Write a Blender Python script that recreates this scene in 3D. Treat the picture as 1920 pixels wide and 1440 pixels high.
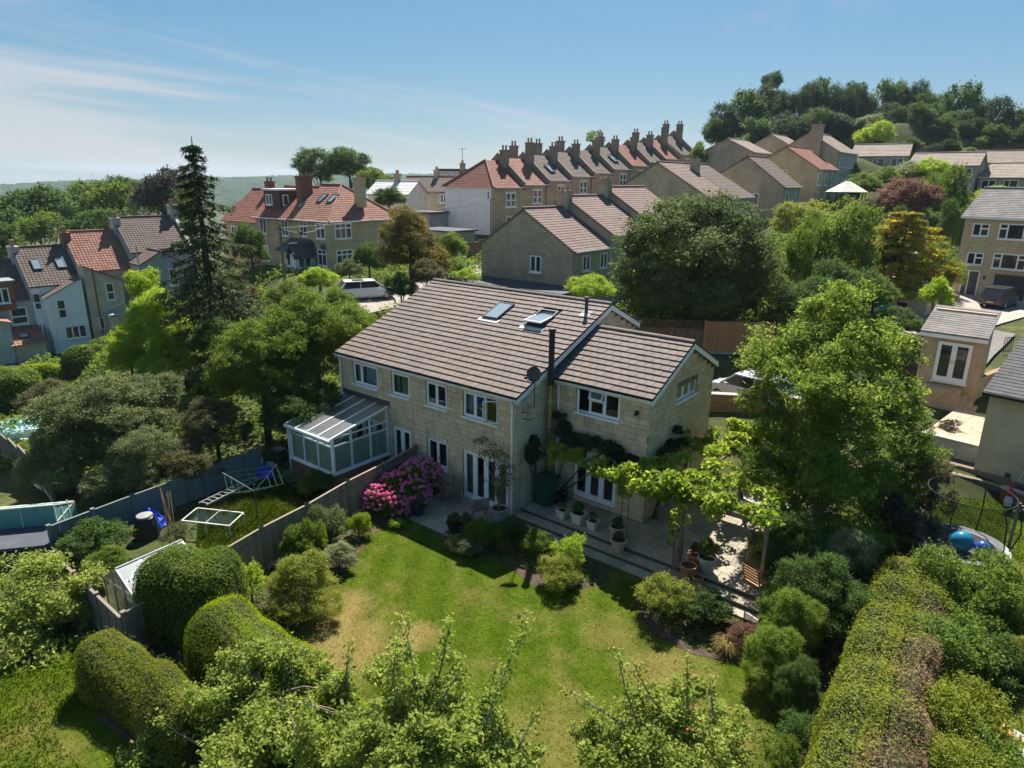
import bpy, bmesh, math, random
import numpy as np
from mathutils import Vector, Matrix, Euler

R_ = math.radians
scene = bpy.context.scene
for o_ in list(bpy.data.objects):
    bpy.data.objects.remove(o_)

# ------------------------------------------------------------------ camera
CAM = (14.3547, -18.2454, 12.3972)
PITCH, ROLL, YAW, FPX = R_(16.8638), R_(.5698), R_(-38.6097), 1261.18
cd_ = bpy.data.cameras.new('camera')
cam = bpy.data.objects.new('camera', cd_)
scene.collection.objects.link(cam)
_fw = Vector((math.sin(YAW) * math.cos(PITCH), math.cos(YAW) * math.cos(PITCH), -math.sin(PITCH)))
_r = Vector((math.cos(YAW), -math.sin(YAW), 0))
_u = _r.cross(_fw)
_R = _r * math.cos(ROLL) + _u * math.sin(ROLL)
_U = -_r * math.sin(ROLL) + _u * math.cos(ROLL)
cam.matrix_world = Matrix(((_R.x, _U.x, -_fw.x, CAM[0]), (_R.y, _U.y, -_fw.y, CAM[1]), (_R.z, _U.z, -_fw.z, CAM[2]), (0, 0, 0, 1)))
cd_.sensor_width = 36
cd_.lens = 36 * FPX / 1920
cd_.clip_end = 20000
cd_.clip_start = .1
scene.camera = cam

# ------------------------------------------------------------------ world, sun, exposure
SUN_AZ, SUN_EL = R_(-29.0), R_(50.7)          # azimuth from +Y towards +X
w_ = bpy.data.worlds.new('World')
scene.world = w_
w_.use_nodes = True
nt = w_.node_tree
nt.nodes.clear()
def wn(t, **k):
    n = nt.nodes.new(t)
    for a, b in k.items():
        setattr(n, a, b)
    return n
sky = wn('ShaderNodeTexSky', sky_type='NISHITA', sun_disc=False, sun_elevation=SUN_EL, sun_rotation=SUN_AZ,
         altitude=120, air_density=1.0, dust_density=.6, ozone_density=3.5)
bg = wn('ShaderNodeBackground')
bg.inputs['Strength'].default_value = .072
outw = wn('ShaderNodeOutputWorld')
tc = wn('ShaderNodeTexCoord')
sep = wn('ShaderNodeSeparateXYZ')
nt.links.new(tc.outputs['Generated'], sep.inputs[0])
def wm(op, a, b=None, c=None):
    n = wn('ShaderNodeMath', operation=op)
    for i, v in enumerate((a, b, c)):
        if v is None:
            continue
        if isinstance(v, (int, float)):
            n.inputs[i].default_value = v
        else:
            nt.links.new(v, n.inputs[i])
    return n.outputs[0]
# thin high cloud: plane-projected, stretched noise, thicker towards the west
zz = wm('ADD', wm('MAXIMUM', sep.outputs['Z'], 0.0), .12)
px_ = wm('DIVIDE', sep.outputs['X'], zz)
py_ = wm('DIVIDE', sep.outputs['Y'], zz)
comb = wn('ShaderNodeCombineXYZ')
nt.links.new(px_, comb.inputs[0]); nt.links.new(py_, comb.inputs[1])
mp = wn('ShaderNodeMapping')
mp.inputs['Rotation'].default_value = (0, 0, R_(40))
mp.inputs['Scale'].default_value = (.55, .16, 1)
nt.links.new(comb.outputs[0], mp.inputs[0])
nz = wn('ShaderNodeTexNoise')
nz.inputs['Scale'].default_value = 1.3
nz.inputs['Detail'].default_value = 8
nz.inputs['Roughness'].default_value = .58
nz.inputs['Distortion'].default_value = .5
nt.links.new(mp.outputs[0], nz.inputs['Vector'])
west = wm('SUBTRACT', wm('MULTIPLY', sep.outputs['X'], -1.0), wm('MULTIPLY', sep.outputs['Y'], .55))
thr = wm('SUBTRACT', .585, wm('MULTIPLY', west, .22))
cov = wn('ShaderNodeMapRange', interpolation_type='SMOOTHSTEP')
nt.links.new(wm('SUBTRACT', nz.outputs['Fac'], thr), cov.inputs['Value'])
cov.inputs['From Min'].default_value = -.04
cov.inputs['From Max'].default_value = .2
mixc = wn('ShaderNodeMix', data_type='RGBA')
mixc.inputs[7].default_value = (3.05, 3.1, 3.2, 1)
nt.links.new(wm('MULTIPLY', cov.outputs[0], .72), mixc.inputs[0])
gam = wn('ShaderNodeGamma'); gam.inputs[1].default_value = .5
nt.links.new(sky.outputs[0], gam.inputs[0])
hsv = wn('ShaderNodeHueSaturation'); hsv.inputs['Saturation'].default_value = 1.65; hsv.inputs['Hue'].default_value = .49
tint = wn('ShaderNodeMix', data_type='RGBA', blend_type='MULTIPLY'); tint.inputs[0].default_value = 1; tint.inputs[7].default_value = (.92, .98, 1.06, 1)
nt.links.new(gam.outputs[0], tint.inputs[6]); nt.links.new(tint.outputs[2], hsv.inputs['Color'])
nt.links.new(hsv.outputs[0], mixc.inputs[6])
nt.links.new(mixc.outputs[2], bg.inputs[0])
nt.links.new(bg.outputs[0], outw.inputs[0])

sd = bpy.data.lights.new('sun', 'SUN')
sd.energy = 3.8
sd.angle = R_(.53)
sd.color = (1, .95, .86)
sun = bpy.data.objects.new('sun', sd)
scene.collection.objects.link(sun)
_sd = Vector((math.sin(SUN_AZ) * math.cos(SUN_EL), math.cos(SUN_AZ) * math.cos(SUN_EL), math.sin(SUN_EL)))
sun.rotation_euler = _sd.to_track_quat('Z', 'Y').to_euler()
sun.location = (0, 0, 60)

vs = scene.view_settings
vs.view_transform = 'Standard'
vs.look = 'None'
vs.exposure = 1.64
vs.gamma = 1
vs.use_curve_mapping = False
cy = scene.cycles
cy.max_bounces = 7
cy.diffuse_bounces = 5
cy.glossy_bounces = 3
cy.transmission_bounces = 6
cy.transparent_max_bounces = 10
cy.volume_bounces = 0
cy.caustics_reflective = False
cy.caustics_refractive = False
cy.use_adaptive_sampling = True
cy.adaptive_threshold = .012
cy.sample_clamp_indirect = 6
try:
    cy.use_denoising = True
    cy.denoiser = 'OPENIMAGEDENOISE'
    cy.denoising_input_passes = 'RGB_ALBEDO_NORMAL'
    cy.denoising_prefilter = 'ACCURATE'
except Exception:
    pass

# ------------------------------------------------------------------ helpers
COL = scene.collection
rng = random.Random(7)
def P(px, py, depth):
    """point of the photograph at a distance (metres along the view axis)"""
    d = _fw * FPX + _R * (px - 960) - _U * (py - 720)
    return Vector(CAM) + d * (depth / FPX)
def atz(px, py, z):
    d = _fw * FPX + _R * (px - 960) - _U * (py - 720)
    return Vector(CAM) + d * ((z - CAM[2]) / d.z)

# terrain: control heights, blended smoothly
CTRL = []
def ctrl(*pts):
    CTRL.extend(pts)
for gx in range(-12, 16, 4):
    for gy in range(-28, 1, 4):
        ctrl((gx, gy, -.02))
ctrl((-12, -8, -.15), (-14, -14, -.5), (-18, -6, -.6), (-14, 2, .1), (-22, -14, -1.2), (-30, -8, -2.0), (-30, -25, -2.5), (-42, -6, -3.2), (-20, 4, .3), (-26, 6, .8),
     (-34, 4, .2), (-59, 1.5, -4), (-55, 3.5, -3.6), (-50, 8, -2.2), (-46, 12, 0.2), (-70, -5, -5), (-80, 20, -6), (-60, 30, 0), (-75, 50, -2), (-60, -30, -8),
     (-3, 1, .0), (3, 1, .05), (9, 3, .3), (9, 7, .32), (5, 6, .32), (2, 4, .3), (-5, 4, .4), (-5, 9.5, 2.2), (1, 9.5, 2.0), (5, 9, 1.4), (4, 12, 2.0), (9, 12, 1.0), (-9, 9.5, 2.3), (-11, 5, 1.2),
     (-5, 14, 2.7), (-12, 14, 2.6), (-16, 20, 2.7), (-22, 14, 2.9), (-28, 14, 3.1), (-30, 18, 3.2), (-36, 16, 3.2), (-41, 20, 3.6), (-50, 24, 3.4), (-45, 32, 4.2), (-33, 26, 3.6), (-30, 32, 4.2),
     (-10, 24, 3.0), (0, 18, 2.6), (3, 22, 2.6), (-5, 30, 3.6), (3, 34, 3.0),
     (-40, 46, 6.0), (-36, 46, 5.8), (-40, 60, 7.3), (-40, 75, 8.8), (-40, 88, 10.2), (-40, 99, 11.8), (-35, 60, 6.8), (-35, 75, 8.4), (-34, 90, 10.5), (-50, 60, 6.0), (-52, 90, 9),
     (-18, 38, 4.2), (-12, 34, 3.6), (-20, 52, 5.6), (-14, 60, 6.2), (-13, 70, 8.0), (-12, 81, 9.2), (-12, 92, 10), (-5, 66, 7.0), (-6, 80, 9.3), (-25, 90, 12),
     (5, 42, 2.4), (8, 40, 1.8), (8, 48, 2.1), (7, 58, 2.35), (12, 55, 2.2), (3, 52, 4.2), (0, 60, 6), (1, 80, 9.5), (8, 90, 10.5),
     (9.5, 22, 1.3), (11, 17, .9), (13, 17, .8), (13, 9, .35), (12, 4, .15), (16, 12, .4), (11.5, 30, 1.6), (12, 36, 1.8),
     (-20, 110, 17), (-5, 115, 15), (10, 118, 12.5), (-35, 130, 22), (-15, 140, 24), (5, 145, 22), (20, 150, 19), (-55, 125, 16), (-60, 150, 18), (-20, 180, 27), (20, 190, 22),
     (-90, 90, 0), (-110, 60, -8), (-120, 20, -14), (-110, -40, -18), (-140, 110, -10), (-90, 140, 8), (-170, 60, -26), (-200, 140, -24), (-150, 200, -10), (-200, -40, -34))
_cx = np.array([c[0] for c in CTRL], float); _cy = np.array([c[1] for c in CTRL], float); _cz = np.array([c[2] for c in CTRL], float)
def ground_arr(x, y):
    x = np.asarray(x, float); y = np.asarray(y, float)
    s = x.shape
    d2 = (x.ravel()[:, None] - _cx) ** 2 + (y.ravel()[:, None] - _cy) ** 2 + .6
    w = d2 ** -1.9
    return ((w * _cz).sum(1) / w.sum(1)).reshape(s)
def gz(x, y):
    return float(ground_arr(np.array([x]), np.array([y]))[0])
def hit(px, py, dmax=400):
    """where the sight line of a pixel meets the terrain"""
    d = (_fw * FPX + _R * (px - 960) - _U * (py - 720)).normalized()
    t = np.linspace(4, dmax, 3000)
    X = CAM[0] + d.x * t; Y = CAM[1] + d.y * t; Z = CAM[2] + d.z * t
    below = np.where(Z < ground_arr(X, Y))[0]
    k = below[0] if len(below) else len(t) - 1
    return Vector((X[k], Y[k], gz(X[k], Y[k])))

class MB:
    """collects faces and links them as ONE mesh object"""
    def __init__(s):
        s.v = []; s.f = []; s.uv = []
    def quad(s, a, b, c, d, uv=None):
        n = len(s.v); s.v += [tuple(a), tuple(b), tuple(c), tuple(d)]; s.f.append((n, n + 1, n + 2, n + 3))
        s.uv.append(uv)
        return s
    def poly(s, pts):
        n = len(s.v); s.v += [tuple(p) for p in pts]; s.f.append(tuple(range(n, n + len(pts)))); s.uv.append(None)
        return s
    def box(s, x0, x1, y0, y1, z0, z1, M=None):
        n = len(s.v)
        p = [(x0, y0, z0), (x1, y0, z0), (x1, y1, z0), (x0, y1, z0), (x0, y0, z1), (x1, y0, z1), (x1, y1, z1), (x0, y1, z1)]
        if M is not None:
            p = [tuple(M @ Vector(q)) for q in p]
        s.v += p
        for f in ((0, 3, 2, 1), (4, 5, 6, 7), (0, 1, 5, 4), (1, 2, 6, 5), (2, 3, 7, 6), (3, 0, 4, 7)):
            s.f.append(tuple(n + i for i in f)); s.uv.append(None)
        return s
    def bar(s, a, b, w, h=None, up=(0, 0, 1)):
        """rectangular bar from a to b"""
        a = Vector(a); b = Vector(b); h = h or w
        d = b - a; L = d.length
        if L < 1e-6:
            return s
        z = d / L; up = Vector(up)
        if abs(z.dot(up)) > .98:
            up = Vector((0, 1, 0))
        x = z.cross(up).normalized(); y = x.cross(z)
        M = Matrix(((x.x, z.x, y.x, a.x), (x.y, z.y, y.y, a.y), (x.z, z.z, y.z, a.z), (0, 0, 0, 1)))
        return s.box(-w / 2, w / 2, 0, L, -h / 2, h / 2, M)
    def tube(s, pts, rad, n=6, cap=True):
        pts = [Vector(p) for p in pts]
        if not isinstance(rad, (list, tuple)):
            rad = [rad] * len(pts)
        base = len(s.v)
        for i, p in enumerate(pts):
            d = (pts[min(i + 1, len(pts) - 1)] - pts[max(i - 1, 0)])
            d = d.normalized() if d.length > 1e-9 else Vector((0, 0, 1))
            u = d.cross(Vector((0, 0, 1)) if abs(d.z) < .9 else Vector((1, 0, 0))).normalized(); w = d.cross(u)
            for k in range(n):
                a = 2 * math.pi * k / n
                s.v.append(tuple(p + (u * math.cos(a) + w * math.sin(a)) * rad[i]))
        for i in range(len(pts) - 1):
            for k in range(n):
                a = base + i * n + k; b = base + i * n + (k + 1) % n
                s.f.append((a, b, b + n, a + n)); s.uv.append(None)
        if cap:
            s.f.append(tuple(base + k for k in range(n))[::-1]); s.uv.append(None)
            s.f.append(tuple(base + (len(pts) - 1) * n + k for k in range(n))); s.uv.append(None)
        return s
    def lathe(s, prof, n=14, at=(0, 0, 0), sx=1, sy=1):
        base = len(s.v)
        for (r, z) in prof:
            for k in range(n):
                a = 2 * math.pi * k / n
                s.v.append((at[0] + r * sx * math.cos(a), at[1] + r * sy * math.sin(a), at[2] + z))
        for i in range(len(prof) - 1):
            for k in range(n):
                a = base + i * n + k; b = base + i * n + (k + 1) % n
                s.f.append((a, b, b + n, a + n)); s.uv.append(None)
        s.f.append(tuple(base + k for k in range(n))[::-1]); s.uv.append(None)
        s.f.append(tuple(base + (len(prof) - 1) * n + k for k in range(n))); s.uv.append(None)
        return s
    def mesh(s, name, mat):
        m = bpy.data.meshes.new(name)
        m.from_pydata(s.v, [], s.f)
        if any(u is not None for u in s.uv):
            uvl = m.uv_layers.new(name='UVMap')
            i = 0
            for f, u in zip(s.f, s.uv):
                for k in range(len(f)):
                    uvl.data[i].uv = u[k] if u is not None else (0, 0)
                    i += 1
        if mat is not None:
            m.materials.append(mat)
        return m
    def build(s, name, mat, parent=None, loc=None, rz=0, smooth=False):
        m = s.mesh(name, mat)
        if smooth:
            m.polygons.foreach_set('use_smooth', [True] * len(m.polygons))
        return link(name, m, parent, loc, rz)
def link(name, data, parent=None, loc=None, rz=0):
    o = bpy.data.objects.new(name, data)
    COL.objects.link(o)
    if parent is not None:
        o.parent = parent
    if loc is not None:
        o.location = loc
    if rz:
        o.rotation_euler = (0, 0, rz)
    return o
def tag(o, label=None, cat=None, group=None, kind=None):
    if label: o['label'] = label
    if cat: o['category'] = cat
    if group: o['group'] = group
    if kind: o['kind'] = kind
    return o
def thing(name, label, cat, loc=(0, 0, 0), rz=0, group=None):
    o = link(name, None, None, loc, rz)
    o.empty_display_size = .3
    return tag(o, label, cat, group)
def copy_tree(o, parent=None):
    c = o.copy(); COL.objects.link(c); c.parent = parent
    for ch in list(o.children):
        copy_tree(ch, c)
    return c

# ------------------------------------------------------------------ materials
MATS = {}
class NT:
    def __init__(s, name, rough=.8, spec=.3):
        s.m = bpy.data.materials.new(name); s.m.use_nodes = True
        s.t = s.m.node_tree; s.b = s.t.nodes['Principled BSDF']
        s.b.inputs['Roughness'].default_value = rough
        s.b.inputs['Specular IOR Level'].default_value = spec
    def n(s, t, **k):
        x = s.t.nodes.new(t)
        for a, b in k.items():
            setattr(x, a, b)
        return x
    def l(s, a, b):
        s.t.links.new(a, b)
    def m_(s, op, a, b=None, c=None, clamp=False):
        x = s.n('ShaderNodeMath', operation=op, use_clamp=clamp)
        for i, v in enumerate((a, b, c)):
            if v is None: continue
            if isinstance(v, (int, float)): x.inputs[i].default_value = v
            else: s.l(v, x.inputs[i])
        return x.outputs[0]
    def mix(s, fac, a, b, blend='MIX'):
        x = s.n('ShaderNodeMix', data_type='RGBA', blend_type=blend)
        for i, v in ((0, fac), (6, a), (7, b)):
            if isinstance(v, (int, float)): x.inputs[i].default_value = v
            elif isinstance(v, tuple): x.inputs[i].default_value = (*v[:3], 1)
            else: s.l(v, x.inputs[i])
        return x.outputs[2]
    def noise(s, scale, detail=4, rough=.55, vec=None, dist=0):
        x = s.n('ShaderNodeTexNoise')
        x.inputs['Scale'].default_value = scale; x.inputs['Detail'].default_value = detail
        x.inputs['Roughness'].default_value = rough; x.inputs['Distortion'].default_value = dist
        s.l(vec if vec is not None else s.obj(), x.inputs['Vector'])
        return x.outputs['Fac']
    def obj(s):
        if not hasattr(s, '_o'):
            s._o = s.n('ShaderNodeTexCoord')
        return s._o.outputs['Object']
    def world(s):
        if not hasattr(s, '_g'):
            s._g = s.n('ShaderNodeNewGeometry')
        return s._g.outputs['Position']
    def uvn(s):
        if not hasattr(s, '_o'):
            s._o = s.n('ShaderNodeTexCoord')
        return s._o.outputs['UV']
    def rnd(s):
        """a random number for each piece, whether an object or a loose piece of a mesh"""
        g = s.n('ShaderNodeNewGeometry'); o = s.n('ShaderNodeObjectInfo')
        return s.m_('FRACT', s.m_('ADD', g.outputs['Random Per Island'], o.outputs['Random']))
    def ramp(s, fac, stops):
        x = s.n('ShaderNodeValToRGB')
        e = x.color_ramp.elements
        while len(e) < len(stops): e.new(.5)
        for k, (p, c) in enumerate(stops):
            e[k].position = p; e[k].color = (*c[:3], 1)
        s.l(fac, x.inputs[0])
        return x.outputs[0]
    def rng(s, v, a, b, c, d):
        x = s.n('ShaderNodeMapRange')
        s.l(v, x.inputs[0])
        for i, q in enumerate((a, b, c, d)): x.inputs[i + 1].default_value = q
        return x.outputs[0]
    def color(s, c):
        if isinstance(c, tuple): s.b.inputs['Base Color'].default_value = (*c[:3], 1)
        else: s.l(c, s.b.inputs['Base Color'])
        return s
    def bump(s, h, strength=.4, dist=.02):
        x = s.n('ShaderNodeBump')
        x.inputs['Strength'].default_value = strength; x.inputs['Distance'].default_value = dist
        s.l(h, x.inputs['Height']); s.l(x.outputs[0], s.b.inputs['Normal'])
        return s

def plain(name, c, rough=.6, spec=.35, var=.25, scale=6, metal=0):
    """a solid colour with uneven weathering"""
    if name in MATS: return MATS[name]
    t = NT(name, rough, spec)
    n = t.noise(scale, 5, .6)
    dark = tuple(x * (1 - var) for x in c); lite = tuple(min(1, x * (1 + var * .6)) for x in c)
    t.color(t.ramp(n, [(.3, dark), (.7, lite)]))
    t.b.inputs['Metallic'].default_value = metal
    MATS[name] = t.m
    return t.m
def stone(name, c, c2, soot=.35, block=(.5, .22), mortar=.6):
    """coursed stone seen from afar: courses, tone from block to block, dark weathering"""
    if name in MATS: return MATS[name]
    t = NT(name, .9, .15)
    sx = t.n('ShaderNodeSeparateXYZ'); t.l(t.obj(), sx.inputs[0])
    cb = t.n('ShaderNodeCombineXYZ'); t.l(t.m_('ADD', sx.outputs[0], sx.outputs[1]), cb.inputs[0]); t.l(sx.outputs[2], cb.inputs[1])
    br = t.n('ShaderNodeTexBrick'); t.l(cb.outputs[0], br.inputs['Vector'])
    br.inputs['Scale'].default_value = 1
    br.inputs['Brick Width'].default_value = block[0]; br.inputs['Row Height'].default_value = block[1]
    br.inputs['Mortar Size'].default_value = .012
    br.inputs['Color1'].default_value = (*c, 1); br.inputs['Color2'].default_value = (*c2, 1)
    br.inputs['Mortar'].default_value = (c[0] * mortar, c[1] * mortar, c[2] * mortar, 1)
    n1 = t.noise(.5, 6, .62); n2 = t.noise(3.5, 5, .6)
    s_ = t.rng(t.m_('ADD', t.m_('MULTIPLY', n1, .7), t.m_('MULTIPLY', n2, .3)), .42, .68, 0, soot)
    col = t.mix(s_, br.outputs['Color'], (c[0] * .28, c[1] * .27, c[2] * .3))
    t.color(col).bump(br.outputs['Fac'], -.35, .02)
    MATS[name] = t.m
    return t.m
def tiles(name, c, c2, cw=.3, ch=.33, roll=.5, moss=.25, mosc=(.09, .085, .07)):
    """pantiles: a roll across each tile, tone from tile to tile; UV is metres along and up the slope"""
    if name in MATS: return MATS[name]
    t = NT(name, .85, .2)
    sx = t.n('ShaderNodeSeparateXYZ'); t.l(t.uvn(), sx.inputs[0])
    u = t.m_('DIVIDE', sx.outputs[0], cw); v = t.m_('DIVIDE', sx.outputs[1], ch)
    cb = t.n('ShaderNodeCombineXYZ'); t.l(t.m_('FLOOR', u), cb.inputs[0]); t.l(t.m_('FLOOR', v), cb.inputs[1])
    wn_ = t.n('ShaderNodeTexWhiteNoise', noise_dimensions='2D'); t.l(cb.outputs[0], wn_.inputs['Vector'])
    col = t.mix(wn_.outputs['Value'], c, c2)
    n1 = t.noise(.9, 6, .65)
    col = t.mix(t.rng(n1, .45, .75, 0, moss * 2), col, mosc)
    h = t.m_('SINE', t.m_('MULTIPLY', u, 2 * math.pi))
    t.color(col).bump(h, roll, .03)
    MATS[name] = t.m
    return t.m

def glass_far():
    t = NT('window_glass', .04, .8)
    t.color(t.mix(t.noise(.8, 2), (.012, .015, .018), (.035, .042, .05)))
    return t.m
M_GLASSFAR = glass_far()
def glass_near():
    m = bpy.data.materials.new('clear_glass'); m.use_nodes = True
    t = m.node_tree; t.nodes.clear()
    o = t.nodes.new('ShaderNodeOutputMaterial'); mx = t.nodes.new('ShaderNodeMixShader')
    tr = t.nodes.new('ShaderNodeBsdfTransparent'); tr.inputs[0].default_value = (.86, .9, .9, 1)
    gl = t.nodes.new('ShaderNodeBsdfGlossy'); gl.inputs['Roughness'].default_value = .02
    lw = t.nodes.new('ShaderNodeLayerWeight'); lw.inputs[0].default_value = .5
    pw = t.nodes.new('ShaderNodeMath'); pw.operation = 'POWER'; pw.inputs[1].default_value = 4.0
    ad = t.nodes.new('ShaderNodeMath'); ad.operation = 'MULTIPLY_ADD'; ad.inputs[1].default_value = .9; ad.inputs[2].default_value = .05; ad.use_clamp = True
    t.links.new(lw.outputs['Facing'], pw.inputs[0]); t.links.new(pw.outputs[0], ad.inputs[0]); t.links.new(ad.outputs[0], mx.inputs[0])
    t.links.new(tr.outputs[0], mx.inputs[1]); t.links.new(gl.outputs[0], mx.inputs[2]); t.links.new(mx.outputs[0], o.inputs[0])
    return m
M_GLASS = glass_near()
def glass_hazy():
    m = M_GLASS.copy(); m.name = 'hazy_roof_glass'; t = m.node_tree
    for n in t.nodes:
        if n.type == 'BSDF_GLOSSY': n.inputs['Roughness'].default_value = .35
        if n.type == 'MATH' and n.operation == 'MULTIPLY_ADD': n.inputs[2].default_value = .34
        if n.type == 'BSDF_TRANSPARENT': n.inputs[0].default_value = (.55, .66, .68, 1)
    return m
M_HAZY = glass_hazy()
def leaf_mat(name, c1, c2, c3=None, trans=.35, rough=.55, spec=.2):
    trans = min(.55, trans + .12); rough = max(rough, .62); spec = min(spec, .1)
    """leaves: tone differs from leaf to leaf and in drifts through the crown; light passes through the blade"""
    if name in MATS: return MATS[name]
    m = bpy.data.materials.new(name); m.use_nodes = True
    t = NT.__new__(NT); t.m = m; t.t = m.node_tree; t.b = m.node_tree.nodes['Principled BSDF']
    t.b.inputs['Roughness'].default_value = rough; t.b.inputs['Specular IOR Level'].default_value = spec
    g = t.n('ShaderNodeNewGeometry')
    nz_ = t.noise(.55, 3, .6, t.obj())
    f = t.m_('ADD', t.m_('MULTIPLY', g.outputs['Random Per Island'], .6), t.m_('MULTIPLY', t.rng(nz_, .3, .7, 0, 1), .4))
    col = t.ramp(f, [(.15, c1), (.75, c2)] + ([(.97, c3)] if c3 else []))
    t.color(col)
    tr = t.n('ShaderNodeBsdfTranslucent'); mx = t.n('ShaderNodeMixShader'); mx.inputs[0].default_value = trans
    hs = t.n('ShaderNodeHueSaturation'); hs.inputs['Saturation'].default_value = 1.02; hs.inputs['Value'].default_value = 1.4; hs.inputs['Hue'].default_value = .488
    t.l(col, hs.inputs['Color']); t.l(hs.outputs[0], tr.inputs[0])
    out = t.t.nodes['Material Output']
    t.l(t.b.outputs[0], mx.inputs[1]); t.l(tr.outputs[0], mx.inputs[2]); t.l(mx.outputs[0], out.inputs[0])
    MATS[name] = m
    return m

M_WHITE = plain('white_upvc', (.78, .79, .8), .35, .45, .05)
M_WOOD = plain('weathered_wood', (.2, .165, .125), .85, .2, .4, 3)
M_WOODDK = plain('dark_wood', (.1, .075, .055), .85, .2, .4, 3)
M_CEDAR = plain('orange_cedar', (.38, .2, .09), .8, .2, .35, 2.5)
M_BARK = plain('bark', (.085, .07, .055), .95, .1, .45, 7)
M_TWIG = plain('twig_bark', (.2, .16, .125), .9, .15, .3, 9)
M_TERRA = plain('terracotta', (.42, .18, .1), .8, .2, .25, 8)
M_BLACK = plain('black_plastic', (.018, .018, .02), .45, .4, .3)
M_DKGREY = plain('dark_grey_metal', (.06, .062, .068), .5, .4, .3)
M_STEEL = plain('galvanised_steel', (.5, .51, .52), .4, .5, .2, 6, .7)
M_CONC = plain('concrete', (.36, .34, .3), .9, .2, .25, 4)
M_SOIL = plain('soil', (.06, .045, .032), .95, .1, .4, 6)
# ================================================================== SETTING
def grid_axis(lo, hi, step, far, grow=1.35):
    a = list(np.arange(lo, hi + .01, step))
    s = step; x = hi
    while x < far:
        s *= grow; x += s; a.append(x)
    s = step; x = lo
    while x > -far:
        s *= grow; x -= s; a.insert(0, x)
    return np.array(a)
gx_ = grid_axis(-75, 30, 1.25, 1900); gy_ = grid_axis(-30, 125, 1.25, 1900)
GX, GY = np.meshgrid(gx_, gy_)
GZ = np.vstack([ground_arr(GX[i:i + 8], GY[i:i + 8]) for i in range(0, GX.shape[0], 8)])
far_ = np.clip((np.hypot(GX, GY) - 230) / 300, 0, 1)
GZ = GZ * (1 - far_) + far_ * -38
# hold the ground under the hard garden: keep it below lawn and paving sheets
def ground_mat():
    t = NT('garden_ground', .95, .1)
    n1 = t.noise(.35, 6, .6, t.world()); n2 = t.noise(3.2, 6, .65, t.world())
    a = t.ramp(n1, [(.35, (.035, .05, .014)), (.55, (.075, .095, .025)), (.72, (.16, .14, .06))])
    t.color(t.mix(t.rng(n2, .35, .7, 0, .8), a, (.04, .035, .02))).bump(n2, .6, .15)
    return t.m
n_, m_ = GX.shape
gm = bpy.data.meshes.new('ground')
idx = np.arange(n_ * m_).reshape(n_, m_)
quads = np.stack([idx[:-1, :-1], idx[:-1, 1:], idx[1:, 1:], idx[1:, :-1]], -1).reshape(-1, 4)
def fast_mesh(name, verts, faces, mat, smooth=False):
    """verts (n,3), faces (k,c) with one corner count"""
    m = bpy.data.meshes.new(name)
    verts = np.asarray(verts, np.float32); faces = np.asarray(faces, np.int32)
    k, c = faces.shape
    m.vertices.add(len(verts)); m.vertices.foreach_set('co', verts.ravel())
    m.loops.add(k * c); m.loops.foreach_set('vertex_index', faces.ravel())
    m.polygons.add(k); m.polygons.foreach_set('loop_start', np.arange(k, dtype=np.int32) * c)
    try:
        m.polygons.foreach_set('loop_total', np.full(k, c, np.int32))
    except Exception:
        pass
    if smooth:
        m.polygons.foreach_set('use_smooth', np.ones(k, bool))
    m.update(calc_edges=True)
    m.materials.append(mat)
    return m
tag(link('ground', fast_mesh('ground', np.stack([GX, GY, GZ - .06], -1).reshape(-1, 3), quads, ground_mat(), True)), kind='structure')

# far wooded hills across the valley
def hills_mat():
    t = NT('far_woods', .95, .05)
    n1 = t.noise(.004, 5, .6, t.world()); n2 = t.noise(.05, 5, .7, t.world())
    a = t.ramp(n2, [(.32, (.018, .03, .012)), (.6, (.045, .07, .022)), (.78, (.075, .09, .035))])
    t.color(t.mix(t.rng(n1, .56, .66, 0, .55), a, (.15, .15, .07)))
    return t.m
def hills(r0, r1, a0, a1, na, nr, top, seed, name):
    rs = np.random.RandomState(seed)
    A = np.linspace(a0, a1, na); T = np.linspace(0, 1, nr)
    AA, TT = np.meshgrid(A, T)
    Rr = r0 + (r1 - r0) * TT
    X = CAM[0] + np.sin(AA) * Rr; Y = CAM[1] + np.cos(AA) * Rr
    env = np.interp(AA, np.radians([-85, -76, -70, -62, -55, -45, -40, -20, 5]), top)
    prof = np.sin(np.clip(TT * 1.15, 0, 1) * math.pi / 2) ** .8
    Z = -40 + (env + 40) * prof
    for k in range(60):                                   # crowns of the woods
        f1 = rs.uniform(.02, .35); th = rs.uniform(0, 6.28)
        Z += np.sin((X * math.cos(th) + Y * math.sin(th)) * f1 + rs.uniform(0, 6)) * (.22 + .05 / f1) * .55
    Z += rs.uniform(-1.6, 1.6, Z.shape)
    ii = np.arange(na * nr).reshape(nr, na)
    q = np.stack([ii[:-1, :-1], ii[:-1, 1:], ii[1:, 1:], ii[1:, :-1]], -1).reshape(-1, 4)
    return tag(link(name, fast_mesh(name, np.stack([X, Y, Z], -1).reshape(-1, 3), q, hills_mat(), True)), kind='structure')
hills(1300, 2100, R_(-86), R_(-18), 620, 60, [-30, -14, 0, 8, 18, 24, 22, 26, 20], 3, 'hills')

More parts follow.
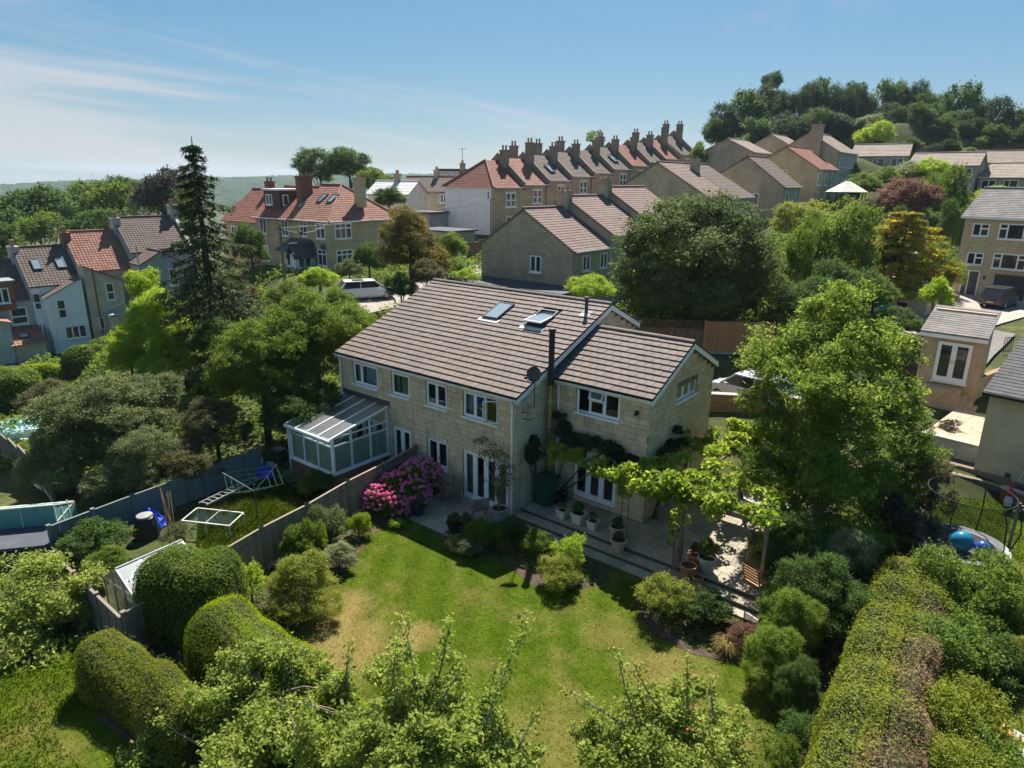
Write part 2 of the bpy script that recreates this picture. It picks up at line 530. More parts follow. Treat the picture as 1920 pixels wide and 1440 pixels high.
# ---- lawn and beds
def lawn_mat(blade=False):
    t = NT('lawn_blades' if blade else 'lawn_grass', .95, .03)
    p = t.world()
    n1 = t.noise(.55, 5, .6, p); n2 = t.noise(7, 5, .7, p); n3 = t.noise(46, 3, .7, p)
    dry = t.m_('MULTIPLY', t.rng(n1, .5, .7, 0, 1), .45)
    def spot(x, y, r, k):
        d = t.n('ShaderNodeVectorMath', operation='DISTANCE'); t.l(p, d.inputs[0]); d.inputs[1].default_value = (x, y, 0)
        dd = t.m_('ADD', d.outputs['Value'], t.m_('MULTIPLY', t.m_('SUBTRACT', n1, .5), 2.4))
        return t.m_('MULTIPLY', t.rng(dd, r * .45, r * 1.15, 1, 0), k)
    for a in ((-.5, -8.0, 1.3, .9), (1.0, -8.7, 1.7, .85), (2.1, -7.4, .7, .85), (6.4, -3.6, 1.0, .4), (8.4, -4.0, 1.3, .6), (7.4, -7.6, 1.5, .4), (9.8, -5.6, 1.7, .65)):
        dry = t.m_('MAXIMUM', dry, spot(*a))
    dry = t.m_('ADD', dry, t.m_('MULTIPLY', t.m_('SUBTRACT', n2, .5), .35), clamp=True)
    n2 = t.m_('ADD', t.m_('MULTIPLY', n2, .55), t.m_('MULTIPLY', t.noise(1.6, 4, .6, p), .45))
    sx_ = t.n('ShaderNodeSeparateXYZ'); t.l(p, sx_.inputs[0]); band = t.m_('SINE', t.m_('MULTIPLY', t.m_('ADD', t.m_('MULTIPLY', sx_.outputs[0], .8), t.m_('MULTIPLY', sx_.outputs[1], .6)), 6.2))
    n2 = t.m_('ADD', n2, t.m_('MULTIPLY', band, .06))
    g = t.ramp(n2, [(.28, (.028, .05, .002)), (.5, (.048, .077, .004)), (.72, (.076, .102, .008))])
    d_ = t.ramp(n2, [(.3, (.15, .11, .035)), (.7, (.22, .165, .065))])
    t.color(t.mix(t.mix(t.rng(n3, .3, .7, 0, 1), g, d_) if False else dry, g, d_)).bump(t.m_('ADD', n3, n2), .4, .03)
    if blade:
        src = t.b.inputs['Base Color'].links[0].from_socket; t.t.links.remove(t.b.inputs['Normal'].links[0])
        tr = t.n('ShaderNodeBsdfTranslucent'); mx = t.n('ShaderNodeMixShader'); mx.inputs[0].default_value = .5; br = t.mix(1.0, src, (1.0, 1.05, .8), 'MULTIPLY')
        t.l(br, tr.inputs[0]); t.l(br, t.b.inputs['Base Color']); t.l(t.b.outputs[0], mx.inputs[1]); t.l(tr.outputs[0], mx.inputs[2]); t.l(mx.outputs[0], t.t.nodes['Material Output'].inputs[0])
    return t.m
M_LAWN = lawn_mat(); M_BLADE = lawn_mat(True)
lawn_pts = [(-5.2, -.4), (-4.4, -5), (-3.4, -9.5), (-3.0, -12.4), (-8.2, -12.9), (-9, -26), (14.2, -26), (12.8, -9), (11.6, -1.2), (9.4, -.55), (.2, -.55), (.2, -.2), (-3.8, -.2)]
def sheet(name, pts, z, mat, kind='structure'):
    b = MB(); b.poly([(x, y, z) for x, y in pts])
    return tag(b.build(name, mat), kind=kind)
sheet('lawn', lawn_pts, .0, M_LAWN)
# blades of the lawn, so that it is not a painted sheet
def in_poly(x, y, pts):
    c = np.zeros(x.shape, bool); j = len(pts) - 1
    for i in range(len(pts)):
        xi, yi = pts[i]; xj, yj = pts[j]
        t_ = ((yi > y) != (yj > y)) & (x < (xj - xi) * (y - yi) / (yj - yi + 1e-12) + xi)
        c ^= t_; j = i
    return c
def grass(name, pts, z, n, h, mat, label, seed=1, zfun=None):
    rs = np.random.RandomState(seed)
    xs = [p[0] for p in pts]; ys = [p[1] for p in pts]
    x = rs.uniform(min(xs), max(xs), n * 2); y = rs.uniform(min(ys), max(ys), n * 2)
    k = in_poly(x, y, pts); x = x[k][:n]; y = y[k][:n]; n = len(x)
    zz_ = np.full(n, z) if zfun is None else zfun(x, y)
    a = rs.uniform(0, 6.28, n); w = rs.uniform(.012, .022, n); hh = h * rs.uniform(.5, 1.3, n); ln = rs.normal(0, .5, (n, 2)) * hh[:, None]
    v = np.empty((n, 3, 3))
    v[:, 0] = np.stack([x - np.cos(a) * w, y - np.sin(a) * w, zz_], -1)
    v[:, 1] = np.stack([x + np.cos(a) * w, y + np.sin(a) * w, zz_], -1)
    v[:, 2] = np.stack([x + ln[:, 0], y + ln[:, 1], zz_ + hh], -1)
    return tag(link(name, fast_mesh(name, v.reshape(-1, 3), np.arange(n * 3).reshape(-1, 3), mat)), label, 'grass', kind='stuff')
grass('grass', [(-4.4, -1), (-3.4, -9.5), (-3.0, -12.4), (-2, -15), (11, -15), (12.4, -9), (11.6, -1.2), (9.4, -.6), (.2, -.6)], 0, 75000, .017, M_BLADE, 'short mown grass of the back lawn, part green and part dried')
grass('grass', [(-9, -13), (-2.6, -13), (-2, -15), (4, -15), (8, -15), (8, -20), (-9, -26)], 0, 80000, .05, M_BLADE, 'longer grass in the shaded lower left corner', 2)
M_BED = plain('bed_soil', (.075, .055, .038), .95, .1, .45, 5)
for k, pts in enumerate((
        [(-1.5, -2.75), (-.2, -3.3), (1.5, -2.6), (3.2, -3.2), (4.6, -2.3), (5.0, -1.2), (4.2, -.66), (.1, -.66), (-.2, -1.2), (-1.3, -2.3)],
        [(-5.1, -.5), (-4.9, -3), (-3.8, -9.8), (-1.2, -9.4), (-1.6, -7), (-3.2, -4.4), (-3.4, -3.0), (-3.75, -2.4), (-3.75, -.3)],
        [(6.4, -.75), (6.0, -1.6), (7.2, -2.9), (8.6, -3.0), (9.6, -2.6), (10.2, -1.0), (11, .4), (11.4, -1.4), (11.9, -8.5), (12.6, -9), (12, 1), (9.6, 1), (9.4, -.75)],
        [(-3.3, -9.8), (-3.1, -12.6), (-1.5, -14.2), (3.4, -13.6), (4.2, -10.9), (-.6, -10.0)])):
    sheet('flower_bed', pts, .006 + .001 * k, M_BED)

# ---- paving: each slab a piece
def slab_mat():
    t = NT('paving_stone', .85, .2)
    r = t.rnd(); n = t.noise(5, 5, .6)
    c = t.ramp(r, [(.1, (.27, .235, .18)), (.5, (.33, .285, .215)), (.9, (.37, .31, .24))])
    t.color(t.mix(t.rng(n, .42, .75, 0, .55), c, (.15, .135, .1))).bump(n, .3, .01)
    return t.m
M_SLAB = slab_mat()
M_JOINT = plain('paving_joint', (.09, .08, .06), .95, .1, .3)
def unit_slab(name, mat, bev=.012):
    bm = bmesh.new(); bmesh.ops.create_cube(bm, size=1)
    bmesh.ops.bevel(bm, geom=[e for e in bm.edges if e.verts[0].co.z > 0 and e.verts[1].co.z > 0], offset=bev, segments=1, affect='EDGES')
    m = bpy.data.meshes.new(name); bm.to_mesh(m); bm.free(); m.materials.append(mat)
    return m
SLAB = unit_slab('paving_slab', M_SLAB)
def pave(parent, x0, x1, y0, y1, z, sx, sy, skip=None, th=.04, stagger=True, name='paving_slab', mesh=None):
    r = 0; y = y0
    while y < y1 - .05:
        h = min(sy, y1 - y); x = x0 - (sx * .5 if stagger and r % 2 else 0)
        while x < x1 - .02:
            a = max(x, x0); b = min(x + sx, x1); x += sx
            if b - a < .06 or (skip and skip((a + b) / 2, y + h / 2)):
                continue
            o = link(name, mesh or SLAB, parent)
            o.location = ((a + b) / 2, y + h / 2, z - th / 2 + rng.uniform(-.003, .003)); o.scale = (b - a - .016, h - .016, th)
        y += h; r += 1
lp = tag(MB().box(-3.7, .0, -2.7, -.0, -.1, .012).build('lower_patio', M_JOINT), kind='structure')
pave(lp, -3.7, .0, -2.7, 0, .045, .62, .62, lambda x, y: x < -3.0 and y < -2.3)
up = tag(MB().box(.004, 9.45, .31, 2.16, -.1, .3).box(4.27, 9.45, 2.16, 8.2, -.1, .3).build('upper_patio', M_JOINT), kind='structure')
pave(up, .01, 9.45, .3, 2.16, .342, .6, .62)
pave(up, 4.28, 9.45, 2.16, 8.2, .342, .6, .62)
st = tag(MB().box(.0, 9.5, -.15, .305, -.1, .15).box(.0, 9.5, -.58, -.15, -.1, .02).box(.002, 9.5, .285, .305, .1, .3).build('garden_steps', M_JOINT), kind='structure')
pave(st, .0, 9.5, -.16, .29, .2, .62, .45, stagger=False, th=.05, name='tread')
pave(st, .0, 9.5, -.6, -.16, .06, .62, .44, stagger=False, th=.05, name='tread')

# ================================================================== MAIN HOUSE
def block_mat(name, stops, dirt=.35):
    t = NT(name, .9, .15)
    r = t.rnd(); n = t.noise(2.2, 6, .62, t.world()); n2 = t.noise(28, 4, .6, t.world())
    c = t.ramp(r, stops)
    c = t.mix(t.rng(n, .48, .78, 0, dirt), c, (.16, .13, .085))
    mpn = t.n('ShaderNodeMapping'); mpn.inputs['Scale'].default_value = (3.0, 3.0, .22); t.l(t.world(), mpn.inputs[0])
    c = t.mix(t.rng(t.noise(1.6, 5, .6, mpn.outputs[0]), .52, .75, 0, .45), c, (.2, .17, .12))
    t.color(c).bump(n2, .5, .012)
    return t.m
M_BLOCK = block_mat('bath_stone_block', [(.05, (.54, .415, .275)), (.4, (.62, .485, .325)), (.75, (.66, .525, .36)), (.97, (.57, .455, .33))])
M_MORTAR = plain('stone_mortar', (.2, .165, .11), .95, .1, .3)
def tile_mat():
    t = NT('brown_concrete_tile', .78, .3)
    r = t.rnd(); n = t.noise(11, 6, .65, t.world()); n0 = t.noise(.6, 5, .6, t.world()); n3 = t.noise(60, 3, .6, t.world())
    c = t.ramp(r, [(.04, (.138, .106, .09)), (.5, (.152, .117, .098)), (.95, (.165, .128, .109))])
    c = t.mix(t.rng(n0, .5, .8, 0, .5), c, (.1, .09, .082))
    c = t.mix(t.rng(n, .65, .72, 0, .5), c, (.34, .32, .26)); c = t.mix(t.rng(t.noise(2.2, 6, .7, t.world()), .5, .72, 0, .4), c, (.085, .07, .06))          # lichen
    t.color(c).bump(n3, .35, .01)
    return t.m
M_TILE = tile_mat()
house = thing('semi_detached_house', 'two-storey pale stone house with brown tiled roof, skylights and black flue, behind the lawn', 'house')
BLK = unit_slab('stone_block', M_BLOCK, .02)
TIL = unit_slab('roof_tile', M_TILE, .0)
H_, L_, D_, HR_ = 4.85, 10.25, 6.24, 7.44          # eave, length, ridge depth, ridge height
DB_, HB_ = 8.8, 6.27                               # rear eave
E_, HE_, W_, DE_, HRE_, DBE_, HBE_ = 2.2, 5.16, 4.25, 5.18, 6.64, 7.6, 5.42
pieces = []          # (kind, matrix, size, rank) sorted later
def blocks_on(org, ud, length, z0, z1, holes, zmax=None, ch=.232, seed=1, rank=1.):
    """coursed stone on a wall: org corner, ud unit direction, holes (u0,u1,z0,z1), zmax(u) for gables"""
    r = random.Random(seed); ud = Vector(ud); nrm = Vector((ud.y, -ud.x, 0))
    z = z0; k = 0; seq = [.232, .232, .16, .232, .19]
    while z < z1 - .03:
        h = min(seq[k % 5] if rank >= 1 else ch, z1 - z); k += 1
        cuts = [(a, b) for a, b, c, d in holes if c < z + h - .02 and d > z + .02]
        u = -r.uniform(0, .3)
        while u < length:
            w = r.choice((.34, .46, .46, .62, .3)); a = max(0, u); b = min(length, u + w); u += w
            segs = [(a, b)]
            for c, d in cuts:
                ns = []
                for s, e in segs:
                    if e <= c or s >= d: ns.append((s, e))
                    else:
                        if s < c: ns.append((s, c))
                        if e > d: ns.append((d, e))
                segs = ns
            for c, d, zc, zd in holes:           # slips over heads and under sills
                if zc < z + h - .02 and zd > z + .02 and a < d and b > c:
                    for p0, p1 in ((z, zc), (zd, z + h)):
                        if p1 - p0 > .03 and p0 >= z - .001 and p1 <= z + h + .001:
                            s_, e_ = max(a, c), min(b, d)
                            if e_ - s_ > .04:
                                c_ = Vector(org) + ud * ((s_ + e_) / 2)
                                pieces.append((c_ + Vector((0, 0, (p0 + p1) / 2)), math.atan2(ud.y, ud.x), (e_ - s_ - .012, .03, p1 - p0 - .012), rank))
            for s, e in segs:
                if e - s < .05: continue
                if zmax is not None and z + h > zmax(s) and z + h > zmax(e): continue
                if zmax is not None and (z + h > zmax(s) or z + h > zmax(e)) :
                    if z + h > max(zmax(s), zmax(e)) + .0: continue
                    # trim to the part below the rake
                    t_ = np.linspace(s, e, 9); ok = [q for q in t_ if zmax(q) >= z + h]
                    if len(ok) < 2: continue
                    s, e = ok[0], ok[-1]
                c_ = Vector(org) + ud * ((s + e) / 2) + nrm * (.0 + r.uniform(-.003, .003))
                pieces.append((c_ + Vector((0, 0, z + h / 2)), math.atan2(ud.y, ud.x), (e - s - .014, .03, h - .014), rank))
        z += h
def wall_panel(mb, org, ud, length, z0, z1, holes, depth=.16):
    """wall face with openings and their reveals"""
    ud = Vector(ud); org = Vector(org); nin = Vector((-ud.y, ud.x, 0))
    us = sorted({0, length, *[h[0] for h in holes], *[h[1] for h in holes]}); zs = sorted({z0, z1, *[h[2] for h in holes], *[h[3] for h in holes]})
    p = lambda u, z, d=0: org + ud * u + nin * d + Vector((0, 0, z))
    for i in range(len(us) - 1):
        for j in range(len(zs) - 1):
            cu = (us[i] + us[i + 1]) / 2; cz_ = (zs[j] + zs[j + 1]) / 2
            if any(h[0] < cu < h[1] and h[2] < cz_ < h[3] for h in holes): continue
            mb.quad(p(us[i], zs[j]), p(us[i + 1], zs[j]), p(us[i + 1], zs[j + 1]), p(us[i], zs[j + 1]))
    for a, b, c, d in holes:
        mb.quad(p(a, c), p(a, d), p(a, d, depth), p(a, c, depth)); mb.quad(p(b, d), p(b, c), p(b, c, depth), p(b, d, depth))
        mb.quad(p(a, d), p(b, d), p(b, d, depth), p(a, d, depth)); mb.quad(p(b, c), p(a, c), p(a, c, depth), p(b, c, depth))
# openings as measured on the facade (x, x, z, z)
FW = [(-9.34, -7.69, 3.6, 4.58), (-6.79, -5.69, 3.6, 4.58), (-4.7, -3.53, 3.58, 4.58), (-2.64, -.86, 3.56, 4.58), (-4.7, -3.54, .95, 2.12), (-2.68, -.34, .06, 2.13), (-6.84, -5.69, .06, 2.14), (-9.6, -7.4, .06, 2.1)]
EW = [(1.16, 3.04, 4.02, 5.0), (1.16, 3.05, .52, 2.55)]
SW = [(4.22 - E_, 6.01 - E_, 4.5, 5.25), (5.4 - E_, 6.15 - E_, .5, 2.45)]
wb = MB()
fh = [(a + L_, b + L_, c, d) for a, b, c, d in FW]
wall_panel(wb, (-L_, 0, 0), (1, 0, 0), L_, -.2, H_ - .12, fh)
wall_panel(wb, (0, E_, 0), (1, 0, 0), W_, 0, HE_ - .12, [(a, b, c, d) for a, b, c, d in EW])
wall_panel(wb, (W_, E_, 0), (0, 1, 0), DBE_ - E_, 0, HE_ - .12, SW)
def rake_main(y):
    return (H_ - .12 + (HR_ - H_) / D_ * y) if y < D_ else (HB_ - .1 + (HR_ - HB_) / (DB_ - D_) * (DB_ - y))
def rake_ext(y):
    return (HE_ - .12 + (HRE_ - HE_) / (DE_ - E_) * (y - E_)) if y < DE_ else (HBE_ - .1 + (HRE_ - HBE_) / (DBE_ - DE_) * (DBE_ - y))
wb.poly([(0, 0, -.2), (0, DB_ - .1, -.2), (0, DB_ - .1, rake_main(DB_ - .1) - .06), (0, D_, HR_ - .18), (0, 0, H_ - .12)])
wb.poly([(-L_, 0, -.2), (-L_, 0, H_ - .12), (-L_, D_, HR_ - .18), (-L_, DB_ - .1, rake_main(DB_ - .1) - .06), (-L_, DB_ - .1, -.2)])
wb.poly([(W_, E_, HE_ - .12), (W_, DBE_, HE_ - .12), (W_, DBE_, HBE_ - .16), (W_, DE_, HRE_ - .18)])
wb.quad((0, DB_ - .1, -.2), (-L_, DB_ - .1, -.2), (-L_, DB_ - .1, HB_ - .12), (0, DB_ - .1, HB_ - .12))
wb.quad((W_, DBE_, 0), (0, DBE_, 0), (0, DBE_, HBE_ - .12), (W_, DBE_, HBE_ - .12))
wall = wb.build('wall', M_MORTAR, house)
# floors and dividing walls inside keep the rooms dark
fb = MB().box(-L_ + .02, -.02, .2, DB_ - .2, 2.55, 2.75).box(-L_ + .02, -.02, .2, DB_ - .2, -.15, .03).box(-5.25, -5.1, .2, DB_ - .2, .03, 2.55).box(-5.25, -5.1, .2, DB_ - .2, 2.75, 4.9)
fb.box(.02, W_ - .02, E_ + .2, DBE_ - .1, 2.95, 3.15).box(.02, W_ - .02, E_ + .2, DBE_ - .1, .2, .48).box(-L_ + .02, -.02, 3.6, 3.7, .03, 2.55).box(-L_ + .02, -.02, 3.6, 3.7, 2.75, 5.4)
fb.build('interior_floor', plain('interior_plaster', (.35, .32, .28), .9, .1, .1), house)
# stone courses
blocks_on((-L_, 0, 0), (1, 0, 0), L_, .0, H_ - .13, fh, seed=3, rank=1)
blocks_on((0, E_, 0), (1, 0, 0), W_, .34, HE_ - .13, EW, seed=5, rank=1.2)
blocks_on((W_, E_, 0), (0, 1, 0), DBE_ - E_, .34, HRE_ - .2, SW, zmax=lambda u: rake_ext(E_ + u) - .03, seed=8, rank=.8)
blocks_on((0, 0, 0), (0, 1, 0), E_, .0, 5.7, [], zmax=lambda u: rake_main(u) - .03, seed=9, rank=.6)
blocks_on((0, 4.6, 0), (0, 1, 0), DB_ - 4.75, 5.2, HR_ - .2, [], zmax=lambda u: rake_main(4.6 + u) - .05, seed=11, rank=.5)
rng2 = random.Random(4)
pieces.sort(key=lambda p: -(p[2][0] * p[2][2] * p[3]))
jb = MB()
for k, (c, a, s, _) in enumerate(pieces):
    if k < 300:
        o = link('stone_block', BLK, wall); o.location = c; o.rotation_euler = (0, 0, a); o.scale = s
    else:
        M = Matrix.Translation(c) @ Matrix.Rotation(a, 4, 'Z')
        jb.box(-s[0] / 2, s[0] / 2, -s[1] / 2, s[1] / 2, -s[2] / 2, s[2] / 2, M)
tag(jb.build('stone_courses', M_BLOCK, wall), kind='stuff')
# ---- roofs
rngt = random.Random(12)
def roof_slope(parent, a, b, c, d, gauge, tw, under, single, thick=.034, lift=.04):
    """a,b eave corners, d above a and c above b on the ridge; tiles as pieces"""
    a, b, c, d = map(Vector, (a, b, c, d))
    ex = (b - a).normalized(); up_ = (d - a); Ls = up_.length; up_.normalize(); nrm = ex.cross(up_).normalized()
    rows = max(1, round(Ls / gauge)); g = Ls / rows; out = []
    for i in range(rows):
        W = (b - a).length; n = max(1, round(W / tw)); w = W / n
        off = w / 2 if i % 2 else 0
        x = -off
        while x < W - .01:
            s = max(0, x); e = min(W, x + w); x += w
            if e - s < .05: continue
            tilt = lift / g
            upt = (up_ - nrm * tilt).normalized(); nt_ = ex.cross(upt).normalized()
            org = a + ex * ((s + e) / 2) + up_ * (i * g + g / 2) + nrm * (lift * .5 + thick / 2)
            M = Matrix(((ex.x, upt.x, nt_.x, org.x), (ex.y, upt.y, nt_.y, org.y), (ex.z, upt.z, nt_.z, org.z), (0, 0, 0, 1)))
            M = M @ Matrix.Translation((0, 0, rngt.uniform(-.004, .004))) @ Matrix.Rotation(rngt.uniform(-.006, .006), 4, 'Z') @ Matrix.Rotation(rngt.uniform(-.003, .003), 4, 'Y')
            out.append((M, (e - s - .013, g * 1.03, thick)))
    return out
roof_b = MB()
ov = .14
A = ((-L_ - ov, -.16, H_), (ov, -.16, H_), (ov, D_, HR_), (-L_ - ov, D_, HR_))
B = ((ov, DB_, HB_), (-L_ - ov, DB_, HB_), (-L_ - ov, D_, HR_), (ov, D_, HR_))
EA = ((.0, E_ - .16, HE_), (W_ + ov, E_ - .16, HE_), (W_ + ov, DE_, HRE_), (.0, DE_, HRE_))
EB = ((W_ + ov, DBE_ + .1, HBE_), (0, DBE_ + .1, HBE_), (0, DE_, HRE_), (W_ + ov, DE_, HRE_))
def slab_roof(mb, q, th=.1):
    q = [Vector(p) for p in q]; dn = Vector((0, 0, -th))
    mb.quad(*q); lo = [p + dn for p in q]
    mb.quad(*lo[::-1])
    for i in range(4):
        j = (i + 1) % 4; mb.quad(q[i], lo[i], lo[j], q[j])
for q in (A, B, EA, EB):
    slab_roof(roof_b, q)
M_FELT = plain('roof_underlay', (.035, .03, .028), .9, .1, .3)
roof = roof_b.build('roof', M_FELT, house)
alltiles = [(t, 1) for t in roof_slope(roof, *A, .335, .33, None, 0)] + [(t, 1.0) for t in roof_slope(roof, *EA, .32, .33, None, 0)]
reart = roof_slope(roof, *B, .335, .33, None, 0) + roof_slope(roof, *EB, .335, .33, None, 0)
SKY = [(-5.03, -4.16, 3.9, 5.12), (-2.66, -1.74, 3.85, 5.1)]
def blocked(t):
    p = t[0].translation
    return any(x0 - .02 < p.x < x1 + .02 and y0 - .12 < p.y < y1 + .12 and p.z > 6 for x0, x1, y0, y1 in SKY)
alltiles = [t for t, _ in alltiles if not blocked(t)]
cv = Vector(CAM)
alltiles.sort(key=lambda t: (t[0].translation - cv).length)
tb = MB()
for k, (M, s) in enumerate(alltiles):
    if k < 300:
        o = link('roof_tile', TIL, roof); o.matrix_local = M @ Matrix.Diagonal((*s, 1))
    else:
        tb.box(-s[0] / 2, s[0] / 2, -s[1] / 2, s[1] / 2, -s[2] / 2, s[2] / 2, M)
for M, s in reart:
    tb.box(-s[0] / 2, s[0] / 2, -s[1] / 2, s[1] / 2, -s[2] / 2, s[2] / 2, M)
tag(tb.build('tile_courses', M_TILE, roof), kind='stuff')
# replaced rusty tiles
t2 = NT('rusty_tile', .85, .2); t2.color(t2.mix(t2.noise(5), (.13, .085, .065), (.19, .11, .075)))
sl = (HR_ - H_) / (D_ + .16); rowv = lambda y: H_ + (y + .16) * sl
rb = []
for x, y in ((-3.6, 1.72), (-3.27, 1.72), (-2.95, 1.72), (-2.4, 1.40), (-4.1, 1.72), (-2.55, 2.33)):
    Lv = Vector((0, 1, sl)).normalized(); nv = Vector((0, -sl, 1)).normalized()
    M = Matrix(((1, 0, 0, x), (0, Lv.y, nv.y, y), (0, Lv.z, nv.z, rowv(y) + .052), (0, 0, 0, 1)))
    rb = MB().box(-.155, .155, -.14, .155, -.006, .006, M); rb.build('replaced_tile', t2.m, roof)
# ridge tiles
def ridge(parent, a, b, n, rad, mat):
    a = Vector(a); b = Vector(b)
    for k in range(n):
        p = a.lerp(b, k / n); q = a.lerp(b, (k + .985) / n)
        m = MB(); ex = (q - p); s = []
        side = ex.normalized().cross(Vector((0, 0, 1)))
        for e, pt in ((0, p), (1, q)):
            for i in range(7):
                an = math.pi * i / 6
                s.append(pt + side * (math.cos(an) * rad) + Vector((0, 0, math.sin(an) * rad * .75 - .01)))
        for i in range(6):
            m.quad(s[i], s[i + 1], s[i + 8], s[i + 7])
        m.poly(s[:7][::-1]); m.poly(s[7:])
        m.build('ridge_tile', mat, parent)
ridge(roof, (-L_ - ov, D_, HR_ + .03), (ov, D_, HR_ + .03), 24, .13, M_TILE)
ridge(roof, (.02, DE_, HRE_ + .03), (W_ + ov, DE_, HRE_ + .03), 10, .13, M_TILE)
# fascia, gutters, barge boards, pipes
def gutter(parent, a, b, r=.06, mat=M_WHITE, name='gutter'):
    m = MB(); a = Vector(a); b = Vector(b); side = (b - a).normalized().cross(Vector((0, 0, 1)))
    s = []
    for rr in (r, r * .82):
        for pt in (a, b):
            for i in range(7):
                an = math.pi + math.pi * i / 6
                s.append(pt + side * (math.cos(an) * rr) + Vector((0, 0, math.sin(an) * rr)))
    for i in range(6):
        m.quad(s[i], s[i + 1], s[i + 8], s[i + 7]); m.quad(s[14 + i + 1], s[14 + i], s[14 + i + 7], s[14 + i + 8])
    for o in (0, 7):
        m.poly(s[o:o + 7])
    m.quad(s[0], s[7], s[21], s[14]); m.quad(s[6], s[20], s[27], s[13])
    return m.build(name, mat, parent)
MB().box(-L_ - ov, ov - .03, -.075, -.045, H_ - .2, H_ - .05).build('fascia', M_WHITE, house)
MB().box(.03, W_ + ov - .03, E_ - .075, E_ - .045, HE_ - .2, HE_ - .05).build('fascia', M_WHITE, house)
gutter(house, (-L_ - ov, -.2, H_ - .03), (ov, -.2, H_ - .03))
gutter(house, (.06, E_ - .2, HE_ - .03), (W_ + ov, E_ - .2, HE_ - .03))
def barge(parent, pts, x, out=.03, h=.2, mat=M_WHITE):
    m = MB()
    for p, q in zip(pts[:-1], pts[1:]):
        a0 = Vector((x, p[0], p[1] - .03)); b0 = Vector((x, q[0], q[1] - .03)); d = Vector((0, 0, -h)); o = Vector((out, 0, 0))
        m.quad(a0 + o, a0 + d + o, b0 + d + o, b0 + o); m.quad(a0, b0, b0 + d, a0 + d)
        m.quad(a0, a0 + o, b0 + o, b0); m.quad(a0 + d, b0 + d, b0 + d + o, a0 + d + o); m.quad(a0, a0 + d, a0 + d + o, a0 + o); m.quad(b0, b0 + o, b0 + d + o, b0 + d)
    return m.build('barge_board', mat, parent)
barge(house, [(-.16, H_), (D_, HR_), (DB_, HB_)], ov - .02)
barge(house, [(-.16, H_), (D_, HR_), (DB_, HB_)], -L_ - ov - .01)
barge(house, [(E_ - .16, HE_), (DE_, HRE_), (DBE_ + .1, HBE_)], W_ + ov - .02)
def pipe(parent, pts, r, mat, name='downpipe', n=8):
    return MB().tube(pts, r, n).build(name, mat, parent, smooth=False)
pipe(house, [(-.13, -.2, H_ - .09), (-.13, -.09, H_ - .3), (-.13, -.09, .05)], .042, M_WHITE)
pipe(house, [(-L_ + .1, -.2, H_ - .09), (-L_ + .1, -.09, H_ - .3), (-L_ + .1, -.09, .05)], .042, M_WHITE)
pipe(house, [(.4, E_ - .2, HE_ - .09), (.4, E_ - .09, HE_ - .3), (.4, E_ - .09, .36)], .042, M_WHITE)
M_BRASS = plain('stained_steel_flue', (.36, .3, .14), .35, .5, .4, 3, .75)
fl = pipe(house, [(.27, 1.75, 1.2), (.27, 1.75, 5.0)], .095, M_BRASS, 'flue', 14)
MB().tube([(.27, 1.75, 4.98), (.27, 1.75, 7.1)], .115, 14).tube([(.27, 1.75, 7.05), (.27, 1.75, 7.16)], .14, 14).build('flue_sleeve', M_BLACK, fl)
MB().tube([(.27, 1.75, 3.3), (.27, 1.75, 3.36)], .12, 14).tube([(.27, 1.75, 4.3), (.27, 1.75, 4.36)], .12, 14).build('flue_collar', M_STEEL, fl)
sp = pipe(house, [(-.53, 5.3, 6.95), (-.53, 5.3, 7.75)], .075, M_DKGREY, 'vent_pipe', 12)
MB().tube([(-.53, 5.3, 7.72), (-.53, 5.3, 7.8)], .1, 12).build('vent_cap', M_BLACK, sp)
MB().box(-.75, -.3, 5.0, 5.45, 0, .012, Matrix.Translation((0, 0, 0)) @ Matrix(((1, 0, 0, 0), (0, 1, 0, 0), (0, sl, 1, rowv(0) + .06), (0, 0, 0, 1)))).build('lead_flashing', plain('lead', (.28, .29, .31), .6, .4, .25), sp)
# soil/overflow details
for x, z in ((3.75, 4.55),):
    MB().box(x - .06, x + .06, E_ - .1, E_ - .02, z - .09, z + .06).tube([(x, E_ - .1, z - .02), (x, E_ - .2, z - .07)], .05, 8).build('security_light', M_BLACK, house)
